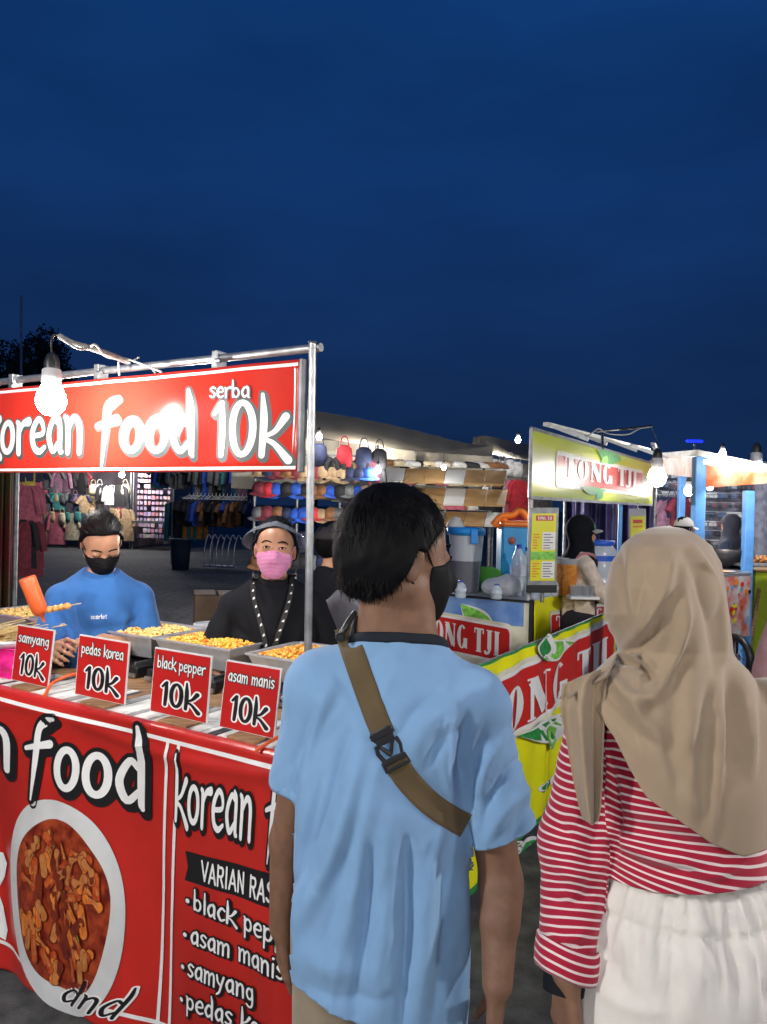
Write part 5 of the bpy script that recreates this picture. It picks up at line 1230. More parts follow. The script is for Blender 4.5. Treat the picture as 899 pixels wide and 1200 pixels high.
# ================================================================ people at and behind the stalls
CAPM = {}
def make_person(label, loc, rz, H=1.6, L_arm=None, R_arm=None, top='tee', top_m=None, pants_m=None, hair='short', hair_m=None, mask=None, skin=None, head_rot=(0, 0, 0), closed=False,
                lean=0.0, res=.0075, build=1.0, hip_z=None, cap_m=None, cap_brim_m=None, hijab_m=None, extras=None, sleeves='short', crouch=False, visor=False, hands=True, legs=True, group=None, hairband=False):
    k = H / 1.6; T = thing('person', label, 'person', loc, rz, group); skin = skin or M_SKIN2
    lift = -.55 * k if crouch else 0.0
    Ln = lambda x, y, z: Vector((x * k * build if abs(x) < .3 else x * k, y * k + max(0, (z - .9)) * lean * k, z * k + lift))
    nk, sh_z = Ln(0, -.01, 1.36), 1.252
    hd = Ln(0, .02, 1.48); Mh = Matrix.Translation(hd) @ Matrix.Rotation(R(head_rot[2]), 4, 'Z') @ Matrix.Rotation(R(head_rot[0]), 4, 'X') @ Matrix.Rotation(R(head_rot[1]), 4, 'Y') @ Matrix.Scale(k * .98, 4)
    fs_ = face_sdf(.98)
    head = xf(fs_, Mh)
    if crouch: hd = hd
    S = [Ln(-.147, -.01, sh_z), Ln(.147, -.01, sh_z)]
    L_arm = L_arm or [(-.24, -.02, 1.03), (-.25, .06, .80), (0, .1, -1), (.8, .2, 0)]; R_arm = R_arm or [(.24, -.02, 1.03), (.25, .06, .80), (0, .1, -1), (-.8, .2, 0)]
    arms, hs_, AR = [], [], []
    for s_, ar, sg in ((S[0], L_arm, -1), (S[1], R_arm, 1)):
        e, w = Vector(ar[0]) * k + Vector((0, 0, lift)), Vector(ar[1]) * k + Vector((0, 0, lift)); AR.append((s_, e, w))
        arms += [cone(s_, e, .046 * k, .037 * k), cone(e, w, .037 * k, .0245 * k)]
        if hands: hs_ += hand_prims(w, ar[2], ar[3], L=.165 * k, curl=ar[4] if len(ar) > 4 else .7, thumb_side=(1 if sg > 0 else -1) * (ar[5] if len(ar) > 5 else 1), r=.92 * k)
        else: hs_ += [ell(w + Vector(ar[2]).normalized() * .07 * k, (.03, .03, .06))]
    tor = [cone(Ln(0, -.01, 1.325), S[0], .050 * k, .044 * k), cone(Ln(0, -.01, 1.325), S[1], .050 * k, .044 * k), ell(Ln(0, 0, 1.18), (.135 * k * build, .095 * k * build, .17 * k)), ell(Ln(0, 0, 1.0), (.13 * k * build, .095 * k * build, .16 * k)), ell(Ln(0, -.01, .86), (.155 * k * build, .11 * k * build, .13 * k))]
    neck = cone(nk - Vector((0, 0, .04)), hd - Vector((0, .012, .05)), .048 * k, .046 * k)
    rt, fw = Vector((1, 0, 0)), Vector((0, 1, 0))
    if crouch:
        lg = []
        for sg in (-1, 1):
            hp = Vector((sg * .09, -.05, .30)); kn = Vector((sg * .16, .30, .48)); an = Vector((sg * .13, .12, .08)); lg += [cone(hp, kn, .085, .06), cone(kn, an, .058, .04), cone(an, an + Vector((0, .12, -.03)), .04, .03)]
    else: lg = legs_prims((0, 0, .86 * k), rt, fw, hipw=.082 * k, g=.92 * k)
    parts = [union(neck, *tor, *arms, *lg, k=.032 * k), head]; bodyf = union(union(*parts, k=.015), union(*hs_, k=.005), k=.010)
    allp = [hd + Vector((0, 0, .16)), hd - Vector((.14, .14, .14)), hd + Vector((.14, .14, 0))] + [q for a in AR for q in a] + [Vector((-.22, -.2, 0)), Vector((.22, .2, 0))]
    if crouch: allp += [Vector((-.25, -.2, 0)), Vector((.25, .45, .6))]
    lo = np.min([tuple(p) for p in allp], 0) - .13; hi = np.max([tuple(p) for p in allp], 0) + .13; lo[2] = 0
    def sd(name, fn, lo_, hi_, h, m, par, **kw):
        o = sdf_obj(name, fn, lo_, hi_, h, m, None, **kw)
        o.parent = par; return o
    body = sd('body', bodyf, lo, hi, res, skin, T, it=1)
    hlo, hhi = hd - Vector((.17, .17, .20)) * k, hd + Vector((.17, .17, .20)) * k; hres = max(.0045, res * .65)
    # clothes
    g = 1.16
    slv = []
    for s_, e, w in AR:
        if sleeves == 'short': e2 = s_ + (e - s_) * .80; slv.append(cone(s_, e2, .054 * k, .062 * k))
        elif sleeves == 'long': slv += [cone(s_, e, .056 * k, .050 * k), cone(e, w, .050 * k, .036 * k)]
    tf = union(cone(Ln(0, -.01, 1.332), S[0], .060 * k, .054 * k), cone(Ln(0, -.01, 1.332), S[1], .060 * k, .054 * k), ell(Ln(0, .004, 1.17), (.152 * k * build, .115 * k * build, .18 * k)), cone(Ln(0, 0, 1.05), Ln(0, 0, .72), .150 * k * build, .165 * k * build, ((0, 1, 0), .74)), k=.05)
    full = union(tf, union(*slv, k=.004), k=.018) if slv else tf
    neckcut = ell(Ln(0, .03, 1.385), (.075 * k, .085 * k, .055 * k)); zb = (.74 * k + lift) if top == 'tee' else .62 * k + lift
    cuts = []
    for s_, e, w in AR:
        if sleeves == 'short': d = (e - s_).normalized(); cuts.append((s_ + (e - s_) * .82, d))
    def topf(P):
        q = smax(full(P), -(P[:, 2] - zb), .003); q = smax(q, -neckcut(P), .004)
        for c_, d in cuts:
            dd = (P - np.array(c_, np.float32)) @ np.array(d, np.float32); near = np.linalg.norm(P - np.array(c_, np.float32), axis=1) < .16 * k
            side = (P[:, 0] * math.copysign(1, c_.x)) > .11 * k
            q = np.where(near & side, smax(q, dd, .002), q)
        return q
    tm = top_m or M_BLACKCLOTH; seed = int(abs(loc[0] * 31 + loc[1] * 17)) % 97
    if not extras or 'notop' not in extras:
        F = [([(-.10, 1.2), (-.07, 1.05), (-.09, .9)], .018, .009), ([(.02, 1.12), (.03, 1.0), (.02, .85)], .02, .008), ([(.11, 1.22), (.08, 1.08), (.10, .92)], .016, -.008), ([(-.16, 1.22), (-.13, 1.17), (-.09, 1.15)], .012, -.007), ([(.16, 1.22), (.13, 1.17), (.09, 1.15)], .012, -.007), ([(-.05, 1.2), (0, 1.17), (.06, 1.2)], .02, .004), ([(-.1, 1.0), (0, .97), (.1, 1.0)], .018, -.005)]
        F = [([(x * k * build, z * k + lift) for x, z in pts], w_ * k, a_ * k) for pts, w_, a_ in F]
        def dsp(P, n):
            d = folds(P[:, [0, 2]], F) * 1.5 + noise3(P * np.array([1, 1, .6]), 42, seed) * .0045 * k + noise3(P * np.array([1.2, 1, .7]), 75, seed + 1) * .0016 + noise3(P, 110, seed) * .0009
            return keep_outside(P + n * d[:, None], bodyf, .004, 3)
        sd('top', topf, lo, hi, max(.006, res), tm, T, it=2, disp=dsp)
    if legs:
        pm = pants_m or M_DKPANTS; lf = union(*[off(q, .010) for q in lg], k=.04); pf0 = union(lf, ell(Ln(0, -.01, .86), (.168 * k * build, .122 * k * build, .15 * k)), k=.04) if not crouch else lf
        pf = lambda P: smax(smax(pf0(P), P[:, 2] - (1.0 * k + lift), .005), .07 - P[:, 2], .004)
        sd('trousers', pf, lo, hi, res * 1.3, pm, T, it=2)
        if not crouch: shoes_local(T, .082 * k)
    hm = hair_m or M_HAIR
    if hair in ('short', 'bun', 'tied', 'net'):
        zs, ys_ = [-.10, -.04, -.015, .01, .03, .06, .10], [-.075, -.060, -.045, .026, .054, .077, .090]
        def hr(P):
            zl = np.interp(P[:, 1], zs, ys_); q = smin(ell((0, -.014, .027), (.0795, .100, .100))(P), fs_(P) - .006, .01) + noise3(P.astype(float) * np.array([1, 1, .4]), 160, 5) * .0015
            return smax(q, -(P[:, 2] - zl), .006)
        sd('hair', xf(hr, Mh), hlo, hhi, hres, hm, T, it=1)
        if hair == 'bun': 
            def bn(P): return ell((0, -.13, .01), (.036, .034, .04))(P) + noise3(P.astype(float), 150, 3) * .002
            sd('hair_bun', xf(bn, Mh), hlo - Vector((.1, .1, 0)), hhi + Vector((.1, .1, 0)), hres, hm, T, it=1)
        if hair == 'tied':
            def bn(P): return union(cone((0, -.10, -.02), (.01, -.115, -.14), .034, .02), k=.01)(P) + noise3(P.astype(float), 150, 3) * .002
            sd('ponytail', xf(bn, Mh), hlo - Vector((.1, .1, .1)), hhi + Vector((.1, .1, 0)), hres, hm, T, it=1)
    if cap_m:
        def cp(P): return smax(ell((0, -.008, .030), (.088, .108, .098))(P), -(P[:, 2] - .028 + .10 * (P[:, 1]) * .3), .004)
        c = sd('cap', xf(cp, Mh), hlo, hhi, hres, cap_m, T, it=1)
        vs = []; nn = 14
        for j in range(5):
            for i in range(nn + 1):
                a = R(-62 + 124 * i / nn); r0 = .098 + .066 * j / 4 * math.cos(a * .9); vs.append(Mh @ Vector((r0 * math.sin(a) * .88, r0 * math.cos(a) - .008, .036 - .018 * (j / 4) - .022 * math.sin(a) ** 2)))
        w_ = nn + 1; f_ = [(j * w_ + i, j * w_ + i + 1, (j + 1) * w_ + i + 1, (j + 1) * w_ + i) for j in range(4) for i in range(nn)]
        br = raw('brim', vs, f_, cap_brim_m or cap_m, c, smooth=True) if False else None
        me = bpy.data.meshes.new('brim'); me.from_pydata([tuple(p) for p in vs], [], f_); me.materials.append(cap_brim_m or cap_m); me.shade_smooth()
        o = bpy.data.objects.new('brim', me); COL.objects.link(o); o.parent = c; q = o.modifiers.new('t', 'SOLIDIFY'); q.thickness = .004
    if hijab_m:
        def hj(P):
            x, y, z = P[:, 0], P[:, 1], P[:, 2]
            q = smin(smin(ell((0, -.012, .026), (.090, .112, .106))(P), ell((0, .0, -.09), (.085, .092, .08))(P), .04), ell((0, -.02, -.22), (.15, .13, .11))(P), .06) + noise3(P.astype(float) * np.array([1, 1, .5]), 60, 4) * .004
            face = ell((0, .10, -.022), (.060, .075, .078))(P); return smax(smax(q, -face, .01), -(z + .26), .004)
        sd('headscarf', xf(hj, Mh), hlo - Vector((.06, .06, .16)), hhi + Vector((.06, .06, 0)), hres * 1.2, hijab_m, T, it=2)
    if mask:
        mb = union(ell((0, .048, -.050), (.056, .058, .056)), cone((0, .096, -.018), (0, .104, -.045), .011, .016), ell((0, .062, -.088), (.036, .036, .034)), k=.02)
        def mk(P):
            x, y, z = P[:, 0], P[:, 1], P[:, 2]; top = z - (-.016 + .12 * (y - .05) - .12 * np.abs(x))
            pl = .0011 * np.sin((z + .06 + x * x * 3) * 420)
            return smax(smax(smin(mb(P), fs_(P), .006) - .0035 - pl, top, .003), smax(-(y - .030 - .2 * (z + .05)), -(z + .118), .003), .003)
        mo = sd('face_mask', xf(mk, Mh), hlo, hhi, .0040, mask, T, it=1)
        for sg in (-1, 1):
            b = B(); b.tube([Mh @ Vector(p) for p in crom([(sg * .060, .042, -.022), (sg * .078, .004, .012), (sg * .084, -.016, .020), (sg * .079, -.022, -.01), (sg * .058, .036, -.072)], 4)], .0016, n=5); b.build('ear_loop', mask, mo, local=True)
    eyes_local(T, Mh, closed)
    T['_'] = 0; del T['_']
    return T, Mh, AR, k, bodyf, topf
def eyes_local(T, Mh, closed):
    n0 = set(o.name for o in T.children); before = len(bpy.data.objects)
    class _P: pass
    for sg in (-1, 1):
        if not closed:
            ey = B(); ey.lathe([(.0001, -.006), (.008, -.004), (.0105, 0), (.008, .004), (.0001, .006)], c=Vector((sg * .0305, .0845, .001)), n=12)
            o = ey.build('eye', M_EYEW, T, local=True); o.data.transform(Mh)
            pu = B(); pu.lathe([(.0001, .003), (.0052, .002), (.0052, .0)], n=12); o2 = pu.build('iris', M_IRIS, T, local=True); o2.data.transform(Mh @ Matrix.Translation((sg * .0305, .0938, .001)) @ Matrix.Rotation(R(-90), 4, 'X'))
        dz = -.012 if closed else 0
        b = B(); b.tube(crom([(sg * .031 - .015, .0885, -.0005), (sg * .031 - .006, .0962, .0052 + dz), (sg * .031 + .006, .0962, .0052 + dz), (sg * .031 + .015, .0885, -.0005)], 4), .0013, n=5); o = b.build('eyelashes', M_HAIR, T, local=True); o.data.transform(Mh)
        br = B(); pts = crom([(sg * .013, .0955, .020), (sg * .026, .0950, .0255), (sg * .040, .089, .0245), (sg * .050, .079, .017)], 4); br.tube(pts, [.0020 + .001 * math.sin(3.1 * i / (len(pts) - 1)) for i in range(len(pts))], n=6); o = br.build('eyebrow', M_HAIR, T, local=True); o.data.transform(Mh)
def shoes_local(T, hw):
    for sg in (-1, 1):
        fn = union(ell((sg * (hw + .015), -.02, .05), (.042, .06, .045)), ell((sg * (hw + .015), .07, .035), (.045, .085, .032)), k=.04); fn2 = lambda P: smax(fn(P), .002 - P[:, 2], .003)
        o = sdf_obj('shoe', fn2, (sg * (hw + .015) - .09, -.13, -.01), (sg * (hw + .015) + .09, .20, .13), .012, mat('shoe_dark', (.03, .03, .035), rough=.5), None); o.parent = T
M_DKPANTS = fabric('dark_trousers', (.02, .02, .028)); M_JEANS = fabric('blue_jeans', (.04, .07, .14), var=.2)
def face_to(loc, target): return math.atan2(-(target[0] - loc[0]), target[1] - loc[1])
def ground_under(px, py, d): p = V(px, py, d); return Vector((p.x, p.y, 0))
NETM = mat('hair_net', (.35, .37, .40), rough=.35, alpha=.07)
VISM = mat('visor_plastic', (.22, .26, .31), rough=.2, alpha=.45)
# -- vendor in blue, looking down at the skewer
l1 = ground_under(119, 640, 3.10); rz1 = face_to(l1, (.15, 0)) - R(4)
T1, Mh1, AR1, k1, bf1, tf1 = make_person('vendor in a royal blue t-shirt and black face mask looking down at a skewer', l1, rz1, H=1.60,
    L_arm=[(-.20, .10, 1.04), (-.02, .235, 1.12), (.9, .45, .10), (0, .2, -1), .75, -1], R_arm=[(.205, .06, 1.04), (.155, .27, 1.10), (-.25, .95, .05), (-.8, 0, -.5), .8], top_m=fabric('royal_blue_shirt', (.032, .125, .35), wrb=.5), mask=M_MASK, head_rot=(-33, 4, 12), closed=True, hair='bun', build=1.04, res=.0065)
def local_pts(Mh, fn): return fn
def hair_net(T, Mh, k, peak=False):
    def f(u, w):
        a = 6.2832 * u; b_ = w * 1.75; x = .092 * math.sin(b_) * math.cos(a); y = .118 * math.sin(b_) * math.sin(a) - .012; z = .030 + .112 * math.cos(b_); wob = 1 + .03 * math.sin(a * 13) * w
        return Mh @ Vector((x * wob, y * wob, max(z, .052 if y > .03 else -.05)))
    return grid_mesh('hair_net', f, 40, 14, NETM, T, local=True, closed=True)
# small chest print on the blue shirt
acc = ([], []); tw = text_width('seven ss', dict(BR, v=BR['y']), .1) if False else 0
def chest_print(T, txt, z, w, k, fn, mi, x0=0.0, font=BR):
    tw = text_width(txt, font, .08); kx = w / tw
    def fm(x, y, lf):
        X = (x - tw / 2) * kx + x0; Z = z + y * kx; ys = np.linspace(.02, .30, 120).astype(np.float32); P = np.stack([np.full(120, -X, np.float32) * -1, ys, np.full(120, Z, np.float32)], 1); d = fn(P); j = np.argmax(d > .006); return Vector((X, float(ys[j]) + .006 + lf, Z))
    fm2 = lambda x, y, lf: fm(tw - x, y, lf)      # reads left to right for someone standing in front
    text_mesh('chest_lettering', txt, font, fm2, mi, T, lift=.001, gap=.08, local=True)
chest_print(T1, 'scarlet', 1.185, .060, k1, tf1, INK_W)
# skewer and bottle held by the vendor
W1 = rotz(rz1); W1.translation = l1
def wl(T, p): M_ = rotz(T.rotation_euler[2]); M_.translation = T.location; return M_ @ Vector(p)
sk1 = thing('skewer', 'coated meatball skewer held over the tray by the vendor in blue', 'skewer', V(70, 713, 2.78))
pa, pb = V(49, 716, 2.78), V(95, 707, 2.80); b = B(); b.tube([pa, pb], .0016, n=6); b.build('skewer_stick', M_BAM, sk1)
for q in range(5):
    c = lerp(pa, pb, .05 + q * .15); b = B(); b.lathe([(.001, -.013), (.010, -.009), (.0145, 0), (.010, .009), (.001, .013)], c=c, n=12); o = b.build('meatball', mat('meatball_orange', (.62, .22, .05), rough=.4, col2=(.72, .42, .14), vscale=90, bump=.6, bscale=200), sk1)
sb = thing('sauce_bottle', 'orange squeeze bottle tilted over the counter by the vendor in blue', 'bottle', V(45, 705, 2.78))
ax0, ax1 = V(47, 716, 2.78), V(32, 678, 2.76); d = (ax1 - ax0).normalized(); 
b = B(); b.tube([ax0 - d * .045, ax0 - d * .02, ax0 - d * .012, ax0, ax0 + d * .02, ax1, ax1 + d * .004], [.004, .007, .018, .027, .029, .030, .027], n=18); b.build('bottle_body', mat('orange_bottle', (.70, .12, .03), rough=.35), sb)
# -- vendor in black with visor, pink mask and lanyard
l2 = ground_under(322, 650, 2.95); rz2 = face_to(l2, (-.02, 0)) + R(6)
T2, Mh2, AR2, k2, bf2, tf2_ = make_person('vendor in a black t-shirt with pink face mask, clear visor and lanyard', l2, rz2, H=1.60,
    L_arm=[(-.225, .00, 1.05), (-.225, .23, 1.0), (.0, 1, -.3), (.5, 0, -1), .4, -1], R_arm=[(.23, -.01, 1.06), (.19, .23, .98), (-.3, 1, -.3), (-.5, 0, -1), .5], top_m=M_BLACKCLOTH, mask=fabric('pink_mask_cloth', (.62, .25, .46), var=.03, rough=.7), head_rot=(4, -3, -8), hair='bun', build=1.04, res=.0065)
def visor(T, Mh):
    def f(u, w):
        a = R(-95 + 190 * u); c = max(0, math.cos(a)); r0 = .094 + .10 * w * c ** .7; return Mh @ Vector((r0 * math.sin(a) * .95, r0 * math.cos(a) - .008, .100 - .075 * w * (1 - .75 * c) - .040 * abs(math.sin(a)) + .012 * math.sin(w * 3.1)))
    grid_mesh('clear_visor', f, 28, 8, VISM, T, local=True)
visor(T2, Mh2)
def combed(T, Mh, seed):
    r_ = random.Random(seed); roots = []; C0 = Vector((0, -.014, .028))
    while len(roots) < 1500:
        d = Vector((r_.gauss(0, 1), r_.gauss(0, 1), r_.gauss(0, 1))).normalized(); p = C0 + Vector((d.x * .0795, d.y * .0995, d.z * .0995))
        if p.z < np.interp(p.y, [-.10, -.04, -.015, .01, .03, .06, .10], [-.07, -.055, -.04, .035, .066, .088, .097]): continue
        t = Vector((0, -.12, .0)) - p; t = (t - d * t.dot(d)).normalized() + Vector((r_.gauss(0, .1), r_.gauss(0, .1), r_.gauss(0, .1))); L = r_.uniform(.03, .06); pts = [p]; cur = p
        for k in range(4): cur = cur + t * L / 4 + d * (.0007 if k < 2 else -.003); pts.append(cur)
        roots.append(pts)
    strands('hair_strands', Mh, roots, M_HAIRC, None, wid=.0007).parent = T
M_HAIRC = mat('hair_combed', (.010, .009, .009), rough=.4, spec=.35)
combed(T1, Mh1, 1); combed(T2, Mh2, 2)
# lanyard
def on_chest(fn, X, Z, ex=.008):
    ys = np.linspace(-.05, .30, 300).astype(np.float32); P = np.stack([np.full(300, X, np.float32), ys, np.full(300, Z, np.float32)], 1); d = fn(P); inside = np.where(d < 0)[0]; y = ys[inside[-1]] if len(inside) else .08; return Vector((X, float(y) + ex, Z))
ly = thing('lanyard', 'black and white printed lanyard round the neck of the masked vendor in black', 'lanyard', wl(T2, on_chest(tf2_, 0, 1.1)), rz2)
LM = mat('lanyard_black', (.02, .02, .02), rough=.5); 
for pts in ([(-.070, 1.385), (-.052, 1.30), (-.018, 1.20), (.012, 1.10), (.022, 1.02)], [(.075, 1.385), (.085, 1.31), (.062, 1.22), (.035, 1.11), (.028, 1.02)]):
    c = crom([tuple(p) for p in pts], 6); vs = []; 
    for i, p in enumerate(c):
        X, Z = p[0] * k2, p[1] * k2; q = on_chest(lambda P: np.minimum(tf2_(P), bf2(P)), X, Z, .012); nx = Vector((.009, 0, .002)); vs += [wl(T2, q - nx), wl(T2, q + nx)]
    o = raw('strap', vs, [(2 * i, 2 * i + 1, 2 * i + 3, 2 * i + 2) for i in range(len(c) - 1)], LM, ly); md = o.modifiers.new('t', 'SOLIDIFY'); md.thickness = .002
    for i in range(1, len(c) - 1, 2):
        m_ = (vs[2 * i] + vs[2 * i + 1]) / 2; t_ = (vs[2 * i + 2] - vs[2 * i - 2]).normalized(); outw = (wl(T2, (0, 1, 0)) - wl(T2, (0, 0, 0))).normalized(); s_ = t_.cross(outw)
        raw('strap_print', [m_ + outw * .003 + s_ * .005 + t_ * .006, m_ + outw * .003 - s_ * .005 + t_ * .003, m_ + outw * .003 - s_ * .004 - t_ * .006, m_ + outw * .003 + s_ * .002 - t_ * .002], [(0, 1, 2, 3)], INK_W, ly)
q = on_chest(tf2_, .025 * k2, .985 * k2, .014); b = B(); b.box((0, 0, 0), (.030, .008, .055), bev=.003); o = b.build('badge_clip', mat('clip_grey', (.35, .35, .35), rough=.4, metal=.5), ly, local=True); o.location = ly.matrix_world.inverted() @ wl(T2, q) if False else rotz(-rz2).to_3x3() @ (wl(T2, q) - ly.location)
# -- crouching child-like figure behind the blue vendor, black cap with a pink mark
l3 = ground_under(62, 690, 4.1)
T3, Mh3, *_ = make_person('person crouching in dark clothes and a black cap with a pink stripe', l3, face_to(l3, (-1.2, 3.6)), H=1.5, crouch=True, res=.012, hair='short', cap_m=mat('cap_black', (.015, .015, .018), rough=.7), cap_brim_m=mat('cap_pink', (.60, .12, .20), rough=.6), top_m=M_BLACKCLOTH, hands=False)
# -- shoppers behind the right end of the stall
l4 = ground_under(388, 690, 3.75)
T4, *_ = make_person('shopper in a black t-shirt and black and blue cap looking away', l4, face_to(l4, (2.6, 5.6)), H=1.57, res=.011, cap_m=mat('cap_black', (.015, .015, .018), rough=.7), cap_brim_m=mat('cap_blue', (.03, .12, .60), rough=.6), top_m=M_BLACKCLOTH, skin=M_SKIN2, hair='short')
l5 = ground_under(412, 700, 3.25)
T5, *_ = make_person('shopper in a plain grey t-shirt turned away behind the stall', l5, face_to(l5, (1.6, 6)), H=1.50, res=.010, top_m=fabric('grey_shirt', (.20, .21, .23), wrb=.5), skin=M_SKIN2, hair='short', pants_m=M_DKPANTS)
# -- seller at the tea stall: black scarf, cap, pink apron over stripes
l6 = ground_under(678, 660, 5.45)
AP = fabric('dusty_pink_apron', (.42, .19, .20)); STRM = mat('sleeve_cream', (.62, .52, .42), rough=.8, var=.2, vscale=14)
T6, Mh6, AR6, k6, bf6, tf6 = make_person('tea seller in a black headscarf, cap and dusty pink apron, in profile', l6, R(-78), H=1.62, res=.010, sleeves='long', top_m=STRM, hair='none', hijab_m=M_BLACKCLOTH, cap_m=mat('cap_green', (.05, .20, .08), rough=.7), cap_brim_m=mat('cap_grey', (.30, .31, .26), rough=.6), R_arm=[(.22, .08, 1.05), (.14, .33, 1.02), (-.3, 1, -.1), (-.8, 0, -.5), .6], L_arm=[(-.22, .08, 1.05), (-.12, .33, 1.0), (.3, 1, -.1), (.8, 0, -.5), .6])
def apron(u, w):
    X = lerp(-.13, .13, u) * (1.0 if w > .35 else .6 + .4 * w / .35); Z = lerp(1.28, .70, w) * k6; ys = np.linspace(.0, .30, 100).astype(np.float32); P = np.stack([np.full(100, X, np.float32), ys, np.full(100, max(Z, .78), np.float32)], 1); d = tf6(P); i_ = np.where(d < 0)[0]; y = float(ys[i_[-1]]) if len(i_) else .06
    return Vector((X, y + .012 + .003 * math.sin(u * 14), Z))
o = grid_mesh('apron', apron, 16, 20, AP, T6, local=True); md = o.modifiers.new('t', 'SOLIDIFY'); md.thickness = .004
for sg in (-1, 1):
    b = B(); b.tube(crom([apron(0 if sg < 0 else 1, 0), Vector((sg * .11, .05, 1.345)), Vector((sg * .11, -.06, 1.33)), Vector((sg * .06, -.12, 1.1))], 5), .012, n=6); b.build('apron_strap', AP, T6, local=True)
# -- figures round the food cart on the right
l7 = ground_under(800, 630, 7.4)
make_person('cook in dark clothes and cap beside the wok at the blue-posted cart', l7, R(-60), H=1.62, res=.014, top_m=fabric('charcoal_top', (.05, .05, .06)), hair='short', cap_m=mat('cap_white', (.5, .5, .5), rough=.7), mask=fabric('pale_mask', (.5, .5, .5)), hands=False)
l8 = ground_under(858, 620, 8.6)
make_person('shopper dressed in navy standing behind the cart in front of the accessories wall', l8, R(35), H=1.66, res=.014, top_m=fabric('navy_top', (.02, .03, .06)), hair='none', hijab_m=fabric('navy_scarf', (.025, .03, .05)), sleeves='long', hands=False)
l9 = ground_under(955, 640, 3.6)
make_person('passer-by in a dusty pink tunic cut off by the photo edge', l9, R(10), H=1.60, res=.012, top_m=fabric('dusty_pink_top', (.35, .20, .22)), hair='none', hijab_m=fabric('mauve_scarf', (.30, .18, .20)), sleeves='long')
l10 = ground_under(783, 650, 7.6)
make_person('helper in a white headscarf bending over the pans of the cart', l10, R(160), H=1.52, res=.014, top_m=fabric('white_top', (.55, .55, .55)), hair='none', hijab_m=fabric('white_scarf', (.6, .6, .6)), sleeves='long', hands=False)
# ================================================================ the green and yellow tea stall
TB = Vector((.99, 5.0, 0)); TU, TV = KU.copy(), KV.copy()
def Tq(a, b_, z): return TB + TU * a + TV * b_ + Vector((0, 0, z))     # a: along its left side, b: along its front
TN = TU
def Tpx(px, py, a=0.0):         # on the front plane (runs along TV), shifted a along TU
    p = onplane(px, py, Tq(a, 0, 1), TU); d = p - TB; return (d.dot(TV), p.z)
def Spx(px, py, b_=0.0):        # on the side plane (runs along TU)
    p = onplane(px, py, Tq(0, b_, 1), TV); d = p - TB; return (d.dot(TU), p.z)
def tbox(b, a0, a1, b0, b1, z0, z1, mi=0, bev=0.0):
    Mx = Matrix((-TU, TV, Vector((0, 0, 1)))).transposed().to_4x4(); return b.box(Tq((a0 + a1) / 2, (b0 + b1) / 2, (z0 + z1) / 2), (abs(a1 - a0), abs(b1 - b0), abs(z1 - z0)), Mx, mi, bev=bev)
ZC = 1.05
tc_ = thing('drink_cart', 'drink stall cart with blue and yellow printed panels', 'cart', Tq(.4, .8, 0))
b = B(); tbox(b, .0, 1.15, .0, 2.0, ZC - .03, ZC, bev=.004); b.build('cart_top', mat('cart_top_white', (.55, .56, .56), rough=.35), tc_)
b = B(); tbox(b, .01, 1.14, .015, 1.99, .10, ZC - .031); b.build('cart_body', mat('cart_body_grey', (.35, .36, .37), rough=.5, var=.15), tc_)
b = B()
for a_, c_2 in ((.1, .1), (1.05, .1), (.1, 1.9), (1.05, 1.9)): b = B(); b.tube([Tq(a_, c_2, 0), Tq(a_, c_2, .12)], .03, n=8); b.build('leg', M_BLKP, tc_)
b = B(); tbox(b, -.012, .012, -.014, .012, .08, ZC + .012); b.build('corner_bar', M_BLKP, tc_)
b = B(); tbox(b, .012, 1.15, -.012, .0, ZC - .012, ZC + .004); b.build('top_edge_bar', M_BLKP, tc_)
# side panel print
def sidefn(a, z, lift=0.0): return Tq(a, -.004 - lift, z)
M_SKYP = mat('print_sky', (.10, .22, .55), rough=.35, col2=(.24, .40, .66), vscale=5); M_PCREAM = mat('print_cream', (.70, .68, .52), rough=.35, var=.1)
def gl(name, fn, a0, a1, z0, z1, m, lift, par, n=(16, 10)):
    return grid_mesh(name, lambda u, w: fn(lerp(a0, a1, u), lerp(z0, z1, w), lift), n[0], n[1], m, par)
gl('side_panel', sidefn, .015, 1.14, .12, ZC - .013, M_PCREAM, .0, tc_)
zs = Spx(560, 727)[1]
grid_mesh('print_blue', lambda u, w: sidefn(lerp(.05, 1.14, u), lerp(zs - .01 + .06 * u - .03 * math.sin(u * 3), ZC - .014, w), .001), 20, 8, M_SKYP, tc_)
def leaf(name, p, q, wid, fn, frm, lift, m, par, bend=.15, outline=None):
    a, c = Vector((p[0], p[1], 0)), Vector((q[0], q[1], 0)); d = c - a; n_ = Vector((d.y, -d.x, 0))
    def mk(w_, lf, mm, nm):
        vs = []
        for i in range(15):
            t = i / 14; h = math.sin(math.pi * t ** .8) * w_; mid = a + d * t + n_ * bend * math.sin(math.pi * t)
            for e in (1, -1): k = mid + n_ * h * e; vs.append(fn(*frm(k.x, k.y), lf))
        return raw(nm, vs, [(2 * i, 2 * i + 1, 2 * i + 3, 2 * i + 2) for i in range(14)], mm, par)
    if outline: mk(wid + .06, lift - .0004, outline, name + '_outline')
    mk(wid, lift, m, name)
leaf('printed_leaf', (578, 733), (540, 707), .22, sidefn, Spx, .0024, INK_LG, tc_, bend=.1, outline=INK_W)
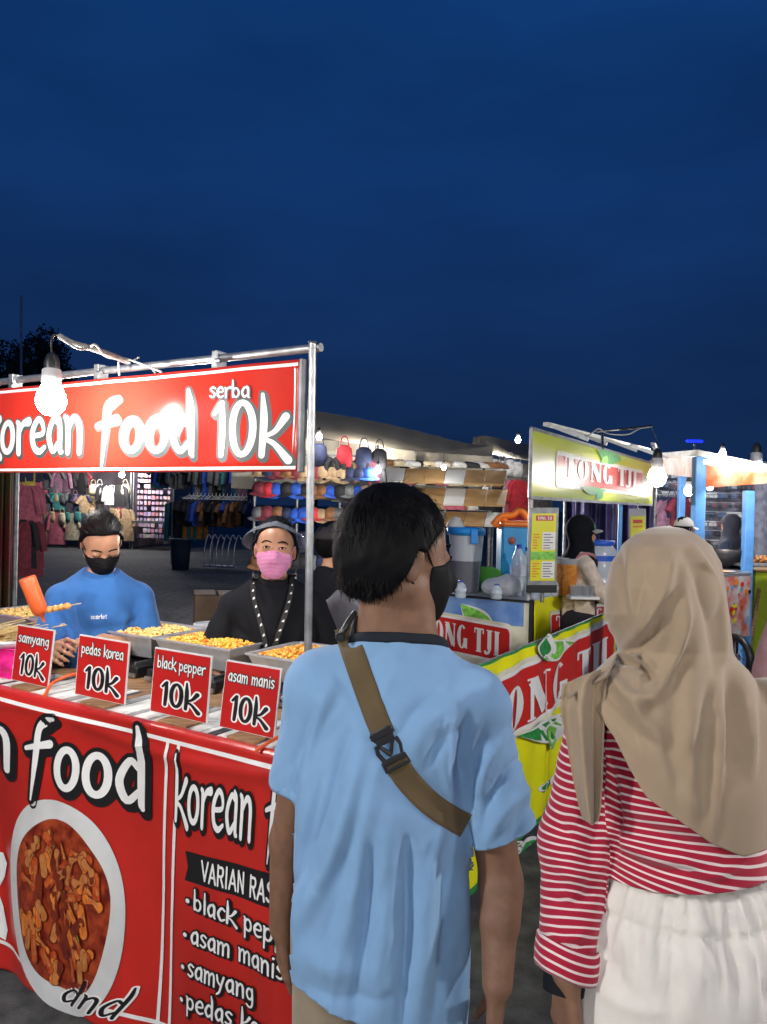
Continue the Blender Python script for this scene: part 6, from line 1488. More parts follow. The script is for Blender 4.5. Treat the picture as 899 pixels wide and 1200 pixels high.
def redbox(fn, frm, p0, p1, h_up, lift, par, rim=INK_W, m=None, top=None, y0=None):
    """rounded red plate with a pale rim, from pixel p0 to p1 along the base line"""
    a, c = frm(*p0), frm(*p1); m = m or INK_R; r_ = h_up * .12
    L = abs(c[0] - a[0]); sg = 1 if c[0] > a[0] else -1
    for g, mm, nm, lf in ((h_up * .16, MATS['print_cream'], 'plate_glow', lift - .0009), (h_up * .07, rim, 'plate_rim', lift - .0005), (0, m, 'red_plate', lift)):
        def f(u, w):
            X = -g + (L + 2 * g) * u; q = min(X + g, L + g - X); rr = r_ + g; ins = rr - math.sqrt(max(0, rr * rr - max(0, rr - q) ** 2)); z0 = lerp(a[1], c[1], min(1, max(0, X / L)))
            return fn(a[0] + sg * X, lerp(z0 - g + ins, z0 + h_up + g - ins, w), lf)
        grid_mesh(nm, f, max(30, int(L / .012)), 8, mm, par)
rbh = Spx(560, 735)[1] - Spx(560, 768)[1]
redbox(sidefn, Spx, (495, 755), (597, 776), rbh * 1.15, .0035, tc_)
def fat_text(txt, p0, p1, cap, fn, frm, lift, par, ink=INK_W, out=None, ws=1.0):
    a, c = frm(*p0), frm(*p1); wu = text_width(txt, FAT, .06); kx = (c[0] - a[0]) / wu
    fm = lambda x, y, lf: fn(a[0] + x * kx, lerp(a[1], c[1], x / wu) + y * cap, lf)
    if out: acc = ([], []); text_mesh('', txt, FAT, fm, None, None, grow=.05, lift=lift - .0006, gap=.06, acc=acc, smooth=False); raw('lettering_outline', acc[0], acc[1], out, par)
    return text_mesh('lettering', txt, FAT, fm, ink, par, lift=lift, gap=.06, smooth=False, wscale=ws)
fat_text('TONG TJI', (497, 750), (586, 769), Spx(560, 734)[1] - Spx(560, 762)[1], sidefn, Spx, .005, tc_)
# yellow cloth on the cart front with swags
def swag(b_, z, lift=0.0): q = (ZC - z); return Tq(-.012 - lift * 1.5 - .012 * abs(math.sin(b_ * 5.2)) * min(1, q * 5) - .02 * q, b_, z + .012 * math.sin(b_ * 5.2) ** 2 * min(1, q * 4))
fb = thing('banner', 'yellow tea banner pinned along the front edge of the drink cart', 'banner', Tq(-.02, .8, .2))
M_YELV = mat('yellow_vinyl', (.80, .78, .01), rough=.35, var=.08, vscale=4, bump=.15, bscale=10)
grid_mesh('sheet', lambda u, w: swag(lerp(.015, 1.6, u), lerp(.25, ZC + .004, w)), 90, 40, M_YELV, fb, thick=.0015)
leaf('printed_leaf', (693, 703), (676, 718), .30, swag, Tpx, .004, INK_G, fb, outline=None); leaf('printed_leaf', (678, 719), (712, 708), .20, swag, Tpx, .0045, MATS['print_light_green'], fb)
redbox(swag, Tpx, (640, 755), (735, 730), .20, .006, fb); fat_text('TONG TJI', (645, 748), (732, 726), .155, swag, Tpx, .008, fb)
# ---- sign board
ts = thing('stall_sign', 'yellow and white tea sign board with red nameplate, raised on the drink cart posts', 'sign', Tq(0, 1.5, 1.7))
SP = .0
zT0, zB0 = Tpx(627, 503)[1], Tpx(622, 583)[1]; bL, bR = Tpx(623, 545)[0], Tpx(765, 570)[0]; zT1, zB1 = Tpx(765, 543)[1], Tpx(765, 592)[1]
def sfn(b_, z, lift=0.0): return Tq(-.0 - lift * 1.6, b_, z)
def sq(u, w): b_ = lerp(bL, bR, u); return b_, lerp(lerp(zB0, zB1, u), lerp(zT0, zT1, u), w)
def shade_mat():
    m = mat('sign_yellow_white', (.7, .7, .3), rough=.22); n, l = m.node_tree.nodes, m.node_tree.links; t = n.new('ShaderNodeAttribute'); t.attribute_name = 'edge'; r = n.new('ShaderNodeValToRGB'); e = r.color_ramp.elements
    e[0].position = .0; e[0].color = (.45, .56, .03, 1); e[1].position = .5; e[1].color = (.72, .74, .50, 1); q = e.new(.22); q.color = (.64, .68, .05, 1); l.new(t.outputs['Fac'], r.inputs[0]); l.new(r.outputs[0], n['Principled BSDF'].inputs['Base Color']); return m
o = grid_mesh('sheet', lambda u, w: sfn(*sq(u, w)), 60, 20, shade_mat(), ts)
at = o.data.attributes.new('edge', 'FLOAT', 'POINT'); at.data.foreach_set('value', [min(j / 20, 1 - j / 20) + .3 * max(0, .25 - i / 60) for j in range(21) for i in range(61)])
for (u0, w0, u1, w1) in ((0, 0, 1, 0), (1, 0, 1, 1), (1, 1, 0, 1), (0, 1, 0, 0)):
    b = B(); b.obox(Tq(.008, sq(u0, w0)[0], sq(u0, w0)[1]), Tq(.008, sq(u1, w1)[0], sq(u1, w1)[1]), .02, .022); b.build('frame_bar', M_STEELD, ts)
hh = Tpx(700, 538)[1] - Tpx(700, 567)[1]
redbox(sfn, Tpx, (652, 566), (752, 578), hh * .98, .004, ts, rim=INK_W); fat_text('TONG TJI', (660, 560), (745, 572), hh * .80, sfn, Tpx, .007, ts)
leaf('printed_leaf', (727, 539), (698, 527), .24, sfn, Tpx, .0075, INK_G, ts, bend=.1); leaf('printed_leaf', (710, 534), (702, 543), .3, sfn, Tpx, .008, MATS['print_light_green'], ts)
leaf('printed_leaf', (680, 571), (711, 574), .16, sfn, Tpx, .0075, INK_G, ts, bend=-.1); leaf('printed_leaf', (704, 575), (696, 585), .3, sfn, Tpx, .008, INK_G, ts)
tf = thing('sign_posts', 'white and blue posts with a top rail carrying the tea sign', 'posts', Tq(.02, .2, 0))
M_WPIPE = mat('white_painted_pipe', (.62, .63, .63), rough=.4, var=.1); M_BLUEP = mat('blue_painted_post', (.08, .24, .55), rough=.4, var=.12, vscale=12)
b = B(); b.tube([Tq(.03, .02, ZC), Tq(.03, .02, zT0)], .016, n=10); b.build('post', M_WPIPE, tf)
b = B(); q = Tpx(728, 560, .05); b.tube([Tq(.05, q[0], 0), Tq(.05, q[0], 2.1)], .022, n=10); b.build('post', M_BLUEP, tf)
r0, r1 = Tpx(640, 497, .35), Tpx(760, 527, .35)
b = B(); b.obox(Tq(.35, r0[0], r0[1]), Tq(.35, r1[0], r1[1]), .05, .03); b.build('top_rail', M_WPIPE, tf)
for px in (643, 668, 708, 738, 750): s = Tpx(px, 505, .35)[0]; u = (s - r0[0]) / (r1[0] - r0[0]); b = B(); z_ = lerp(r0[1], r1[1], u); b.obox(Tq(.35, s, z_), Tq(.02, s, z_ - .13), .03, .03); b.build('rail_bracket', M_WPIPE, tf)
b = B(); p1 = Tq(.2, Tpx(755, 520, .3)[0], Tpx(755, 520, .3)[1]); b.obox(p1, p1 + TV * .5 + Vector((0, 0, -.12)), .05, .03); b.build('loose_slat', M_WPIPE, tf)
def Tp3(px, py, a): q = Tpx(px, py, a); return Tq(a, q[0], q[1])
bulb('hanging_bulb', Tp3(770, 560, -.42), .075, 'lit bulb hanging at the right end of the tea sign', 8, [Tp3(769, 512, -.40), Tp3(764, 501, -.36)])
bulb('hanging_bulb', Tp3(788, 568, .7), .080, 'second lit bulb just behind the one at the tea sign', 22, [Tp3(788, 540, .7)])
ca = thing('sign_light_arm', 'arm with looped cables reaching over the tea sign to its bulb', 'cable', Tp3(705, 512, .1))
b = B(); b.tube(crom([Tp3(700, 506, .2), Tp3(730, 503, -.2), Tp3(764, 499, -.36)], 6), .010, n=8); b.tube([Tp3(706, 525, .0), Tp3(706, 506, .15)], .012, n=6); b.build('arm', M_BLKP, ca)
b = B(); b.tube(crom([Tp3(677, 512, .1), Tp3(690, 510, .05), Tp3(702, 502, .0), Tp3(712, 508, -.1), Tp3(735, 509, -.2), Tp3(750, 502, -.3), Tp3(764, 500, -.36)], 6), .006, n=6); b.build('looped_cable', MATS['white_cable'], ca)
# ---- menu board at the corner
def mcard(px4, label, name='menu_board', depth_a=-.03, rows=True):
    th = thing(name, label, 'menu', Tq(depth_a, .05, ZC))
    C4 = [onplane(*p, Tq(0, -.10, 1), Vector((.18, -1, 0)).normalized()) for p in px4]; nrm = Vector((.18, -1, 0)).normalized()
    f = lambda u, w, lf=0.0: (C4[3].lerp(C4[2], u)).lerp(C4[0].lerp(C4[1], u), w) + nrm * lf
    rect = lambda nm, u0, u1, w0, w1, m, lf: raw(nm, [f(u0, w0, lf), f(u1, w0, lf), f(u1, w1, lf), f(u0, w1, lf)], [(0, 1, 2, 3)], m, th)
    b = B(); vs = [f(0, 0, .0), f(1, 0, 0), f(1, 1, 0), f(0, 1, 0)]; b.add(vs + [v - nrm * .02 for v in vs], [(0, 1, 2, 3), (7, 6, 5, 4), (0, 4, 5, 1), (1, 5, 6, 2), (2, 6, 7, 3), (3, 7, 4, 0)]); b.build('frame', M_STEELD, th)
    rect('sheet', .08, .92, .10, .93, INK_Y, .002); rect('green_band', .08, .92, .36, .46, INK_LG, .003); rect('red_title', .22, .82, .84, .905, INK_R, .003)
    fm = lambda x, y, lf: f(.27 + x / text_width('TONG TJI', FAT, .06) * .5, .852 + y * .04, .004 + lf); text_mesh('lettering', 'TONG TJI', FAT, fm, INK_W, th, lift=.0005, gap=.06, smooth=False)
    rect('price_panel', .46, .90, .48, .70, MATS['print_white'], .003); rect('price_panel', .46, .90, .13, .34, MATS['print_white'], .003)
    r_ = random.Random(4)
    for k in range(6): 
        for base_, hgt in ((.49, .20), (.14, .19)): w0 = base_ + hgt * k / 6; rect('price_line', .50, .50 + r_.uniform(.2, .36), w0 + .008, w0 + .018, GRY, .004); rect('item_line', .14, .14 + r_.uniform(.12, .26), w0 + .006, w0 + .020, INK_O, .004)
    b = B(); b.obox(f(0, .0) - nrm * .005, f(1, 0) - nrm * .005, .03, .05); b.build('bottom_tray', M_BLKP, th); 
    return th
mb_ = mcard([(621, 595), (655, 595), (652, 690), (618, 690)], 'upright green and yellow drink menu at the corner of the tea stall')
pb_ = onplane(636, 690, Tq(0, -.10, 1), Vector((.18, -1, 0)).normalized()); b = B(); b.tube([Vector((pb_.x, pb_.y + .015, 1.052)), pb_ + Vector((0, .012, .02))], .012, n=8); b.build('stand_rod', M_STEEL, mb_)
# small hanging price card
hc_ = thing('hanging_price_card', 'small yellow price card hanging under the right end of the tea sign', 'menu', Tp3(747, 615, -.05))
for nm, (x0, y0, x1, y1), m, lf in (('clear_sleeve', (737, 596, 757, 630), mat('sleeve_grey', (.35, .37, .40), rough=.3), 0), ('yellow_sheet', (739, 605, 756, 629), INK_Y, .004), ('red_line', (742, 609, 753, 613), INK_R, .007), ('orange_line', (742, 616, 753, 618), INK_O, .007)):
    raw(nm, [Tp3(x0, y1, -.05 - lf), Tp3(x1, y1, -.05 - lf), Tp3(x1, y0, -.05 - lf), Tp3(x0, y0, -.05 - lf)], [(0, 1, 2, 3)], m, hc_)
b = B(); b.tube([Tp3(747, 597, -.05), Tp3(747, 590, -.02)], .006, n=5); b.build('hook', M_BLKP, hc_)
# ---- things on the cart
def on_cart(px, py=None, z=ZC, a=None, D=None):
    p = V(px, 650, D); p.z = z; return p
def lid_jar(c, r0, r1, h, label):
    th = thing('drink_dispenser', label, 'container', c)
    b = B(); b.lathe([(0, .003), (r0 * .96, .003), (r0, .015), (lerp(r0, r1, .5), h * .5)], c=c, n=28); b.build('full_part', mat('cloudy_drink', (.16, .17, .20), rough=.2, alpha=.9), th)
    b = B(); b.lathe([(lerp(r0, r1, .5), h * .5), (r1, h * .94), (r1, h)], c=c, n=28); b.build('clear_part', mat('cloudy_plastic', (.62, .68, .74), rough=.25, alpha=.72), th)
    b = B(); b.lathe([(r1 * 1.0, h * .93), (r1 * 1.06, h * .94), (r1 * 1.06, h * .90), (r1 * 1.12, h * .90), (r1 * 1.12, h * 1.0), (r1 * .95, h * 1.02), (0, h * 1.02)], c=c, n=28); lid = b.build('lid', mat('lid_blue', (.02, .26, .72), rough=.35), th)
    b = B(); b.box(c + Vector((.04, -r1 * 1.12, h * .88)), (.05, .02, .10), bev=.004); b.build('lid_clip', MATS['lid_blue'], lid)
    b = B(); v_ = [c + Vector((-.12, 0, h * 1.02))]; b.lathe([(.07, 0), (.05, .04), (.02, .07), (.0, .075)], c=c + Vector((-.08, 0, h * 1.02)), n=9); b.build('plastic_bag', mat('bag_clear', (.7, .75, .7), rough=.3, alpha=.6), lid)
c = on_cart(546, D=5.45); lid_jar(c, .10, .125, .46, 'tall clear drink container with bright blue lid on the tea cart')
c = on_cart(602, D=5.75); th = thing('drink_cooler', 'flat-sided blue drink cooler with an orange handled top', 'cooler', c)
b = B(); b.box(c + Vector((0, 0, .24)), (.235, .15, .475), rotz(R(8)), bev=.015); b.build('cooler_body', mat('cooler_blue', (.02, .30, .68), rough=.4), th)
b = B(); b.box(c + Vector((.01, -.01, .495)), (.25, .15, .045), rotz(R(8)), bev=.015); b.tube([c + Vector((-.10 + .035 * math.cos(R(k)), -.03, .50 + .035 * math.sin(R(k)))) for k in range(0, 361, 30)], .018, n=10)
b.tube(crom([c + Vector((-.17, -.03, .48)), c + Vector((-.10, -.03, .55)), c + Vector((-.02, -.03, .56)), c + Vector((.03, -.03, .60)), c + Vector((.09, -.03, .55)), c + Vector((.13, -.03, .50))], 5), .026, n=10); b.build('orange_handle', mat('handle_orange', (.85, .20, .02), rough=.4), th)
b = B(); b.lathe([(0, .002), (.028, .002), (.03, 0)], c=c + Vector((-.03, -.088, .37)), n=14, M=Matrix.Rotation(R(90), 3, 'X')); b.build('round_sticker', mat('sticker_red', (.55, .12, .08), rough=.4, col2=(.05, .05, .06), vscale=90), th)
M_WAT = mat('bottle_clear', (.70, .82, .90), rough=.10, alpha=.55, bump=.5, bscale=60); M_CAPB = mat('cap_blue_plastic', (.02, .06, .45), rough=.4)
def bottle(c, h=.24, r=.033, label='', lay=False, n_=1, grp_='clear water bottles with blue caps'):
    th = thing('water_bottle', label, 'bottle', c, group=grp_); b = B(); pr = [(0, 0), (r * .9, 0)]; 
    for q in range(7): pr += [(r * (1 if q % 2 else .92), h * (.04 + q * .1))]
    pr += [(r * .95, h * .72), (r * .4, h * .90), (r * .36, h * .93)]; b.lathe(pr, c=c, n=16); b.build('bottle_body', M_WAT, th); b = B(); b.lathe([(r * .44, h * .92), (r * .44, h * .995), (0, h)], c=c, n=12); b.build('cap', M_CAPB, th)
    b = B(); b.lathe([(r * 1.02, h * .40), (r * 1.02, h * .60)], c=c, n=16); b.build('paper_label', mat('label_white_blue', (.5, .6, .75), rough=.5, col2=(.7, .75, .8), vscale=50), th)
bottle(on_cart(608, D=5.30), .36, .052, 'tall water bottle standing in front of the blue cooler')
bottle(on_cart(619, D=5.42), .34, .05, 'tall water bottle half hidden by the menu board')
bottle(on_cart(541, D=5.12), .115, .038, 'short bottle with blue cap at the left cart edge'); bottle(on_cart(583, D=5.10), .10, .04, 'short bottle with blue cap in front of the ice bag')
for k, (px, D_) in enumerate(((627, 5.2), (641, 5.3), (650, 5.35))): bottle(on_cart(px, D=D_), .12, .036, ['small water bottle under the left half of the menu', 'small water bottle under the middle of the menu', 'small water bottle under the right half of the menu'][k])
ib = thing('ice_bag', 'white sack of ice lying on the tea cart edge', 'bag', on_cart(590, D=5.3)); c = on_cart(590, D=5.3)
sd_ = lambda P: (union(ell(tuple(c + Vector((0, 0, .06))), (.15, .09, .075)), ell(tuple(c + Vector((.06, 0, .09))), (.07, .07, .05)), k=.05)(P) + noise3(P.astype(float), 70, 2) * .008)
sdf_obj('sack', sd_, c - Vector((.2, .15, .03)), c + Vector((.2, .15, .2)), .009, mat('ice_white', (.70, .74, .74), rough=.4, var=.1, bump=.5), ib)
gb = thing('plastic_basin', 'green plastic basin behind the ice bag', 'basin', on_cart(567, D=5.6)); b = B(); c = on_cart(567, D=5.6); b.lathe([(0, .0), (.10, .0), (.14, .10), (.148, .10), (.148, .108), (.135, .105), (.095, .01), (0, .01)], c=c + Vector((0, 0, .02)), n=24, M=Matrix.Rotation(R(-28), 3, 'X')); b.build('basin', mat('basin_green', (.10, .42, .06), rough=.4), gb)
M_TEA = mat('iced_tea', (.62, .20, .03), rough=.12, alpha=.92, col2=(.75, .34, .08), vscale=30)
for k, (px, D_, hh_, lab) in enumerate(((659, 5.42, .265, 'left tall cup of iced tea beside the menu board'), (668, 5.36, .262, 'right tall cup of iced tea with a white rim'))):
    c = on_cart(px, D=D_); th = thing('iced_tea_cup', lab, 'cup', c, group='large cups of iced tea'); b = B(); b.lathe([(0, .002), (.052, .002), (.066, hh_ * .88)], c=c, n=22); b.build('tea', M_TEA, th); b = B(); b.lathe([(.0665, hh_ * .86), (.068, hh_), (.073, hh_ + .006), (.064, hh_ + .004), (.062, hh_ * .9), (0, hh_ * .9)], c=c, n=22); b.build('cup_rim', M_CLEARP, th)
c = on_cart(702, D=5.75); th = thing('water_gallon', 'large clear water gallon with a blue top beside the tea cups', 'bottle', c)
b = B(); b.lathe([(0, 0), (.125, 0), (.13, .02), (.13, .10), (.124, .11), (.13, .12), (.13, .22), (.124, .23), (.13, .24), (.13, .31), (.09, .36)], c=c, n=28); b.build('gallon_body', mat('gallon_clear', (.70, .78, .85), rough=.12, alpha=.6), th); b = B(); b.lathe([(.131, .235), (.131, .275)], c=c, n=24); b.lathe([(.10, .345), (.115, .36), (.115, .385), (0, .39)], c=c, n=24); b.build('blue_ring_and_top', mat('gallon_blue', (.03, .12, .62), rough=.35), th)
gtr = thing('glass_tray', 'low tray of glasses on the tea cart beside the cups', 'tray', on_cart(684, D=5.2)); c = on_cart(684, D=5.22); b = B(); b.box(c + Vector((0, 0, .012)), (.20, .14, .02), bev=.003); b.build('tray', MATS['print_white'], gtr)
for k in range(4): b = B(); b.lathe([(0, .02), (.025, .02), (.03, .09), (.031, .09)], c=c + Vector((-.06 + .04 * k, .02 * (k % 2), 0)), n=12); b.build('glass', M_CLEARP, gtr)
# ---- big leaning banner in front
LB = Vector((.432, 3.205, 0)); LV = Vector((.511, .86, 0)).normalized(); LN = Vector((-LV.y, LV.x, 0))
def Lpx(px, py): p = onplane(px, py, LB, LN); d = p - LB; return (d.dot(LV), p.z)
def lfn(b_, z, lift=0.0):
    q = 1 - z; w_ = .012 * math.sin(b_ * 9 + .5 + q) * (.3 + q) + .006 * math.sin(b_ * 21 + q * 4); w_ += -.012 * math.exp(-((b_ - Lpx(640, 800)[0] - .02 * math.sin(z * 5)) / .02) ** 2)
    return LB + LV * b_ - LN * (w_ + lift * 3) + Vector((0, 0, z))
bb_ = thing('banner', 'large slanting yellow tea banner with a red nameplate behind the blue t-shirt', 'banner', LB + LV * .6)
L0, L1 = Lpx(500, 830)[0], Lpx(723, 715)[0]; zl0 = lambda b_: lerp(.055, .09, (b_ - L0) / (L1 - L0))
ztop_ = lambda b_: 1.0 - .02 * math.sin(math.pi * np.clip((b_ - L0) / (L1 - L0), 0, 1)) * .5
grid_mesh('sheet', lambda u, w: lfn(lerp(L0, L1, u), lerp(zl0(lerp(L0, L1, u)), ztop_(lerp(L0, L1, u)), w)), 200, 80, M_YELV, bb_, thick=.0015)
def lstrip(nm, pts, half, m, lift): acc = ([], []); strip_flat(pts, half, lfn, lift, acc, sub=50); raw(nm, acc[0], acc[1], m, bb_)
lstrip('green_hem', [(L0, ztop_(L0) - .004), ((L0 + L1) / 2, ztop_((L0 + L1) / 2) - .004), (L1, ztop_(L1) - .004)], .006, INK_G, .001); lstrip('green_hem', [(L0, zl0(L0) + .014), (L1, zl0(L1) + .014)], .014, INK_G, .001); lstrip('white_edge', [(L0 + .01, .1), (L0 + .01, .98)], .03, INK_W, .001)
lstrip('white_frame', [Lpx(570, 818), Lpx(640, 776), Lpx(712, 741)], .012, INK_W, .0012); lstrip('white_frame', [Lpx(706, 742), Lpx(716, 752), Lpx(722, 790), Lpx(724, 830)], .012, INK_W, .0014)
leaf('printed_leaf', (634, 774), (641, 741), .26, lfn, Lpx, .0075, INK_G, bb_, bend=.05, outline=INK_W); leaf('printed_leaf', (634, 773), (668, 752), .22, lfn, Lpx, .0080, MATS['print_light_green'], bb_, bend=.1, outline=INK_W)
cap_ = Lpx(660, 773)[1] - Lpx(660, 817)[1]
redbox(lfn, Lpx, (545, 900), (716, 776), cap_ * 1.32, .0030, bb_); fat_text('TONG TJI', (556, 887), (710, 783), cap_, lfn, Lpx, .0042, bb_)
leaf('printed_leaf', (660, 838), (606, 862), .18, lfn, Lpx, .0075, INK_G, bb_, bend=.12, outline=INK_W); leaf('printed_leaf', (655, 842), (640, 878), .26, lfn, Lpx, .0082, MATS['print_light_green'], bb_, bend=-.1, outline=INK_W)
def grn(txt, p0, p1, xh, font=BR):
    a, c = Lpx(*p0), Lpx(*p1); wu = text_width(txt, font, .05); kx = (c[0] - a[0]) / wu; fm = lambda x, y, lf: lfn(a[0] + x * kx, lerp(a[1], c[1], x / wu) + y * xh, lf)
    for nm, g, dx_, m, lf in (('lettering_shadow', .16, .10, INK_K, .0010), ('lettering_outline', .13, 0, INK_W, .0016), ('lettering', .02, 0, INK_G, .0022)):
        acc = ([], []); text_mesh('', txt, font, fm, None, None, grow=g, lift=lf, dx=dx_, dy=-dx_, gap=.05, acc=acc); raw(nm, acc[0], acc[1], m, bb_)
grn('*c', (629, 932), (666, 915), .07); grn('*g', (636, 985), (675, 965), .07); 
a_ = Lpx(600, 1010); grn('TEA', (566, 1020), (628, 992), .06, font=CP)
for b_ in (L0 - .01, L1 + .01):
    b = B(); b.tube([LB + LV * b_ + LN * .02, LB + LV * b_ + LN * .02 + Vector((0, 0, 1.0))], .012, n=8); b.build('support_pole', M_STEELD, bb_)
b = B(); b.tube([LB + LV * L0 + LN * .02 + Vector((0, 0, .985)), LB + LV * L1 + LN * .02 + Vector((0, 0, .985))], .008, n=8); b.build('support_rail', M_STEELD, bb_)
# ================================================================ the market behind
def W3(px, D, z): p = V(px, 600, D); return Vector((p.x, p.y, z))
RB = random.Random(21)
def shirt_mesh(seed, long_=False, dress=False):
    r_ = random.Random(seed); b = B(); rows = 8; cols = 7; w0 = .22; L = .95 if dress else .62; vs = []
    for sgn in (1, -1):
        k = len(b.v); v_ = []
        for j in range(rows):
            t = j / (rows - 1); w = w0 * (.55 + .45 * min(1, t * 4)) * (1 + .25 * t * (1 if dress else .2)); 
            for i in range(cols): u = i / (cols - 1) * 2 - 1; v_.append((u * w, sgn * (.035 + .012 * math.sin(u * 7 + seed) * t) * (1 - u * u) ** .5, -L * t - .05 * abs(u) * (1 - min(1, t * 5))))
        f = [(j * cols + i, j * cols + i + 1, (j + 1) * cols + i + 1, (j + 1) * cols + i) for j in range(rows - 1) for i in range(cols - 1)]; b.add(v_, f if sgn > 0 else [q[::-1] for q in f], 0, True)
    for sg in (-1, 1):
        e = (sg * (.30 if not long_ else .27), 0, -.28 if not long_ else -.52); b.tube([(sg * .13, 0, -.05), (sg * .21, 0, -.13), e], [.05, .065, .06], n=7)
    return b
def trouser_mesh(seed):
    b = B()
    for sg in (-1, 1): b.tube([(sg * .06, 0, 0), (sg * .07, 0, -.3), (sg * .09, .01, -.92)], [.085, .08, .07], n=8)
    return b
def cap_mesh():
    b = B(); b.lathe([(.105, 0), (.103, .04), (.085, .085), (.05, .11), (.0, .118)], n=14); v_ = []
    for j in range(3):
        for i in range(7): a = R(-60 + 20 * i); rr = .10 + .035 * j; v_.append((rr * math.sin(a), -rr * math.cos(a) * 1.0, .005 - .008 * j))
    b.add(v_, [(j * 7 + i, j * 7 + i + 1, (j + 1) * 7 + i + 1, (j + 1) * 7 + i) for j in range(2) for i in range(6)], 0, True); return b
def shoe_mesh():
    b = B(); b.tube([(0, .12, .045), (0, .07, .055), (0, -.02, .045), (0, -.11, .03), (0, -.14, .025)], [.03, .042, .042, .038, .02], n=9); b.box((0, -.01, .008), (.075, .27, .016), bev=.004); return b
def bag_mesh():
    b = B(); b.lathe([(0, -.34), (.11, -.34), (.14, -.22), (.12, -.05), (.05, 0), (0, .0)], n=12, sy=.5); b.tube(crom([(-.08, 0, -.05), (-.05, 0, .10), (0, 0, .14), (.05, 0, .10), (.08, 0, -.05)], 4), .008, n=5); return b
def hanger(b): b.tube([(-.17, 0, -.06), (0, 0, .03), (.17, 0, -.06)], .006, n=4); b.tube([(0, 0, .03), (0, 0, .07)], .004, n=4)
MESH = {}
def cached(kind):
    if kind not in MESH:
        fn = {'shirt': lambda: shirt_mesh(1), 'shirt_b': lambda: shirt_mesh(5), 'long_shirt': lambda: shirt_mesh(3, True), 'dress': lambda: shirt_mesh(7, True, True), 'trousers': lambda: trouser_mesh(1), 'cap': cap_mesh, 'shoe': shoe_mesh, 'bag': bag_mesh}[kind]; b = fn()
        me = bpy.data.meshes.new(kind); me.from_pydata(b.v, [], b.f); me.polygons.foreach_set('use_smooth', b.sm); me.update(); MESH[kind] = me
    return MESH[kind]
CM = {}
def cloth_of(cn):
    pal = {'maroon': (.16, .02, .035), 'navy': (.015, .022, .06), 'black': (.014, .014, .017), 'grey': (.13, .135, .14), 'white': (.5, .5, .48), 'pink': (.55, .07, .18), 'red': (.42, .02, .03), 'teal': (.03, .16, .16), 'mauve': (.22, .11, .17), 'cream': (.50, .42, .28), 'blue': (.02, .08, .42), 'brown': (.20, .09, .035), 'olive': (.10, .10, .04), 'yellow': (.55, .42, .06), 'tan': (.36, .25, .14), 'orange': (.55, .20, .03), 'rose': (.40, .10, .14), 'green': (.04, .16, .07)}
    return mat('goods_' + cn, pal[cn], rough=.8, var=.25, vscale=12)
def goods(kind, cn, p, rz, label, group, cat, sc=1.0, tilt=0.0):
    me = cached(kind); key = (kind, cn)
    if key not in CM: m2 = me.copy(); m2.materials.clear(); m2.materials.append(cloth_of(cn)); CM[key] = m2
    nm = {'shirt': 'hanging_shirt', 'shirt_b': 'hanging_shirt', 'long_shirt': 'hanging_jacket', 'dress': 'hanging_dress', 'trousers': 'hanging_trousers', 'cap': 'baseball_hat', 'shoe': 'display_shoe', 'bag': 'hanging_bag'}[kind]
    o = bpy.data.objects.new(nm, CM[key]); COL.objects.link(o); o.location = p; o.rotation_euler = (tilt, 0, rz); o.scale = (sc, sc, sc); return prop(o, label, cat, group)
def frame(label, pts, posts, z, r=.02, name='pipe_rack', m=None, rails=()):
    m = m or M_STEELD; th = thing(name, label, 'display frame', Vector((*pts[0][:2], 0)))
    for p in posts: b = B(); b.tube([Vector((p.x, p.y, 0)), Vector((p.x, p.y, z))], r, n=8); b.build('post', m, th)
    for a, c in rails: b = B(); b.tube([a, c], r * .7, n=6); b.build('rail', m, th)
    return th
ORD = 'leftmost second third fourth fifth sixth seventh eighth ninth tenth eleventh twelfth thirteenth fourteenth fifteenth sixteenth seventeenth eighteenth nineteenth twentieth'.split() + ['twenty-' + q for q in 'first second third fourth fifth'.split()]
def row(kind_list, cols, px0, px1, D0, D1, z, n, rz, where, group, cat, sc=1.0, jit=.03):
    for i in range(n):
        t = (i + .5) / n; p = W3(lerp(px0, px1, t), lerp(D0, D1, t), z + RB.uniform(-jit, jit)); kd = RB.choice(kind_list); cn = RB.choice(cols)
        word = {'shirt': 'shirt', 'shirt_b': 'shirt', 'long_shirt': 'jacket', 'dress': 'dress', 'trousers': 'pair of trousers', 'cap': 'cap', 'shoe': 'shoe', 'bag': 'bag'}[kd]
        goods(kd, cn, p, rz + RB.uniform(-.35, .35), '%s %s %s, %s' % (cn, word, where, ORD[i] + (' from its left' if i else '')), group, cat or {'cap': 'cap', 'shoe': 'shoe', 'bag': 'bag'}.get(kd, 'garment'), sc * RB.uniform(.9, 1.1))
